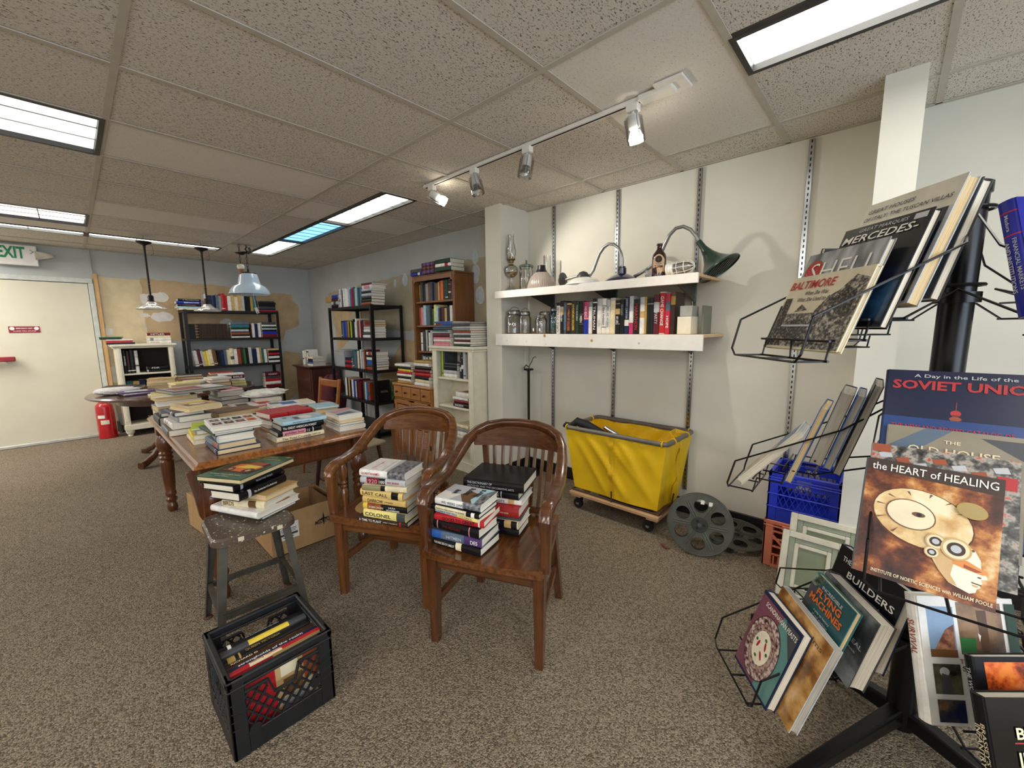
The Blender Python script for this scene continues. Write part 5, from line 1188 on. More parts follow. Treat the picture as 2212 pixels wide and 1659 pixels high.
# ------------------------------------------------------------------ white wall shelves
SX0 = 2.55
t = thing('wall_shelf', 'upper white shelf board with lamps and a bottle on it', 'shelf', loc=(0, 0, 1.69))
mb = MB(); mb.box((2.775, 1.70, -.010), (.42, 1.66, .019), ch=.002); mb.obj('board', MATS['plywood'], t)
mb = MB(); mb.box((2.555, 1.715, -.030), (.019, 1.70, .060), ch=.002); mb.obj('fascia', MATS['white_paint'], t)
pm('bracket_grey', '4c4a46', .5, metal=.3)
for y in (2.25, 1.635, 1.03):
    mb = MB(); mb.prism([(0, 0), (-.36, 0), (-.36, -.018), (-.03, -.115), (0, -.13)], .004, M=axes((1, 0, 0), (0, 0, 1), (0, -1, 0), (2.972, y + .002, -.020))); mb.obj('bracket', MATS['bracket_grey'], t)
t = thing('wall_shelf', 'lower white shelf with a deep knotted fascia, holding jars and biographies', 'shelf', loc=(0, 0, 1.325))
mb = MB(); mb.box((2.775, 1.70, -.010), (.42, 1.74, .019), ch=.002); mb.obj('board', MATS['plywood'], t)
mb = MB(); mb.box((2.555, 1.69, -.049), (.019, 1.74, .098), ch=.002); mb.obj('fascia', MATS['white_paint'], t)
for y, z, r in ((2.01, -.012, .012), (1.58, -.045, .010), (1.22, -.058, .007), (2.42, -.055, .005), (2.2, -.06, .004), (2.0, -.08, .004)):
    mb = MB(); mb.lathe([(r, 0), (r, .0006)], 18, M=T(2.5455, y, z) @ RY(-90)); mb.obj('knot', pm('knot', 'b98a52', .6) if r > .009 else pm('nail_hole', 'b9b4ac', .6), t)
for y in (2.25, 1.635, 1.03):
    mb = MB(); mb.prism([(0, 0), (-.36, 0), (-.36, -.018), (-.03, -.115), (0, -.13)], .004, M=axes((1, 0, 0), (0, 0, 1), (0, -1, 0), (2.972, y + .002, -.020))); mb.obj('bracket', MATS['bracket_grey'], t)
# block at the end of the biographies
tag(MB().box((2.70, .965, 1.325 + .056), (.14, .085, .11), ch=.002).obj('white_box', MATS['cream_paint']), 'plain white box standing at the end of the biographies', 'box')
tag(MB().box((2.715, .965, 1.437 + .034), (.12, .075, .066), ch=.002).obj('grey_box', pm('box_grey', '9a9c97', .6)), 'plain grey box on top of the white box on the lower shelf', 'box')
tag(MB().box((2.80, .885, 1.325 + .09), (.15, .014, .18), ch=.002).obj('bookend', pm('bookend_grey', '6f7268', .5)), 'grey green slab bookend at the open end of the lower shelf', 'bookend')

GL = glass('clear_glass', (1, 1, 1)); GB = glass('blue_glass', (.80, .92, .97), density=.1); GA = glass('amber_oil', (.93, .80, .52))
US = 1.69; LS = 1.325
def shell(prof, th=.003): # outer profile then back down inside
    return prof + [(max(.001, r - th), z + (th if i == 0 else 0)) for i, (r, z) in reversed(list(enumerate(prof)))]
# oil lamp
t = thing('oil_lamp', 'clear glass oil lamp with amber oil and tall chimney on the upper shelf', 'oil lamp', loc=(2.70, 2.505, US))
mb = MB(); mb.lathe(shell([(.058, 0), (.056, .012), (.035, .03), (.018, .06), (.012, .10), (.016, .125), (.04, .14), (.060, .165), (.064, .185), (.056, .21), (.032, .232), (.020, .24), (.020, .255)]), 28, caps=False); mb.obj('font', GL, t, smooth=True)
mb = MB(); mb.lathe([(.001, .145), (.038, .146), (.055, .168), (.054, .169), (.001, .169)], 24); mb.obj('oil', GA, t, smooth=True)
mb = MB(); mb.lathe([(.022, .252), (.024, .27), (.038, .278), (.038, .284), (.018, .288), (.016, .305), (.006, .312), (.006, .325)], 24); mb.obj('burner', pm('brass_old', '6d5636', .4, metal=.7), t, smooth=True)
mb = MB(); mb.lathe(shell([(.034, .286), (.036, .30), (.042, .335), (.040, .37), (.028, .42), (.024, .46), (.026, .49)], .0016), 24, caps=False); mb.obj('chimney', GL, t, smooth=True)
# tall canister jar and ribbed shades
t = thing('glass_jar', 'tall clear jar with green tinted lid on the upper shelf', 'jar', loc=(2.74, 2.365, US))
mb = MB(); mb.lathe(shell([(.058, 0), (.062, .01), (.062, .165), (.056, .185), (.058, .20)]), 28, caps=False); mb.obj('body', GL, t, smooth=True)
mb = MB(); mb.lathe([(.061, .196), (.064, .20), (.064, .215), (.05, .225), (.01, .228)], 28); mb.obj('lid', glass('lid_glass', (.62, .80, .76)), t, smooth=True)
mb = MB(); mb.lathe([(.007, .228), (.007, .262)], 10); mb.obj('lid_knob', MATS['black_metal'], t)
t = thing('lamp_chimney', 'bare glass lamp chimney standing behind the ribbed shade', 'chimney', loc=(2.87, 2.24, US))
mb = MB(); mb.lathe(shell([(.04, 0), (.042, .02), (.055, .08), (.045, .15), (.032, .2), (.032, .30)], .002), 24, caps=False); mb.obj('chimney', GL, t, smooth=True)
t = thing('ribbed_light_dome', 'ribbed glass shade with black neck on the upper shelf', 'lampshade', loc=(2.70, 2.165, US))
t['label'] = 'ribbed pinkish glass shade with black neck on the upper shelf'
n = 96; rings = []
for r, z in [(.118, 0), (.120, .008), (.116, .03), (.105, .065), (.085, .10), (.055, .132), (.036, .145)]:
    rings.append([((r + (.0022 if i % 2 else -.0005)) * math.cos(2 * PI * i / n), (r + (.0022 if i % 2 else -.0005)) * math.sin(2 * PI * i / n), z) for i in range(n)])
mb = MB(); mb.loft(rings, caps=False)
m, nt, b = base_mat('ribbed_glass'); MATS['ribbed_glass'] = m
b.inputs['Base Color'].default_value = (*lin('d9cbbf'), 1); b.inputs['Roughness'].default_value = .18; b.inputs['Transmission Weight'].default_value = .55; b.inputs['Coat Weight'].default_value = .5
mb.obj('glass', m, t, smooth=True)
mb = MB(); mb.lathe([(.05, .136), (.042, .15), (.034, .165), (.032, .192), (.028, .194)], 24); mb.obj('neck', MATS['black_metal'], t, smooth=True)
# gooseneck lamps
pm('enamel_white', 'f0efe9', .15, coat=.6); pm('enamel_navy', '14193a', .12, coat=.7); pm('enamel_green', '20392f', .3, coat=.2); pm('steel', 'a5a7aa', .32, metal=.9)
pm('grey_iron', '4a4a4c', .45, metal=.3)
def arc(c, r, a0, a1, n, plane='yz', x=0):
    return [(x, c[0] + r * math.cos(math.radians(a0 + (a1 - a0) * k / n)), c[1] + r * math.sin(math.radians(a0 + (a1 - a0) * k / n))) for k in range(n + 1)]
t = thing('gooseneck_lamp', 'gooseneck lamp with navy enamel shade and steel arm on the upper shelf', 'lamp', loc=(2.73, 1.455, US))
mb = MB(); mb.lathe(shell([(.135, 0), (.132, .006), (.105, .028), (.06, .052), (.03, .064)]), 36, caps=False); mb.obj('shade', MATS['enamel_navy'], t, smooth=True)
mb = MB(); mb.lathe([(.032, .06), (.032, .10), (.026, .104), (.026, .112)], 20); mb.obj('neck', MATS['enamel_navy'], t, smooth=True)
mb = MB(); mb.tube([(0, 0, .108), (0, 0, .16), (0, .008, .20), (0, .03, .245), (0, .068, .275), (0, .11, .283), (0, .15, .265), (0, .185, .225), (0, .21, .17), (0, .235, .11), (0, .27, .07)], .0115, 10); mb.obj('arm', MATS['steel'], t, smooth=True)
t = thing('gooseneck_lamp', 'gooseneck lamp lying down with white enamel shade, grey iron wall plate and elbow', 'lamp', loc=(2.70, 1.74, US))
mb = MB(); mb.lathe(shell([(.145, 0), (.14, .008), (.10, .04), (.05, .056), (.02, .06)]), 36, M=T(-.02, .0, .002), caps=False); mb.obj('shade', MATS['enamel_white'], t, smooth=True)
mb = MB(); mb.lathe([(.058, 0), (.058, .008), (.02, .018), (.014, .03)], 28, M=T(.03, .235, .062) @ RX(90)); mb.obj('wall_plate', MATS['grey_iron'], t, smooth=True)
mb = MB(); mb.tube([(.03, .21, .062), (.03, .12, .075), (.02, .03, .085), (.01, .0, .09)], .010, 10); mb.obj('arm', MATS['steel'], t, smooth=True)
mb = MB(); mb.lathe([(.05, .058), (.046, .075), (.03, .098), (.006, .108)], 20, M=T(0, .02, 0)); mb.obj('hood', MATS['grey_iron'], t, smooth=True)
t = thing('gooseneck_lamp', 'gooseneck lamp with dark green slotted horn shade at the open shelf end', 'lamp', loc=(2.78, .885, US))
AXh = from_to((0, .065, .215), (0, -.06, .045))
mb = MB(); mb.lathe(shell([(.018, -.005), (.020, .05), (.034, .10), (.056, .145), (.092, .19), (.128, .215), (.13, .225)], .002), 36, M=AXh, caps=False); mb.obj('shade', MATS['enamel_green'], t, smooth=True)
mb = MB()
for k in range(7): mb.box((0, -.075 + .025 * k, .222), (.2 - abs(k - 3) * .03, .008, .003), M=AXh)
o = mb.obj('slat_grille', MATS['black_metal'], t); o['kind'] = 'stuff'
mb = MB(); mb.tube([(0, .06, .215), (0, .085, .255), (-.005, .12, .30), (-.01, .165, .325), (-.015, .21, .32), (-.015, .25, .285), (-.01, .28, .23), (0, .32, .15), (0, .38, .095), (0, .46, .055), (0, .50, .04)], .0115, 10); mb.obj('arm', MATS['steel'], t, smooth=True)
mb = MB(); mb.lathe([(.045, 0), (.045, .008), (.02, .016)], 24, M=T(0, .40, .046) @ RX(80)); mb.obj('wall_plate', MATS['chrome'], t, smooth=True)
# brown bottle
t = thing('bottle', 'brown glass malt bottle with a torn paper label on the upper shelf', 'bottle', loc=(2.64, 1.145, US))
mb = MB(); mb.lathe([(.040, 0), (.044, .004), (.044, .125), (.040, .145), (.024, .168), (.016, .18), (.016, .198), (.019, .20), (.019, .212), (.014, .214)], 32); mb.obj('glass', pm('amber_bottle', '2c110b', .08, coat=.8), t, smooth=True)
mb = MB(); vs = []; fs = []; m_ = 12; rs = random.Random(3)
for i in range(m_ + 1):
    a = math.radians(150 + 100 * i / m_); lo = .022 + (.03 if i < 5 else 0) + rs.uniform(0, .016); hi = .142 - .03 * abs(i / m_ - .5) ** 2 * 4
    for z in (lo, lo * .5 + hi * .5, hi): vs.append((.0447 * math.cos(a), .0447 * math.sin(a), z))
for i in range(m_):
    for k in range(2): fs.append([i * 3 + k, i * 3 + k + 1, i * 3 + k + 4, i * 3 + k + 3])
mb.add(vs, fs); lb = mb.obj('paper_label', pm('label_paper', 'cfab8d', .7, var=.1, scale=50), t)
LM = axes(Vector((math.sin(math.radians(200)), -math.cos(math.radians(200)), 0)), (0, 0, 1), Vector((math.cos(math.radians(200)), math.sin(math.radians(200)), 0)), Vector((.0462 * math.cos(math.radians(200)), .0462 * math.sin(math.radians(200)), .066)))
text(lb, 'MALT', LM, .050, .016, 'dark brown')
mb = MB(); M2 = LM @ T(0, .045, .0); mb.lathe([(.021, .0004), (.021, .0008), (.018, .0008), (.018, .0004)], 24, M=M2); mb.lathe([(.011, .0004), (.011, .0009)], 20, M=M2); mb.obj('emblem', ink('dark brown'), lb)
text(lb, 'Extract of', LM @ T(0, .018, 0), .034, .007, 'brown')
# caged bulb
t = thing('caged_lamp', 'white jelly jar lamp with bulb inside a wire cage, lying on the upper shelf', 'lamp', loc=(2.63, 1.03, US + .044))
CG_ = from_to((0, .055, -.004), (0, -.105, .008))
mb = MB(); mb.lathe([(.040, 0), (.042, .01), (.036, .014), (.041, .02), (.036, .026), (.041, .032), (.037, .045)], 24, M=CG_); mb.obj('collar', MATS['enamel_white'], t, smooth=True)
mb = MB(); mb.lathe(shell([(.030, .045), (.034, .07), (.036, .10), (.030, .135), (.012, .155), (.002, .158)], .002), 24, M=CG_, caps=False); mb.obj('jar', GL, t, smooth=True)
mb = MB(); mb.lathe([(.010, .045), (.012, .07), (.024, .095), (.024, .11), (.014, .128), (.002, .132)], 18, M=CG_); mb.obj('bulb', pm('bulb_grey', 'b7b4ae', .15), t, smooth=True)
for k in range(4):
    a = PI * k / 4
    pts = [(.040, .04), (.042, .08), (.042, .11), (.034, .145), (.014, .166), (0, .168)]
    P = [(r * math.cos(a), r * math.sin(a), z) for r, z in pts] + [(-r * math.cos(a), -r * math.sin(a), z) for r, z in pts[-2::-1]]
    mb = MB(); mb.tube(P, .0022, 6, M=CG_); mb.obj('cage_wire', MATS['enamel_white'], t, smooth=True)
for z in (.07, .115):
    mb = MB(); mb.tube([(.043 * math.cos(2 * PI * q / 24), .043 * math.sin(2 * PI * q / 24), z) for q in range(24)], .0022, 6, M=CG_, closed=True); mb.obj('cage_wire', MATS['enamel_white'], t, smooth=True)
# jars on the lower shelf
def jar(label, y, x, r, h, gl, bail=False, lid=True):
    t = thing('glass_jar', label, 'jar', loc=(x, y, LS))
    mb = MB(); mb.lathe(shell([(r * .9, 0), (r, .008), (r, h * .68), (r * .92, h * .76), (r * .78, h * .82), (r * .78, h * .9)]), 28, caps=False); mb.obj('body', gl, t, smooth=True)
    if lid: mb = MB(); mb.lathe(shell([(r * .84, h * .86), (r * .84, h * .95), (r * .7, h), (.004, h)], .002), 28, caps=False); mb.obj('lid', gl, t, smooth=True)
    if bail:
        mb = MB(); rr = r * .84
        mb.tube([(0, -rr, h * .86), (0, -rr * .95, h * 1.0), (0, -rr * .5, h * 1.12), (0, 0, h * 1.15), (0, rr * .5, h * 1.12), (0, rr * .95, h * 1.0), (0, rr, h * .86)], .0018, 6)
        mb.obj('wire_bail', MATS['black_metal'], t, smooth=True)
        mb = MB(); mb.tube([(r * .82 * math.cos(2 * PI * q / 28), r * .82 * math.sin(2 * PI * q / 28), h * .84) for q in range(28)], .002, 6, closed=True); mb.obj('wire_ring', MATS['black_metal'], t, smooth=True)
jar('clear jar with arched wire bail, first from the partition on the lower shelf', 2.475, 2.70, .072, .205, GL, True)
jar('shorter clear jar with wire ring, second on the lower shelf', 2.33, 2.68, .054, .19, GL, True)
jar('dim clear jar at the back between the others, lower shelf', 2.24, 2.84, .058, .19, GL)
jar('open clear jar with white sticker on the lower shelf', 2.145, 2.67, .050, .165, GL, False, False)
jar('blue tinted jar with wire bail next to the biographies', 2.055, 2.76, .062, .215, GB, True)
for y in (2.185, 2.12):
    tag(MB().box((2.617, y, LS + .035), (.001, .012, .024)).obj('price_sticker', ink('white')), 'small white price sticker on the open jar, %s' % ('partition side' if y > 2.15 else 'biography side'), 'sticker')

# ------------------------------------------------------------------ track light
TXK = 1.915
t = thing('track_light', 'white ceiling track rail with four lamp heads', 'track light', loc=(TXK, 0, ZC))
mb = MB(); mb.box((0, 1.745, -.010), (.036, 1.80, .02), ch=.003); mb.obj('rail', MATS['white_paint'], t)
mb = MB(); mb.box((0, 1.745, -.0205), (.010, 1.78, .002)); mb.obj('rail_slot', MATS['dark_slot'], t)
mb = MB(); mb.box((0, .80, -.006), (.125, .13, .012), ch=.003); mb.box((0, .87, -.014), (.06, .16, .024), ch=.004); mb.obj('canopy', MATS['white_paint'], t)
pm('hood_white', 'dcdcd8', .4)
def head(y, aim, lit, nm):
    aim = Vector(aim).normalized()
    mb = MB(); mb.box((0, y, -.035), (.036, .06, .035), ch=.003); mb.tube([(0, y, -.05), (0, y, -.075)], .006, 8); hd = mb.obj('track_head', MATS['white_paint'], t)
    p = Vector((0, y, -.075)); A = from_to(p - aim * .012, p + aim)
    mb = MB(); mb.lathe([(.020, 0), (.027, .006), (.027, .055), (.024, .06)], 20, M=A); mb.obj('socket', MATS['hood_white'], hd, smooth=True)
    mb = MB(); mb.lathe(shell([(.040, .01), (.043, .02), (.043, .118), (.042, .122)], .002), 28, M=A, caps=False); mb.obj('glass_cylinder', GL, hd, smooth=True)
    mb = MB(); mb.tube([(.048, 0, .0), (.050, 0, .05), (.050, 0, .105)], .0022, 6, M=A); mb.tube([(-.048, 0, .0), (-.050, 0, .05), (-.050, 0, .105)], .0022, 6, M=A); mb.obj('clip', MATS['chrome'], hd)
    mb = MB(); mb.lathe([(.014, .058), (.022, .075), (.034, .10), (.034, .108), (.001, .112)], 24, M=A)
    mb.obj('bulb', emit('halogen', 'fff4dd', 30.0) if lit else MATS['chrome'], hd, smooth=True)
    if lit:
        l = bpy.data.lights.new('track_spot', 'SPOT'); l.energy = lit; l.spot_size = math.radians(95); l.spot_blend = .6; l.color = (1, .93, .82); l.shadow_soft_size = .018
        lo = bpy.data.objects.new('track_spot', l); COL.objects.link(lo)
        wp = Vector((TXK, 0, ZC)) + p + aim * .13
        lo.location = wp; lo.rotation_euler = aim.to_track_quat('-Z', 'Y').to_euler()
head(2.56, (.55, -.62, -.52), 38.0, 'far')
head(2.10, (.1, -.25, -1), 0, 'b')
head(1.64, (-.1, .15, -1), 0, 'c')
head(.985, (.22, -.1, -1), 14.0, 'near')

# ------------------------------------------------------------------ pendants
pm('bronze', '241b17', .4, metal=.5)
def pendant(label, x, y, zb, tilt=0):
    t = thing('pendant_lamp', label, 'pendant lamp', loc=(x, y, 0))
    mb = MB(); mb.tube([(0, 0, ZC), (0, 0, 2.36)], .0018, 6); mb.tube([(.02, 0, 2.36), (.07, .0, 2.33), (.075, 0, 2.25), (.05, 0, 2.22)], .0015, 5); mb.obj('wire', MATS['bronze'], t)
    mb = MB(); mb.lathe([(.068, 2.366), (.070, 2.36), (.062, 2.35), (.03, 2.335), (.014, 2.325), (.012, 2.30)], 24); mb.obj('canopy', MATS['bronze'], t, smooth=True)
    mb = MB(); mb.lathe([(.0095, zb + .16), (.0095, zb + .27), (.018, zb + .275), (.0095, zb + .282), (.011, 2.31)], 12, caps=True); mb.obj('stem', MATS['bronze'], t, smooth=True)
    mb = MB(); mb.lathe([(.036, zb + .085), (.034, zb + .09), (.026, zb + .105), (.028, zb + .14), (.022, zb + .155), (.010, zb + .165)], 20); mb.obj('socket', MATS['bronze'], t, smooth=True)
    n = 72; rings = []
    for r, z in [(.135, 0), (.138, .004), (.128, .018), (.10, .035), (.072, .046), (.05, .066), (.036, .085)]:
        rings.append([((r + .0035 * (r / .13) * math.cos(12 * 2 * PI * i / n)) * math.cos(2 * PI * i / n), (r + .0035 * (r / .13) * math.cos(12 * 2 * PI * i / n)) * math.sin(2 * PI * i / n), zb + z) for i in range(n)])
    mb = MB(); mb.loft(rings, caps=False)
    m = MATS.get('pressed_glass')
    if not m:
        m, nt, b = base_mat('pressed_glass'); MATS['pressed_glass'] = m
        b.inputs['Base Color'].default_value = (*lin('eceae4'), 1); b.inputs['Roughness'].default_value = .12; b.inputs['Transmission Weight'].default_value = .5; b.inputs['Coat Weight'].default_value = .6
    mb.obj('glass_shade', m, t, smooth=True)
pendant('pendant lamp on a bronze rod with wavy glass shade, nearest the exit door', .665, 6.19, 1.625)
pendant('pendant lamp on a bronze rod with wavy glass shade, in front of the back shelf', 1.185, 6.20, 1.615)
t = thing('pendant_lamp', 'pale blue white enamel barn pendant hanging on a chain', 'pendant lamp', loc=(1.605, 6.0, 0))
zb = 1.83
pm('enamel_pale', 'c3d6e4', .10, coat=.8, var=.01)
mb = MB(); mb.lathe(shell([(.228, zb), (.226, zb + .012), (.215, zb + .045), (.185, zb + .09), (.140, zb + .118), (.128, zb + .124), (.122, zb + .145), (.100, zb + .235), (.094, zb + .25)], .003), 48, caps=False); mb.obj('shade', MATS['enamel_pale'], t, smooth=True, angle=50)
mb = MB(); mb.lathe([(.094, zb + .248), (.090, zb + .262), (.05, zb + .272), (.012, zb + .28), (.010, zb + .31)], 28); mb.obj('cap', MATS['bronze'], t, smooth=True)
def chain(z0, z1, x=0, y=0):
    mb = MB(); n = max(2, int((z1 - z0) / .034))
    for k in range(n):
        z = z0 + (k + .5) * (z1 - z0) / n; s = (z1 - z0) / n * .62
        pts = [(x + (.009 * math.cos(2 * PI * q / 10) if k % 2 else 0), y + (0 if k % 2 else .009 * math.cos(2 * PI * q / 10)), z + s * math.sin(2 * PI * q / 10)) for q in range(10)]
        mb.tube(pts, .0025, 5, closed=True)
    return mb
chain(zb + .30, 2.33).obj('chain', MATS['bronze'], t, smooth=True)
mb = MB(); mb.lathe([(.075, 0), (.07, .012), (.03, .03), (.012, .04)], 24, M=T(-.05, 0, 2.345) @ RX(8) @ RY(168)); mb.obj('canopy', MATS['bronze'], t, smooth=True)
mb = MB(); mb.tube([(0, 0, ZC), (.01, 0, 2.41), (-.01, 0, 2.38), (.015, 0, 2.35), (0, 0, 2.33)], .008, 6); mb.tube([(.03, .0, 2.405), (.06, 0, 2.34)], .012, 6); mb.obj('hook', MATS['bronze'], t, smooth=True)
mb = MB(); mb.tube([(.02, -.02, zb + .10), (.03, -.02, zb - .05), (.045, -.02, zb - .16)], .0025, 5); mb.obj('pull_cord', MATS['white_paint'], t)
mb = MB(); mb.box((0, 0, 0), (.035, .002, .075), M=T(.052, -.02, zb - .20) @ RY(-18)); tg = mb.obj('price_tag', MATS['white_paint'], t)
mb = MB(); mb.box((0, 0, 0), (.018, .001, .012), M=T(.060, -.0215, zb - .222) @ RY(-18)); mb.obj('print', ink('slate'), tg)
t = thing('hanging_funnel', 'small cream and brown cone ornament hanging beside the enamel pendant', 'ornament', loc=(1.525, 5.98, 0))
mb = MB(); mb.lathe([(.010, 1.99), (.028, 2.13), (.03, 2.135)], 20); mb.obj('cone', pm('waffle', '8a5f3c', .6), t, smooth=True)
mb = MB(); mb.lathe([(.03, 2.13), (.038, 2.14), (.040, 2.165), (.03, 2.185), (.008, 2.195)], 20); mb.obj('cap', MATS['cream_paint'], t, smooth=True)
chain(2.195, ZC, 0, 0).obj('chain', MATS['bronze'], t, smooth=True)
# ------------------------------------------------------------------ fire extinguisher
t = thing('fire_extinguisher', 'red fire extinguisher standing on the carpet beside the exit door', 'fire extinguisher', loc=(.205, 7.45, 0))
pm('ext_red', 'b3171f', .25, coat=.4, var=.03)
mb = MB(); mb.lathe([(.085, 0), (.09, .006), (.09, .40), (.085, .435), (.06, .465), (.028, .485), (.026, .50)], 32); mb.obj('cylinder', MATS['ext_red'], t, smooth=True)
mb = MB(); mb.lathe([(.03, .495), (.03, .53), (.018, .54)], 16); mb.sweep([((-.03, -.01, .535), (0, 1, 0), (0, 0, 1), .022, .012), ((.09, -.05, .575), (0, 1, 0), (0, 0, 1), .02, .010)]); mb.sweep([((-.03, -.01, .55), (0, 1, 0), (0, 0, 1), .022, .010), ((.08, -.05, .615), (0, 1, 0), (0, 0, 1), .02, .010)]); mb.obj('valve', MATS['black_metal'], t, smooth=True)
mb = MB(); mb.tube([(.02, 0, .52), (.06, -.06, .53), (.085, -.08, .46), (.10, -.085, .30), (.105, -.085, .22)], .012, 8); mb.obj('hose', pm('hose_grey', '77776f', .6), t, smooth=True)
mb = MB(); mb.lathe([(.012, 0), (.026, .14), (.022, .14)], 14, M=from_to((.105, -.085, .22), (.118, -.085, .06))); mb.obj('nozzle', MATS['black_rubber'], t, smooth=True)
def wrap(r, a0, a1, z0, z1, n=8):
    mb = MB(); vs = []
    for i in range(n + 1):
        a = math.radians(a0 + (a1 - a0) * i / n)
        for z in (z0, z1): vs.append((r * math.cos(a), r * math.sin(a), z))
    return mb.add(vs, [[2 * i, 2 * i + 1, 2 * i + 3, 2 * i + 2] for i in range(n)])
wrap(.0906, 215, 262, .27, .31).obj('paper_label', MATS['white_paint'], t)
wrap(.0906, 232, 285, .19, .245).obj('paper_label', pm('label_cream', 'e3d9b8', .6), t)

# ------------------------------------------------------------------ laundry cart
t = thing('laundry_cart', 'yellow canvas laundry cart with grey rim on a wooden castor base', 'cart', loc=(2.70, 1.365, 0))
pm('canvas_yellow', 'e8bd10', .55, var=.05, scale=5, coat=.1); pm('canvas_seam', 'd9ab0c', .6); pm('rim_grey', '6f6b64', .5, metal=.3)
ZT, ZB_ = .635, .165
def cart_xy(u, z, bulge=0):
    """u in 0..4 around the basket"""
    f = (z - ZB_) / (ZT - ZB_); hx_, hy_ = .185 + .045 * f, .325 + .06 * f
    k = int(u) % 4; q = u - int(u)
    c = [(-hx_, -hy_), (hx_, -hy_), (hx_, hy_), (-hx_, hy_)]
    a, b_ = Vector(c[k]), Vector(c[(k + 1) % 4]); p = a.lerp(b_, q); n = Vector(((b_ - a).y, -(b_ - a).x)).normalized()
    return p + n * bulge
rs = random.Random(8); NU, NZ = 160, 22
def fold(u, f):
    q = u % 1.0; k = int(u) % 4
    e = math.sin(PI * q)
    L = .7 if k % 2 else .45
    d = -.012 * e * (1 - f) * math.sin(2 * PI * q)
    # sagging diagonal folds hanging between the seams
    for c0, s_, wd_, am in ((.2, .9, .030, .026), (.55, .8, .026, .024), (.05, .7, .026, .022), (.8, .6, .028, .020), (.4, 1.1, .022, .018), (.70, 1.0, .02, .014)):
        x = (q - c0) - (1 - f) * s_ * .55; d += am * math.exp(-(x / wd_) ** 2 * .6) * e * (1 - abs(2 * f - 1) ** 3)
    return d + .010 * e * (1 - f) ** 2
rings = []
for j in range(NZ + 1):
    f = j / NZ; z = ZB_ + (ZT - ZB_) * f
    ring = []
    for i in range(NU):
        u = 4 * i / NU
        sag = .02 * abs(math.sin(2 * PI * (u % 1))) * (f > .9)
        p = cart_xy(u, z, fold(u, f)); ring.append((p.x, p.y, z - (.022 * math.sin(PI * ((u * 2) % 1)) if f > .99 else 0)))
    rings.append(ring)
inner = [[(x * .965, y * .98, z) for x, y, z in r] for r in rings[::-1]]
mb = MB(); mb.loft(rings + inner, caps=False); n_ = len(rings[0])
mb.face([(x * .96, y * .97, ZB_ + .004) for x, y, z in rings[0]])
mb.face([(x, y, ZB_) for x, y, z in rings[0]][::-1]); mb.obj('canvas_bag', MATS['canvas_yellow'], t, smooth=True, angle=60)
for u in (3.5, .5, 2.5, 1.5):
    mb = MB(); vs = []
    for j in range(NZ + 1):
        f = j / NZ; z = ZB_ + (ZT - ZB_) * f
        for du in (-.025, .025):
            p = cart_xy(u + du, z, fold(u, f) + .003); vs.append((p.x, p.y, z))
    mb.add(vs, [[2 * j, 2 * j + 1, 2 * j + 3, 2 * j + 2] for j in range(NZ)]); mb.obj('seam_strap', MATS['canvas_seam'], t, smooth=True)
P = [cart_xy(u, ZT) for u in (0, 1, 2, 3)]; pts = []
for k in range(4):
    a, b_, c_ = P[k - 1], P[k], P[(k + 1) % 4]; r = .035
    d0, d1 = (a - b_).normalized(), (c_ - b_).normalized()
    for q in range(5):
        s_ = q / 4; p = (b_ + d0 * r).lerp(b_, s_).lerp(b_.lerp(b_ + d1 * r, s_), s_); pts.append((p.x, p.y, ZT))
mb = MB(); mb.tube(pts, .016, 10, closed=True); mb.obj('rim', MATS['rim_grey'], t, smooth=True)
for u in (.25, .75, 1.03, 3.02, 3.97, 2.2, 2.8):
    p = cart_xy(u, ZT); q = cart_xy(u + .01, ZT) - p; tg = Vector((q.x, q.y, 0)).normalized(); nn = Vector((-tg.y, tg.x, 0)); ring = [Vector((p.x, p.y, ZT)) + (nn * math.cos(a) + Vector((0, 0, 1)) * math.sin(a)) * .0185 for a in [2 * PI * k / 14 for k in range(14)]]
    mb = MB(); mb.tube(ring, .0045, 6, closed=True); mb.obj('tie', MATS['canvas_seam'], t, smooth=True)
mb = MB(); mb.sweep([((-.10, -.385, .640), (0, 1, 0), (0, 0, 1), .004, .03), ((-.04, -.33, .665), (0, 1, .2), (0, 0, 1), .004, .03), ((.06, -.33, .665), (0, 1, .2), (0, 0, 1), .004, .03), ((.12, -.385, .640), (0, 1, 0), (0, 0, 1), .004, .03)], sq=.3); mb.obj('handle_strap', MATS['canvas_seam'], t)
wood('cart_wood', 'a9805a', 'cba57a', 'y', .6, 0)
mb = MB()
for x in (-.19, .19): mb.box((x, 0, .125), (.06, .70, .024), ch=.003)
for y in (-.30, .30): mb.box((0, y, .105), (.42, .08, .018), ch=.003)
mb.obj('base_frame', MATS['cart_wood'], t)
mb = MB()
for s_ in (-1, 1): mb.tube([(s_ * .19, -.34, .145), (s_ * .19, .34, .145)], .006, 6)
for s_ in (-1, 1): mb.tube([(-.19, s_ * .34, .145), (.19, s_ * .34, .145)], .006, 6)
mb.tube([(-.205, .0, .14), (-.21, .0, .22)], .005, 6); mb.tube([(0, -.345, .14), (.0, -.36, .24)], .005, 6)
mb.obj('wire_frame', pm('rust_wire', '3d2a20', .6), t)
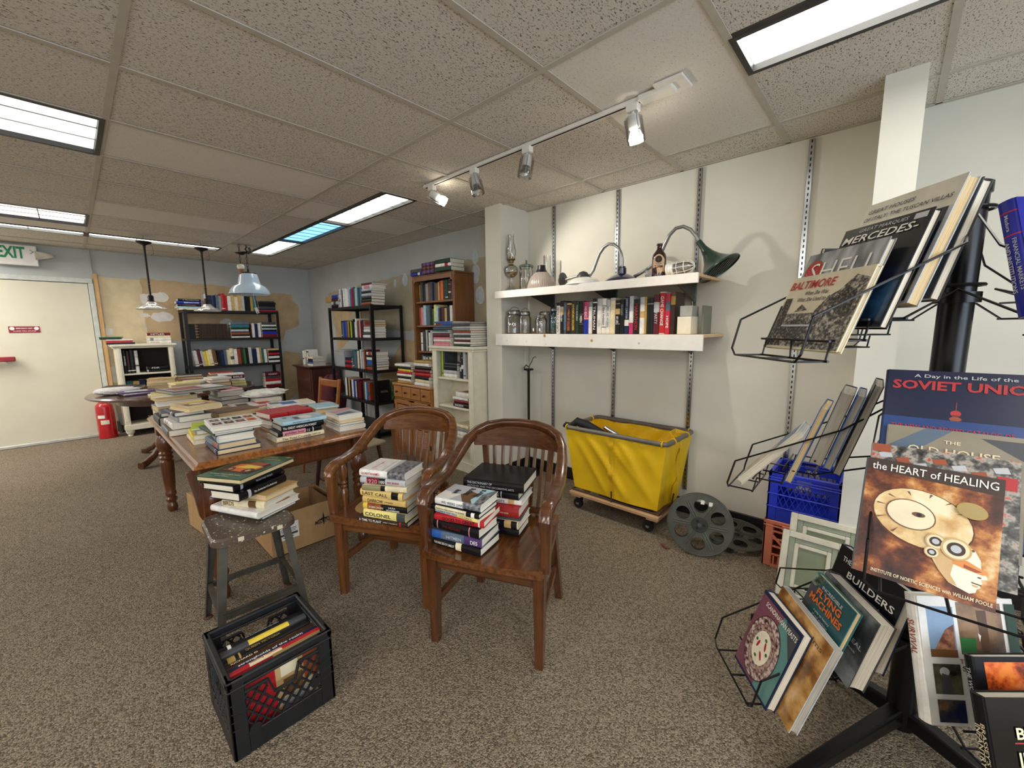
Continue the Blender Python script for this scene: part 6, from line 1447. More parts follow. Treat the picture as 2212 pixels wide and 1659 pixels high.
for x in (-.17, .17):
    for y in (-.28, .28):
        mb = MB(); mb.box((x, y, .093), (.05, .06, .006)); mb.box((x - .018, y + .01, .07), (.004, .035, .05)); mb.box((x + .018, y + .01, .07), (.004, .035, .05)); cs = mb.obj('castor', MATS['black_metal'], t)
        mb = MB(); mb.lathe([(.012, -.013), (.036, -.013), (.038, -.008), (.038, .008), (.036, .013), (.012, .013)], 24, M=T(x, y + .018, .038) @ RY(90)); mb.obj('wheel', MATS['black_rubber'], cs, smooth=True)
        mb = MB(); mb.lathe([(.013, -.016), (.013, .016)], 14, M=T(x, y + .018, .038) @ RY(90)); mb.obj('hub', MATS['chrome'], cs)
# rolled umbrellas and cloth standing in the cart
t = thing('umbrella', 'black folded umbrella with curved grip poking out of the yellow cart', 'umbrella', loc=(2.56, 1.62, .60))
mb = MB(); mb.tube([(-.045, .10, .045), (-.04, .06, .075), (0, .0, .05), (.06, -.12, -.02), (.14, -.24, -.10)], [.020, .032, .034, .03, .022], 10); mb.obj('folded_cloth', pm('cloth_black', '14151c', .7), t, smooth=True)
mb = MB(); mb.tube([(-.045, .10, .045), (-.075, .135, .055), (-.06, .16, .03)], .014, 8); mb.obj('grip', MATS['black_rubber'], t, smooth=True)
t = thing('umbrella', 'dark umbrella with silver tip leaning inside the yellow cart', 'umbrella', loc=(2.62, 1.47, .55))
mb = MB(); mb.tube([(-.02, .07, .06), (.02, -.01, .03), (.10, -.14, -.08)], [.012, .024, .018], 10); mb.obj('folded_cloth', pm('cloth_maroon', '2a1218', .6), t, smooth=True)
mb = MB(); mb.tube([(-.03, .02, .10), (.02, -.06, .04)], [.016, .022], 10); mb.obj('handle', MATS['chrome'], t, smooth=True)

# ------------------------------------------------------------------ film reels
pm('reel_metal', '54564f', .42, metal=.45, var=.1, scale=8)
def reel(label, M, r=.182, w=.042):
    t = thing('film_reel', label, 'film reel', M=M)
    for s_ in (-1, 1):
        # disc with six round holes: ring sectors around each hole
        mb = MB(); N = 72; hr, hc = .041, .112
        bmm = bmesh.new()
        outer = [bmm.verts.new((r * math.cos(2 * PI * k / N), r * math.sin(2 * PI * k / N), s_ * w / 2)) for k in range(N)]
        edges = [bmm.edges.new((outer[k], outer[(k + 1) % N])) for k in range(N)]
        for h_ in range(6):
            cx_, cy_ = hc * math.cos(h_ * PI / 3 + .5), hc * math.sin(h_ * PI / 3 + .5)
            hv = [bmm.verts.new((cx_ + hr * math.cos(2 * PI * k / 20), cy_ + hr * math.sin(2 * PI * k / 20), s_ * w / 2)) for k in range(20)]
            edges += [bmm.edges.new((hv[k], hv[(k + 1) % 20])) for k in range(20)]
        bmesh.ops.triangle_fill(bmm, use_beauty=True, edges=edges)
        bmm.faces.ensure_lookup_table()
        bad = [f for f in bmm.faces if any((f.calc_center_median().xy - Vector((hc * math.cos(h_ * PI / 3 + .5), hc * math.sin(h_ * PI / 3 + .5)))).length < hr * .93 for h_ in range(6))]
        bmesh.ops.delete(bmm, geom=bad, context='FACES')
        bmm.verts.index_update()
        mb.add([v.co.copy() for v in bmm.verts], [[v.index for v in f.verts] for f in bmm.faces]); bmm.free()
        o = mb.obj('flange', MATS['reel_metal'], t)
        md = o.modifiers.new('solid', 'SOLIDIFY'); md.thickness = .0022; md.offset = 0
        mb = MB(); mb.tube([(r * math.cos(2 * PI * k / 72), r * math.sin(2 * PI * k / 72), s_ * w / 2) for k in range(72)], .0032, 6, closed=True); mb.obj('rolled_edge', MATS['reel_metal'], t, smooth=True)
        for h_ in range(6):
            a = h_ * PI / 3 + .5 + PI / 6
            for d in (-.007, .007):
                mb = MB(); mb.tube([(.05 * math.cos(a) - d * math.sin(a), .05 * math.sin(a) + d * math.cos(a), s_ * (w / 2 + .001)), (.15 * math.cos(a) - d * math.sin(a), .15 * math.sin(a) + d * math.cos(a), s_ * (w / 2 + .001))], .0042, 6); mb.obj('rib', MATS['reel_metal'], t, smooth=True)
            cx_, cy_ = hc * math.cos(h_ * PI / 3 + .5), hc * math.sin(h_ * PI / 3 + .5)
            mb = MB(); mb.tube([(cx_ + hr * math.cos(2 * PI * k / 24), cy_ + hr * math.sin(2 * PI * k / 24), s_ * w / 2) for k in range(24)], .0022, 6, closed=True); mb.obj('hole_lip', MATS['reel_metal'], t, smooth=True)
    mb = MB(); mb.lathe([(.052, -w / 2), (.052, w / 2)], 36, caps=False); mb.lathe([(.048, -w / 2), (.048, w / 2)], 36, caps=False); mb.obj('core', MATS['reel_metal'], t, smooth=True)
    mb = MB(); mb.lathe([(.044, -w / 2 - .004), (.046, -w / 2 - .002), (.046, w / 2 + .002), (.044, w / 2 + .004)], 36); mb.obj('hub_cap', pm('reel_dark', '3a3d3a', .45, metal=.5), t, smooth=True)
    for k in range(3):
        a = k * 2.094; mb = MB(); mb.lathe([(.008, 0), (.008, .003)], 12, M=T(.024 * math.cos(a), .024 * math.sin(a), w / 2 + .004)); mb.obj('hub_hole', MATS['dark_slot'], t)
    mb = MB(); mb.lathe([(.012, 0), (.012, .006), (.006, .006)], 16, M=T(0, 0, w / 2 + .004)); mb.obj('spindle_boss', MATS['reel_metal'], t)
    return t
nrm = Vector((-.93, -.28, .20)).normalized(); up_ = (Vector((0, 0, 1)) - nrm * nrm.z).normalized(); rt_ = up_.cross(nrm)
c_ = Vector((2.43, .745, 0)) + up_ * .1852 + Vector((0, 0, .004)) - nrm * .02
rl = reel('grey metal film reel propped upright by the yellow cart', axes(rt_, up_, nrm, c_))
for d, rr in ((.03, 0), (.075, 20)):
    mb = MB(); mb.box((d - .02, .140 - d * .12, .0232), (.02, .024, .0006)); mb.obj('price_sticker', MATS['white_paint'], rl)
reel('grey metal film reel lying on the carpet against the black baseboard', T(2.77, .63, .036) @ RY(-5) @ RX(4))
mb = MB(); mb.loft([[(0, 0, .001), (.05, .01, .001), (.055, .03, .01), (.01, .035, .012)], [(.0, .0, .006), (.05, .012, .012), (.053, .03, .02), (.01, .036, .024)]]); 
tag(mb.obj('leather_scrap', pm('scrap_brown', '7d4a33', .8), M=T(2.40, .90, 0) @ RZ(60)), 'small curled brown scrap on the carpet beside the upright reel', 'scrap')

# ------------------------------------------------------------------ plastic crates
pm('plastic_blue', '1c2fb0', .4, var=.03); pm('plastic_red', 'c9745a', .45, var=.04); pm('plastic_black', '17181a', .45, var=.1, scale=20)
def strut(mb, a, b, w=.006, d=.008, n=None):
    a, b = Vector(a), Vector(b); z = (b - a).normalized(); n = Vector(n); x = n.cross(z).normalized()
    mb.sweep([(a, x, n, w, d), (b, x, n, w, d)], sq=.2, n=6)
def crate(name, label, x0, y0, S, H, z0, mat, style):
    t = thing(name, label, 'crate', loc=(x0 + S / 2, y0 + S / 2, z0))
    h = S / 2; th = .012
    for sx in (-1, 1):
        for sy in (-1, 1):
            mb = MB(); mb.box((sx * (h - .024), sy * (h - th / 2), H / 2), (.048, th, H), ch=.003); mb.box((sx * (h - th / 2), sy * (h - .024), H / 2), (th, .048, H), ch=.003); mb.obj('corner_post', mat, t)
    mb = MB()
    for sx in (-1, 1):
        mb.box((sx * (h - .008), 0, H - .012), (.020, S + .004, .024), ch=.004); mb.box((0, sx * (h - .008), H - .012), (S + .004, .020, .024), ch=.004)
        mb.box((sx * (h - .007), 0, H - .034), (.017, S, .008), ch=.002); mb.box((0, sx * (h - .007), H - .034), (S, .017, .008), ch=.002)
    mb.obj('rim', mat, t)
    mb = MB(); mb.box((0, 0, .006), (S - .02, S - .02, .012))
    mb.obj('bottom', mat, t)
    for k in range(4):
        R = RZ(90 * k); mb = MB(); y = -(h - .006); N = (0, -1, 0); w = h - .046
        if style == 'milk':
            mb.box((0, y, .035), (2 * w, .010, .07), ch=.002)
            # lattice of crossing bars around an open hand hole
            def clip(p, q): return p, q
            lo, hi = .07, H - .06
            nb = 7; stp = 2 * w / nb
            for i in range(-4, nb + 5):
                xa = -w + i * stp
                for sgn in (1, -1):
                    a_, b_ = Vector((xa, y, lo)), Vector((xa + sgn * (hi - lo) * .75, y, hi))
                    ta, tb = 0, 1
                    dx_ = b_.x - a_.x
                    for lim, s2 in ((-w, 1), (w, -1)):
                        fa, fb = s2 * (a_.x - lim), s2 * (b_.x - lim)
                        if fa < 0 and fb < 0: ta, tb = 1, 0
                        elif fa < 0: ta = max(ta, fa / (fa - fb))
                        elif fb < 0: tb = min(tb, fa / (fa - fb))
                    if tb - ta < .05: continue
                    p, q = a_.lerp(b_, ta), a_.lerp(b_, tb)
                    if True:
                        mids = [p.lerp(q, j / 10) for j in range(11)]
                        run = []
                        for m_ in mids + [None]:
                            ok = m_ is not None and not (abs(m_.x) < .046 and m_.z > hi - .056)
                            if ok: run.append(m_)
                            else:
                                if len(run) > 1: strut(mb, run[0], run[-1], .0055, .009, N)
                                run = []
            for s_ in (-1, 1): strut(mb, (s_ * .048, y, hi), (s_ * .032, y, hi - .058), .007, .012, N)
            strut(mb, (-.032, y, hi - .058), (.032, y, hi - .058), .007, .012, N)
            strut(mb, (-w, y, hi), (-.048, y, hi), .008, .012, N); strut(mb, (.048, y, hi), (w, y, hi), .008, .012, N)
            for s_ in (-1, 1):
                for zz in (.10, .13, .16, .19): strut(mb, (s_ * (h - .044), y - .004, zz), (s_ * (h - .004), y - .004, zz + .012), .004, .006, N)
                mb.lathe([(.018, 0), (.018, .010), (.013, .010)], 16, M=T(s_ * (w - .02), y + .004, .078 + (.03 if s_ > 0 else 0)) @ RX(90))
        elif style == 'diamond':
            mb.box((0, y, .04), (2 * w, .010, .08), ch=.002)
            for zz in (.155, .235): mb.box((0, y - .003, zz), (S - .004, .014, .007), ch=.002)
            mb.box((0, y - .003, .08), (S - .004, .014, .007), ch=.002)
            for za, zb2 in ((.083, .152), (.160, .232)):
                nb = 8; stp = 2 * w / nb
                for i in range(nb):
                    xa = -w + i * stp
                    strut(mb, (xa, y, za), (xa + stp, y, zb2), .004, .008, N); strut(mb, (xa + stp, y, za), (xa, y, zb2), .004, .008, N)
            for s_ in (-1, 1): mb.box((s_ * (w - .04), y, H - .045), (.085, .010, .06))
        else:
            mb.box((0, y, .008), (2 * w, .012, .016))
            for zz in (.075, .125, .17, .215): mb.box((0, y, zz), (2 * w, .010, .009))
            for i in range(10):
                xx = -w + .012 + i * (2 * w - .024) / 9; mb.box((xx, y, .045), (.008, .010, .06))
            for xa, xb in ((-w, -.0), (-w * .55, w * .45), (w, 0), (w * .55, -w * .45)): strut(mb, (xa, y - .002, H - .04 if abs(xa) < w else H - .09), (xb, y - .002, .07), .013, .012, N)
            mb.box((0, y - .004, H - .03), (.16, .014, .03), ch=.004)
        MR = MB(); MR.v = [R @ p for p in mb.v]; MR.f = mb.f; MR.m = mb.m
        o = MR.obj('lattice_panel', mat, t); o['kind'] = 'stuff'
    return t
crate('milk_crate', 'black milk crate of books on the carpet in front of the stool', .213, 1.424, .325, .282, .0015, MATS['plastic_black'], 'milk')
crate('plastic_crate', 'salmon red slatted crate on the carpet under the blue crate', 2.60, .113, .335, .278, .0015, MATS['plastic_red'], 'slat')
crate('plastic_crate', 'blue plastic crate stacked on the salmon red crate', 2.605, .118, .325, .282, .2805, MATS['plastic_blue'], 'diamond')
mb = MB(); mb.box((0, 0, 0), (.11, .004, .07)); mb.face([(-.04, -.0025, -.01), (.04, -.0025, -.01), (.04, -.0025, .0), (-.04, -.0025, .0)])
tag(mb.obj('paper_slip', MATS['white_paint'], M=T(2.635, .27, .52) @ RZ(-90) @ RX(-10)), 'pale paper slip tucked inside the blue crate', 'paper')

# picture frames leaning on the crates
for k, (dx, w_, h_, y_) in enumerate(((0, .30, .40, .16), (-.075, .26, .33, .20))):
    t = thing('picture_frame', ('larger' if k == 0 else 'smaller') + ' pale bevelled picture frame leaning by the salmon crate', 'picture frame', M=T(2.42 + dx, y_, .004) @ RZ(-90) @ RX(-13 - k * 4))
    if k: t['label'] = 'smaller pale stepped picture frame leaning in front of the larger one'
    else: t['label'] = 'larger pale stepped picture frame leaning behind the smaller one'
    pm('frame_cream', 'cdc7b2', .5); pm('frame_green', '8f9680', .5); pm('mat_green', '7d8468', .6)
    for a, b_, wd_, th_, mt in ((0, 0, .03, .02, 'frame_cream'), (.03, .03, .025, .012, 'frame_green'), (.055, .055, .018, .014, 'frame_cream')):
        ww, hh = w_ - 2 * a, h_ - 2 * b_
        mb = MB()
        for s_ in (-1, 1): mb.box((s_ * (ww / 2 - wd_ / 2), -th_ / 2, h_ / 2), (wd_, th_, hh), ch=.003); mb.box((0, -th_ / 2, h_ / 2 + s_ * (hh / 2 - wd_ / 2)), (ww - 2 * wd_, th_, wd_), ch=.003)
        mb.obj('moulding', MATS[mt], t)
    mb = MB(); mb.box((0, -.003, h_ / 2), (w_ - .14, .004, h_ - .14)); mb.obj('picture', MATS['mat_green'], t)

# ------------------------------------------------------------------ black lamp stand in the alcove
t = thing('lamp_stand', 'thin black floor lamp pole with bare plate and wires in the alcove', 'lamp stand', loc=(2.84, 2.43, 0))
mb = MB(); mb.lathe([(.11, 0), (.11, .012), (.05, .022), (.02, .05), (.024, .09), (.012, .12), (.012, .97), (.016, .985), (.045, .99), (.047, 1.0), (.044, 1.004)], 24); mb.obj('pole', MATS['black_metal'], t, smooth=True)
mb = MB(); mb.tube([(0, 0, 1.0), (.0, -.01, 1.03), (.01, -.03, 1.07), (.0, -.055, 1.105), (.0, -.075, 1.115), (0, -.09, 1.113)], .0035, 6); mb.tube([(0, 0, 1.02), (.0, .03, 1.035), (0, .045, 1.02), (0, .055, 1.005)], .005, 6); mb.obj('wire', MATS['black_rubber'], t, smooth=True)

# ------------------------------------------------------------------ metal stool
pm('stool_paint', '4d4a40', .45, metal=.25, var=.12, scale=14); pm('stool_chip', 'cfc3a6', .6)
m, nt, b = base_mat('stool_seat'); MATS['stool_seat'] = m
f1 = noise(nt, coords(nt), 75.0, 4, .6)
nt.links.new(ramp(nt, f1, [(.0, '4e4338'), (.615, '5b4e42'), (.64, 'd8cfba')]), b.inputs['Base Color']); b.inputs['Roughness'].default_value = .35; b.inputs['Metallic'].default_value = .1
t = thing('metal_stool', 'old olive metal stool with paint flecked seat, carrying a stack of books', 'stool', M=T(.475, 2.135, 0) @ RZ(-3))
def rrect(hx_, hy_, r, n=5):
    out = []
    for cx_, cy_, a0 in ((hx_ - r, hy_ - r, 0), (-hx_ + r, hy_ - r, 90), (-hx_ + r, -hy_ + r, 180), (hx_ - r, -hy_ + r, 270)):
        for k in range(n + 1): a = math.radians(a0 + 90 * k / n); out.append((cx_ + r * math.cos(a), cy_ + r * math.sin(a)))
    return out
mb = MB(); mb.loft([[(*p, .475) for p in rrect(.163, .163, .05)], [(*p, .500) for p in rrect(.163, .163, .05)], [(*p, .509) for p in rrect(.155, .155, .045)], [(*p, .509) for p in rrect(.06, .06, .03)]]); mb.obj('seat', MATS['stool_seat'], t, smooth=True, angle=40)
for p in ((-.06, -.1635, .49), (.09, -.1635, .488)):
    mb = MB(); mb.box(p, (.022, .001, .018)); mb.obj('paint_chip', MATS['stool_chip'], t)
for sx in (-1, 1):
    for sy in (-1, 1):
        mb = MB(); a = Vector((sx * .135, sy * .135, .495)); b_ = Vector((sx * .185, sy * .178, .012)); w = .034
        for ax, ay in (((1, 0, 0), (0, 1, 0)), ((0, 1, 0), (1, 0, 0))):
            o1 = Vector(ax) * (-sx if ax[0] else -sy) * w / 2
            mb.sweep([(a + o1, ax, ay, w, .003), (b_ + o1 * .75, ax, ay, w * .75, .003)], sq=.15, n=8)
        lg = mb.obj('leg', MATS['stool_paint'], t)
        mb = MB(); mb.lathe([(.018, 0), (.02, .004), (.014, .012)], 12, M=T(b_.x - sx * .01, b_.y - sy * .01, 0)); mb.obj('foot_cap', pm('rust_foot', '4a2c1c', .7), lg)
for z, r_ in ((.165, .167),):
    for k in range(4):
        mb = MB(); mb.box((0, -r_ + .004, z), (2 * r_ - .03, .004, .03), M=RZ(90 * k)); mb.box((0, -r_ + .012, z + .014), (2 * r_ - .03, .02, .003), M=RZ(90 * k)); mb.obj('foot_rail', MATS['stool_paint'], t)

# ------------------------------------------------------------------ cardboard boxes
t = thing('cardboard_box', 'open cardboard box with black star logo on the carpet under the table end', 'box', loc=(.895, 2.815, 0))
bw, bdp, bh = .405, .36, .262
mb = MB()
mb.box((0, 0, .003), (bw, bdp, .005))
for s_ in (-1, 1): mb.box((s_ * (bw / 2 - .002), 0, bh / 2), (.004, bdp, bh)); mb.box((0, s_ * (bdp / 2 - .002), bh / 2), (bw - .008, .004, bh))
mb.obj('carton', MATS['cardboard'], t)
for s_ in (-1, 1):
    mb = MB(); mb.box((s_ * (bw / 2 - .045), 0, bh - .06), (.004, bdp - .02, .12), M=T(0, 0, 0)); mb.obj('flap', MATS['cardboard_in'], t)
BF = axes((1, 0, 0), (0, 0, 1), (0, -1, 0), (0, -bdp / 2 - .0008, 0))
text(t, 'MEDLINE', BF @ T(.105, .135, 0), .105, .026, 'black', shear=.25, bold=.02)
mb = MB(); mb.prism([(0, .052), (.007, .008), (.05, .004), (.007, -.002), (0, -.05), (-.005, -.002), (-.04, .0), (-.005, .01)], .0008, M=BF @ T(.108, .148, 0)); mb.obj('star_logo', ink('black'), t)
mb = MB(); mb.box((-.105, -bdp / 2 - .001, .145), (.12, .001, .105)); lb = mb.obj('shipping_label', MATS['white_paint'], t)
for z, w_, h_ in ((.185, .03, .012), (.16, .09, .004), (.15, .09, .003), (.142, .08, .003), (.125, .10, .014), (.108, .06, .006)):
    mb = MB(); mb.box((-.115 + w_ / 8, -bdp / 2 - .0018, z), (w_, .0004, h_)); mb.obj('print', ink('dark grey'), lb)
t = thing('cardboard_box', 'closed small cardboard box under the table by the turned leg', 'box', M=T(.56, 3.44, 0) @ RZ(8))
mb = MB(); mb.box((0, 0, .12), (.20, .30, .24), ch=.003); mb.obj('carton', MATS['cardboard'], t)
mb = MB(); mb.box((0, 0, .2402), (.10, .30, .0006)); mb.obj('tape', pm('tape', 'c49d6c', .3), t)
mb = MB(); mb.box((0, 0, .2404), (.002, .3, .0008)); mb.obj('flap_gap', MATS['cardboard_in'], t)

# ------------------------------------------------------------------ loose things
def crumple(name, label, cat, c, sx, sy, sz, mat, seed, n=26, m=14):
    rs = random.Random(seed); ph = [(rs.uniform(3, 9), rs.uniform(3, 9), rs.uniform(0, 6), rs.uniform(.4, 1)) for _ in range(9)]
    mb = MB(); rings = []
    for j in range(m + 1):
        f = j / m; r = math.sin(PI * min(f * .98 + .01, 1)) ** .6; ring = []
        for i in range(n):
            a = 2 * PI * i / n; w = sum(A * math.sin(p * a + q * f * 3 + o) for p, q, o, A in ph) / 9
            ring.append((sx * r * math.cos(a) * (1 + .25 * w), sy * r * math.sin(a) * (1 + .25 * w), max(0.0, sz * (.5 - .5 * math.cos(PI * f)) * (1 + .45 * w * math.sin(PI * f)) if f > 0 else 0)))
        rings.append(ring)
    mb.loft(rings); return tag(mb.obj(name, mat, M=T(*c), smooth=True, angle=25), label, cat)
crumple('cloth', 'crumpled white cloth lying on the door side of the round table', 'cloth', (.26, 5.70, RTZ + .001), .17, .10, .07, pm('cloth_white', 'dcd9d6', .9), 2)
crumple('newspaper', 'crumpled newspaper lying on the far end of the long table', 'newspaper', (1.05, 3.80, TB + .083), .17, .13, .055, pm('newsprint', 'e9e6dc', .9, var=.10, scale=30), 6)
crumple('tote_bag', 'maroon tote bag with pale straps slumped by the corner cabinet', 'bag', (2.66, 6.22, .0), .18, .16, .70, pm('bag_maroon', '5a1e28', .8), 9)
# clear plastic bin on the third board of the side shelf
t = thing('plastic_bin', 'clear plastic bin on the third board of the side shelf', 'bin', loc=(2.66, 5.68, .866))
mb = MB()
for s_ in (-1, 1): mb.box((s_ * .11, 0, .11), (.003, .28, .22)); mb.box((0, s_ * .14, .11), (.22, .003, .22))
mb.box((0, 0, .002), (.22, .28, .004)); mb.obj('body', pm('bin_plastic', 'a9adb0', .25), t)
mb = MB(); mb.box((0, 0, .224), (.24, .30, .010), ch=.003); mb.obj('lid', MATS['silver_lid'] if 'silver_lid' in MATS else pm('silver_lid', 'c9cccd', .3), t)
# small bottle on the corner cabinet
t = thing('bottle', 'clear bottle standing among the books on the corner cabinet', 'bottle', loc=(2.56, 6.86, .8155))
mb = MB(); mb.lathe([(.03, 0), (.032, .01), (.032, .13), (.012, .17), (.012, .21)], 18); mb.obj('glass', GL, t, smooth=True)
mb = MB(); mb.lathe([(.014, .205), (.014, .225)], 12); mb.obj('cap', MATS['black_rubber'], t)
mb = MB(); mb.box((0, 0, 0), (.14, .004, .07), ch=.0015); tag(mb.obj('paper_note', pm('note_yellow', 'd8d24a', .7), M=T(.66, 5.9, .79) @ RX(30)), 'small yellow note slip on the round table pile', 'paper')
# ------------------------------------------------------------------ revolving wire book rack
PX, PY = 1.78, -.13
POLE = Vector((PX, PY, 0))
pm('rack_black', '101012', .3, metal=.3, var=.05)
t = thing('book_rack', 'black revolving wire book rack on a star base, holding large picture books', 'book rack', loc=(PX, PY, 0))
mb = MB(); mb.lathe([(.038, .03), (.038, 1.735), (.043, 1.737), (.043, 1.765), (.03, 1.772)], 24); mb.obj('pole', MATS['rack_black'], t, smooth=True)
for k in range(4):
    a = math.radians(62 + 90 * k); c_, s_ = math.cos(a), math.sin(a)
    mb = MB(); mb.sweep([((.02 * c_, .02 * s_, .075), (-s_, c_, 0), (0, 0, 1), .045, .06), ((.30 * c_, .30 * s_, .05), (-s_, c_, 0), (0, 0, 1), .04, .045), ((.56 * c_, .56 * s_, .022), (-s_, c_, 0), (0, 0, 1), .036, .035)], sq=.3); lg = mb.obj('base_leg', MATS['rack_black'], t)
    mb = MB(); mb.lathe([(.02, 0), (.02, .012)], 12, M=T(.545 * c_, .545 * s_, 0)); mb.obj('foot', MATS['black_rubber'], lg)
def frame_(phi, th, rho=0):
    ph, th = math.radians(phi), math.radians(th); rho = math.radians(rho)
    nh = Vector((math.cos(ph), math.sin(ph), 0)); z = Vector((0, 0, 1)); u0 = z.cross(nh); v0 = z * math.cos(th) - nh * math.sin(th)
    u = u0 * math.cos(rho) + v0 * math.sin(rho); v = v0 * math.cos(rho) - u0 * math.sin(rho)
    return u, v, u.cross(v), nh
def pocket(phi, z0, steps=3, D0=.59, hw=.14, off=.0):
    u, v, n, nh = frame_(phi, 18); r = .0032; zz = Vector((0, 0, 1))
    def q(a, d, z): return u * (a + off) + nh * d + zz * z
    mb = MB(); tb = lambda pts: mb.tube(pts, r, 6)
    tb([q(-hw, D0 - .01, z0 + .11), q(-hw, D0 + .012, z0 + .02), q(-hw + .02, D0 + .012, z0), q(hw - .02, D0 + .012, z0), q(hw, D0 + .012, z0 + .02), q(hw, D0 - .01, z0 + .11)])
    for s_ in (-1, 1):
        end = -off + s_ * .05
        tb([q(s_ * hw, D0 - .01, z0 + .11), q(s_ * (hw - .004), D0 * .42, z0 + .275), q(end, .055, z0 + .41)])
        pts = []
        for k in range(steps):
            d, zb = D0 + .01 - .088 * k, z0 + .052 * k
            pts += [q(s_ * (hw - .03), d, zb), q(s_ * (hw - .03), d - .078, zb)]
        pts += [q(end, .05, z0 + .052 * steps + .03)]
        tb(pts)
    for k in range(steps):
        d, zb = D0 + .01 - .088 * k, z0 + .052 * k
        tb([q(-hw + .02, d - .078, zb), q(hw - .02, d - .078, zb)]); tb([q(-hw + .02, d - .078, zb + .05), q(hw - .02, d - .078, zb + .05)])
        tb([q(0, d, zb), q(0, d - .078, zb), q(0, d - .078, zb + .05)])
    o = mb.obj('wire_pocket', MATS['rack_black'], t, smooth=True); o['kind'] = 'stuff'
for z0, ph, ds in ((1.285, 131, (.59, .52, .5, .5)), (.768, 181, (.57, .5, .5, .53)), (.175, 128, (.545, .55, .5, .5))):
    for k in range(4): pocket(ph + 90 * k, z0, D0=ds[k], off=.09 if (z0 > 1 and k == 0) else 0, hw=.165 if (z0 > 1 and k == 0) else .14)
    for dz_ in (.20, .41): MB().tube([(.052 * math.cos(2 * PI * q_ / 20), .052 * math.sin(2 * PI * q_ / 20), z0 + dz_) for q_ in range(20)], .005, 6, closed=True).obj('hub_ring', MATS['rack_black'], t, smooth=True)
    MB().lathe([(.05, z0 + .15), (.05, z0 + .18)], 20).obj('hub_collar', MATS['rack_black'], t, smooth=True)

RK = 'picture books in the wire rack'
def rbook(c, phi, th, w, h, tk, col, label, rho=0, **k):
    u, v, n, nh = frame_(phi, th, rho)
    book(axes(u, v, n, Vector(c) - n * tk), w, h, tk, col, label, RK, **k)
def tex(key, stops, scale, detail=4, rough=.6, stretch=(1, 1, 1)):
    if key in MATS: return MATS[key]
    m, nt, b = base_mat(key); f = noise(nt, coords(nt, stretch), scale, detail, rough)
    nt.links.new(ramp(nt, f, stops), b.inputs['Base Color']); b.inputs['Roughness'].default_value = .3; b.inputs['Coat Weight'].default_value = .3
    MATS[key] = m; return m
streetpic = tex('print_street', [(.40, '2a2825'), (.52, '6f6a62'), (.62, 'b8b1a3')], 110, 5)
crowd = tex('print_crowd', [(.42, '12100f'), (.55, '4b463f'), (.66, '9a9386')], 140, 5)
amber = tex('print_amber', [(.34, '24100c'), (.46, '54281a'), (.54, '8a4a26'), (.62, 'c98a4a'), (.72, 'efd3a0')], 14, 5)
cream_art = tex('print_shell', [(.35, 'c79b62'), (.5, 'e6c993'), (.62, 'f4e5c2')], 16)
bluepic = tex('print_bluecar', [(.35, '0a0f18'), (.55, '14304f'), (.7, '2f5f8c')], 7)
# --- top tier, left pocket
rbook((1.395, .166, 1.413), 131.1, 20.2, .301, .22, .014, 'cream', 'cream book titled baltimore with black and white street photos, lowest of the top rack tier', art=[
    ('r', (-.47, -.49, .49, .5), pm('print_paper', 'd6cbb0', .4)), ('p', [(.08, -.49), (.49, -.49), (.49, .36), (.34, .42), (.22, .25), (.12, .18), (.02, .0)], streetpic), ('p', [(.16, .1), (.3, .3), (.42, .2), (.45, -.1), (.3, -.05)], crowd),
    ('r', (-.42, -.47, .10, -.02), streetpic), ('e', (-.16, -.24, .19, .14), crowd), ('r', (-.36, -.20, .06, -.175), 'silver'), ('r', (-.46, -.47, -.36, .2), crowd), ('r', (-.5, -.5, -.47, .1), 'black'), ('p', [(-.25, .0), (-.18, .1), (-.08, .02)], streetpic)],
    words=[('BALTIMORE', -.16, .37, .60, .11, 'red', .2), ('When She Was', -.05, .25, .30, .055, 'dark grey', .3), ('What She Used to Be', -.05, .165, .44, .055, 'dark grey', .3)], spine=[])
rbook((1.446, .144, 1.472), 131, 20, .278, .242, .016, 'grey', 'grey book with thin pale capitals and red emblem, second in the top rack tier', art=[
    ('r', (-.5, -.5, .5, .5), tex('print_silver', [(.35, '5a5d60'), (.5, '8a8d90'), (.65, 'b7b9bb')], 9, 2, .4, (3, 1, 1))), ('e', (-.34, .28, .13, .13), 'rust'), ('e', (-.34, .28, .105, .105), 'red')]
    + [('p', [(-.34, .18), (-.34 + .10 * math.cos(a - .03), .19 + .12 * math.sin(a - .03)), (-.34 + .10 * math.cos(a + .03), .19 + .12 * math.sin(a + .03))], 'pink') for a in (.5, .9, 1.3, 1.57, 1.84, 2.24, 2.64)],
    words=[('SHELL', .06, .25, .86, .22, 'white', 0, -.01)])
rbook((1.434, .073, 1.506), 133.7, 20.2, .248, .290, .020, 'black', 'black motoring book with white italic capitals, third in the top rack tier', art=[
    ('r', (-.5, -.5, .5, .5), pm('print_black', '0d0f14', .35)), ('r', (-.4, -.45, .48, .02), bluepic), ('r', (-.4, -.1, .48, .02), pm('print_night', '10182a', .3)), ('r', (.33, .43, .46, .48), 'silver')],
    words=[('GREAT MARQUES', .0, .45, .56, .038, 'silver', .2), ('MERCEDES-', -.02, .375, .88, .07, 'white', .2), ('BENZ', -.05, .28, .44, .07, 'white', .2)])
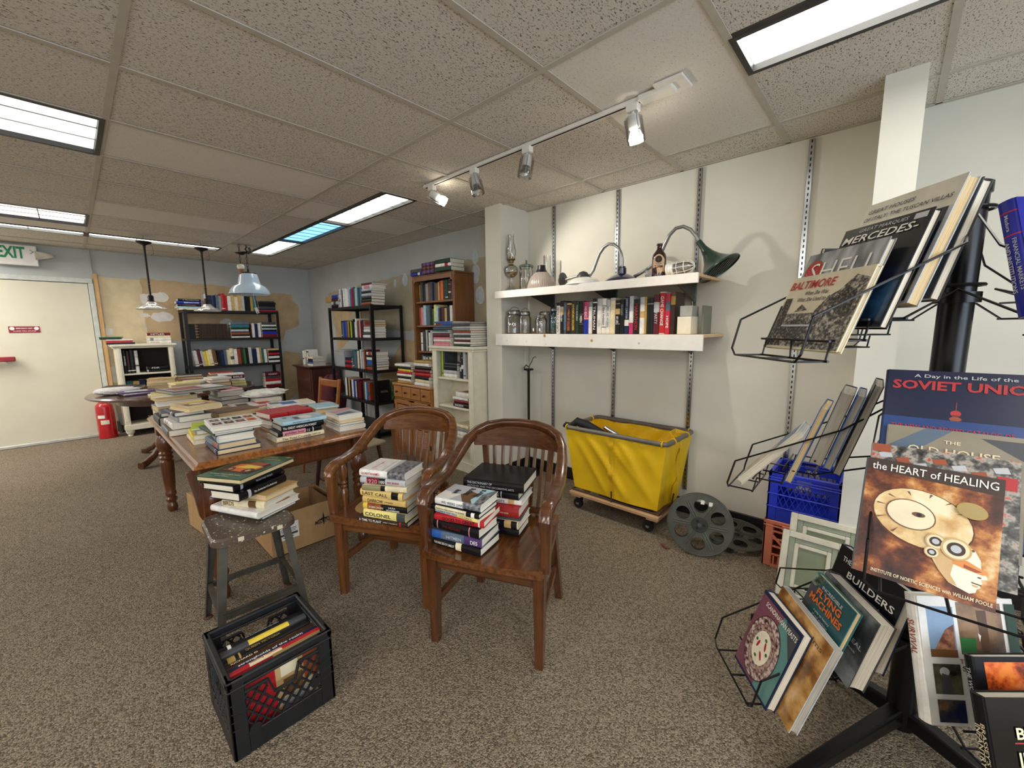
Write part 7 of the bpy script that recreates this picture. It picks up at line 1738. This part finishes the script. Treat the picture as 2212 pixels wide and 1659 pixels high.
rbook((1.491, .031, 1.571), 132, 20, .268, .31, .030, 'silver', 'tall pale topped book on italian villas, highest in the top rack tier', pages='pages_cream', art=[
    ('r', (-.5, .26, .5, .5), pm('print_stone', 'c9c3b2', .35)), ('r', (-.46, -.48, .46, .26), tex('print_dusk', [(.35, '0e1018'), (.55, '1c2440'), (.7, '3a3020')], 6)), ('r', (.0, -.48, .46, -.25), tex('print_garden', [(.4, '1a150c'), (.55, '4a3a20'), (.7, '9a865a')], 40))],
    words=[('GREAT HOUSES', -.18, .415, .52, .036, 'dark grey', .2), ('OF ITALY: THE TUSCAN VILLAS', .0, .345, .92, .036, 'dark grey', .2)])
rbook((1.535, -.015, 1.575), 132, 18, .23, .29, .025, 'dark grey', 'dark clothbound book behind the villas book in the top rack tier')
# --- top tier, other pockets
rbook((1.45, -.268, 1.519), 221, 16, .20, .26, .036, 'navy', 'royal blue textbook at the right edge of the top rack tier', art=[('r', (-.5, -.5, .5, .5), pm('print_royal', '1b2290', .3)), ('r', (-.42, .40, -.1, .41), 'red'), ('r', (-.42, .24, -.05, .25), 'red')],
      bands=[(0, 1, pm('print_royal', '1b2290', .3)), (.1, .11, 'red'), (.3, .31, 'red')], spine=[('FINANCIAL MARKETS', .56, .44, 'silver', .24, .2), ('AND INSTITUTIONS', .58, .44, 'silver', .24, -.2), ('Madura', .2, .14, 'silver', .2)])
rbook((2.17, .15, 1.53), 41, 20, .30, .30, .02, 'dark grey', 'large dark grey board facing away in the top rack tier')
rbook((2.06, -.42, 1.53), 311, 20, .28, .28, .02, 'black', 'large black book facing away in the top rack tier')
# --- middle tier, near pocket
heart = [('r', (-.5, -.5, .5, .5), amber), ('p', [(-.5, .5), (-.5, .40), (.5, .36), (.5, .5)], 'dark brown')]
heart += [('e', (-.04, .05, .38, .235, -.25), pm('print_umber', '5a2f18', .3)), ('e', (-.04, .055, .37, .225, -.25), cream_art)]
heart += [('p', [(-.04 + .27 * math.cos(a), .075 + .16 * math.sin(a)), (-.04 + .35 * math.cos(a - .03), .065 + .205 * math.sin(a - .03)), (-.04 + .35 * math.cos(a + .03), .065 + .205 * math.sin(a + .03))], 'brown') for a in (.5, .95, 1.4, 1.9, 2.4, 2.9, 3.5, 4.1)]
heart += [('e', (-.12, .07, .19, .12, -.2), 'brown'), ('e', (-.12, .07, .18, .112, -.2), pm('print_face', 'efe0bf', .3)), ('e', (-.06, .08, .05, .02), 'brown'), ('e', (-.055, .08, .02, .016), 'black')]
heart += [('p', [(.02, -.12), (.10, -.10), (.22, -.06), (.34, -.09), (.385, -.16), (.39, -.215), (.43, -.265), (.435, -.285), (.395, -.297), (.405, -.325), (.388, -.337), (.398, -.355), (.375, -.372), (.368, -.40), (.33, -.418), (.26, -.40), (.19, -.38), (.12, -.31), (.06, -.22)], pm('print_skin', 'f1e7d0', .3)),
          ('p', [(.12, -.14), (.22, -.19), (.20, -.32), (.25, -.39), (.19, -.38), (.12, -.31), (.07, -.22)], pm('print_cheek', 'c9a878', .3)), ('p', [(.20, -.20), (.30, -.185), (.43, -.235), (.44, -.25), (.40, -.262), (.30, -.25), (.21, -.235)], pm('print_visor', 'd98a4a', .3)), ('p', [(.28, -.215), (.40, -.24), (.36, -.255), (.28, -.24)], 'rust'),
          ('p', [(.335, -.328), (.40, -.333), (.40, -.342), (.34, -.338)], 'brown'), ('p', [(.345, -.345), (.39, -.35), (.37, -.362), (.345, -.356)], 'tan'), ('e', (.385, -.285, .012, .006), 'brown'), ('e', (.29, -.12, .02, .014), 'dark brown'), ('e', (.33, -.10, .012, .01), 'brown')]
for ex, ey, er in ((.08, -.10, .075), (.22, -.12, .105), (.06, -.19, .055)): heart += [('e', (ex, ey, er, er * .8), 'tan'), ('e', (ex, ey, er * .85, er * .68), 'cream'), ('e', (ex, ey, er * .6, er * .48), 'dark brown'), ('e', (ex, ey, er * .35, er * .28), 'silver')]
heart += [('e', (.30, .20, .105, .062, -.2), 'gold'), ('e', (.30, .20, .098, .056, -.2), pm('print_seal', 'a8935c', .3))]
rbook((1.292, -.094, .913), 181, 26.6, .226, .280, .026, pm('cover_greyblue', '6c7680', .35), 'big amber book with shell and face, front of the middle rack tier', rho=-1.5, art=heart,
      words=[('the HEART of HEALING', .0, .435, .92, .065, 'white', 0, .005), ('AN ILLUSTRATED', .30, .225, .14, .012, 'dark brown'), ('HEART of', .30, .20, .16, .02, 'dark brown'), ('HEALING', .30, .175, .12, .016, 'dark brown'), ('INSTITUTE OF NOETIC SCIENCES with WILLIAM POOLE', .06, -.455, .84, .028, 'cream')])
rbook((1.330, -.112, .945), 181, 26, .245, .280, .020, 'silver', 'book with red roofed houses packed across its cover, behind the amber one', art=[('r', (-.5, -.5, .5, .5), tex('print_town', [(.36, '1a1a1c'), (.48, '5a5854'), (.58, 'a9a59b'), (.66, 'c24a2c')], 34, 3, .7))] + [('p', [(-.45 + .13 * k, .42 - .03 * (k % 3)), (-.36 + .13 * k, .44 - .03 * (k % 3)), (-.34 + .13 * k, .39 - .03 * (k % 3)), (-.43 + .13 * k, .38 - .03 * (k % 3))], 'rust' if k % 2 else 'silver') for k in range(7)] + [('r', (-.5, .43, -.36, .5), 'rust'), ('r', (.36, .26, .48, .36), 'red')])
rbook((1.395, -.131, .985), 181, 23, .232, .280, .016, 'silver', 'taupe catalogue of old houses in the middle rack tier', art=[('r', (-.5, -.5, .5, .5), pm('print_taupe', '8d8471', .3)), ('p', [(-.5, .3), (-.2, .5), (.0, .5), (-.5, .1)], 'slate'), ('p', [(.5, .3), (.2, .46), (.5, .46)], 'dark grey')],
      words=[('THE', .0, .39, .12, .03, 'cream'), ('OLD HOUSE', .0, .30, .66, .065, 'cream'), ('CATALOGUE', .02, .21, .72, .065, 'cream')])
rbook((1.425, -.130, 1.002), 181, 22, .252, .285, .020, 'blue', 'mid blue catalogue with red capitals in the middle rack tier', art=[('r', (-.5, -.5, .5, .5), pm('print_blue', '23417a', .3))], words=[('THE NEW AND REVISED CATALOG OF', -.02, .41, .84, .04, 'red')])
rbook((1.478, -.138, 1.081), 181, 18, .27, .36, .030, 'navy', 'tall dark blue soviet picture book with red capitals, rear of the middle rack tier', art=[('r', (-.5, -.5, .5, .5), pm('print_navy', '141d3c', .25)), ('e', (-.01, .20, .035, .022), 'red'), ('p', [(-.03, .19), (.01, .19), (.03, .05), (-.05, .05)], 'dark red'), ('e', (-.01, .16, .04, .016), 'rust'), ('r', (-.012, .22, -.008, .28), 'rust')],
      words=[('A Day in the Life of the', .02, .455, .66, .032, 'silver'), ('SOVIET UNION', .03, .39, .98, .068, 'red', 0, .03)])
# --- middle tier, left pocket seen from the side
def sbook(yb, zb, lean, h, w, tk, col, label, x=1.655, **k):
    u, v, n, nh = frame_(91, lean)
    fe = Vector((x, yb, zb))   # bottom fore-edge corner of the front cover
    c = fe - u * (w / 2) + v * (h / 2)
    book(axes(u, v, n, c - n * tk), w, h, tk, col, label, RK, **k)
sbook(.386, .799, 39, .28, .20, .026, pm('cover_white_gloss', 'cfcdc4', .2), 'book with brown landscape photo tipped forward at the rack tip, middle tier', art=[('r', (-.45, -.45, .47, .1), tex('print_land', [(.35, '6a4a28'), (.55, 'a9824f'), (.7, 'd6c7a4')], 14)), ('r', (-.45, .1, .47, .46), 'slate')])
sbook(.236, .830, 17, .29, .21, .022, 'blue', 'blue edged book with a green jacket, second from the rack tip', pages='pages_cream')
sbook(.171, .913, 15, .26, .22, .036, 'dark grey', 'thick grey edged book in the side pocket of the rack', pages='pages_grey')
sbook(.132, .902, 15, .265, .22, .022, 'blue', 'dark blue book beside the thick grey edged one in the rack', pages='pages_grey')
sbook(.106, .889, 15, .315, .23, .022, 'black', 'black bound tall book nearest the pole in the side pocket', pages='pages_grey')
# --- bottom tier, left pocket
plate = [('r', (-.5, -.5, .5, .5), pm('print_teal', '5f8a86', .3)), ('p', [(-.5, -.5), (-.5, .5), (.1, .5), (-.1, -.1), (.1, -.5)], pm('print_plum', '7a4a58', .3)), ('p', [(.1, .5), (.5, .5), (.5, .1), (.3, .3)], 'dark grey'), ('r', (-.5, -.5, .5, -.47), 'navy'), ('r', (.47, -.5, .5, .5), 'navy'), ('r', (-.5, .46, .5, .5), 'navy')]
plate += [('e', (-.06, -.06, .385, .385), 'dark brown'), ('e', (-.06, -.06, .375, .375), tex('print_china', [(.4, '4a2a30'), (.5, 'a58a86'), (.6, 'cfc1b4')], 70)), ('e', (-.06, -.06, .29, .29), pm('print_rim', '8a6a62', .3)), ('e', (-.06, -.06, .275, .275), tex('print_china2', [(.4, '5d3a3c'), (.55, 'b39a90')], 90)), ('e', (-.06, -.06, .205, .205), pm('print_ivory', 'ece3cb', .3))]
plate += [('e', (-.06 + .09 * math.cos(a), -.06 + .09 * math.sin(a), .022, .05, q_), 'red') for a, q_ in ((.7, .3), (3.0, -.2), (5.3, .6))] + [('e', (-.06 + .15 * math.cos(a), -.06 + .13 * math.sin(a), .025, .02, a), 'green') for a in (0, 1.3, 2.8, 4.4)]
rbook((1.44, .216, .332), 131, 16, .198, .287, .030, 'navy', 'teal and plum cookbook with a round painted plate, front of the lowest rack tier', rho=-4, art=plate, words=[('SCANDINAVIAN FEASTS', .06, .395, .80, .058, 'white', .1)])
rbook((1.44, .162, .339), 128, 16, .262, .309, .026, 'silver', 'golden brown book on palms behind the plate cookbook', rho=-4, pages='pages_grey', art=[('r', (-.5, -.5, .5, .5), tex('print_gold', [(.35, '3a220f'), (.48, '8a5a28'), (.6, 'c99a58'), (.72, 'e0c39a')], 8)), ('p', [(.12, -.2), (.17, -.2), (.06, .2), (.03, .2)], 'brown'), ('p', [(.04, .24), (.2, .3), (.1, .2), (.18, .1), (.04, .17), (-.12, .12), (-.04, .2), (-.12, .28)], 'orange')], words=[('palms', .25, .38, .3, .07, 'dark brown', 0, -.005)])
rbook((1.484, .076, .515), 126, 16, .186, .132, .018, 'teal', 'small teal book titled flying machines in the lowest rack tier', rho=-3, pages='pages_cream', art=[('r', (-.5, -.5, .5, .5), pm('print_tealdark', '2a5257', .3)), ('p', [(-.5, .5), (-.2, .5), (-.45, .1), (-.5, .0)], tex('print_plane', [(.4, '2b3a34'), (.6, '8fa08a')], 30)), ('r', (-.5, -.5, -.3, .2), 'dark grey')],
      words=[('INCREDIBLE', .02, .33, .5, .08, 'silver'), ('FLYING', .0, .17, .6, .17, 'orange', 0, .03), ('MACHINES', .0, -.04, .8, .17, 'orange', 0, .03), ('a pop up history', .0, -.25, .4, .07, 'silver'), ('of real machines', .0, -.35, .4, .07, 'silver')])
rbook((1.528, .050, .448), 126, 14, .239, .225, .045, 'dark grey', 'thick storm grey photo book with many pale leaves in the lowest rack tier', rho=-3, art=[('r', (-.5, -.5, .5, .5), tex('print_storm', [(.35, '1d2022'), (.5, '4c5152'), (.65, '9aa09f')], 6))], words=[('SURREAL', .25, .05, .4, .06, 'silver'), ('A. Rouse', .25, -.05, .28, .04, 'silver')])
rbook((1.605, .010, .50), 128, 14, .26, .27, .030, 'navy', 'navy book of builders with a dotted white line, rear of the lowest rack tier', art=[('r', (-.5, -.5, .5, .5), pm('print_indigo', '1d2464', .3)), ('r', (-.5, .02, .5, .5), pm('print_black', '0d0f14', .2))] + [('e', (-.46 + .046 * k, -.10, .009, .012), 'white') for k in range(21)], words=[('THE', -.32, .36, .14, .06, 'white'), ('BUILDERS', .1, .22, .7, .08, 'white'), ('JAMES STEELE', .14, .11, .4, .03, 'silver')])
# --- bottom tier, near pocket
SV = [('r', (-.5, -.5, .5, .5), pm('print_white', 'dad8d2', .35)), ('r', (-.42, .02, -.14, .42), pm('print_sky', '7f98b4', .3)), ('p', [(-.40, .02), (-.16, .02), (-.15, .28), (-.24, .24), (-.34, .12)], tex('print_giraffe', [(.4, '6b4032'), (.6, 'a8795c')], 40)), ('r', (-.42, .02, -.14, .08), 'brown'),
      ('r', (-.10, .05, .36, .46), tex('print_elephant', [(.35, '3c2c22'), (.5, '6e5542'), (.65, '97795c')], 9)), ('r', (-.10, .05, .06, .18), 'green'), ('p', [(.12, .08), (.2, .08), (.2, .4), (.1, .4)], pm('print_trunk', '5b4334', .3)), ('p', [(.1, .15), (.12, .2), (.09, .22)], 'white'),
      ('r', (-.42, -.26, -.14, -.03), tex('print_vulture', [(.4, '27241e'), (.6, '5c5a45')], 18)), ('e', (-.31, -.09, .05, .035), 'silver'), ('p', [(-.36, -.26), (-.24, -.26), (-.26, -.12), (-.34, -.1)], 'dark grey'), ('e', (-.22, -.1, .04, .018), 'black'), ('r', (-.42, -.47, -.14, -.30), tex('print_beetle', [(.4, '141c3c'), (.55, '3a3a3a'), (.68, '7a5a40')], 16)), ('r', (.40, .05, .5, .46), 'dark green')]
rbook((1.462, -.219, .531), 222, 17, .24, .300, .035, 'white', 'white wildlife book with animal photo panels in the lowest rack tier', rho=-2, art=SV, words=[('THE FIGHT FOR', .12, -.005, .52, .035, 'rust'), ('SURVIVAL', .12, -.06, .5, .04, 'dark grey')], spine=[('SURVIVAL', .35, .28, 'rust', .5)], bands=[])
rbook((1.385, -.308, .487), 222, 17, .22, .26, .022, 'black', 'black spined book with an orange grassland photo in the lowest rack tier', art=[('r', (-.40, -.3, .5, .46), tex('print_savanna', [(.38, '6e2a12'), (.5, 'cf5a24'), (.62, 'e8853a')], 26))], spine=[('THE WORLD OF BIG CATS', .4, .6, 'silver', .4)])
rbook((1.272, -.312, .468), 222, 17, .21, .26, .030, 'black', 'black book on infantry weapons at the frame edge of the lowest rack tier', art=[('r', (-.5, -.5, .5, .5), pm('print_jet', '0c0b0c', .2, coat=.4)), ('r', (-.28, .17, .5, .18), 'red')], spine=[('BRASSEY\'S', .36, .30, 'cream', .28, .22), ('INFANTRY WEAPONS', .56, .66, 'cream', .34, -.12)],
      words=[('BRASSEY\'S', .1, .25, .72, .09, 'cream', 0, .02), ('INFANTRY', .1, .06, .74, .11, 'cream', 0, .02), ('WEAPONS', .1, -.11, .74, .11, 'cream', 0, .02)])

place_books(300)
fit_texts()
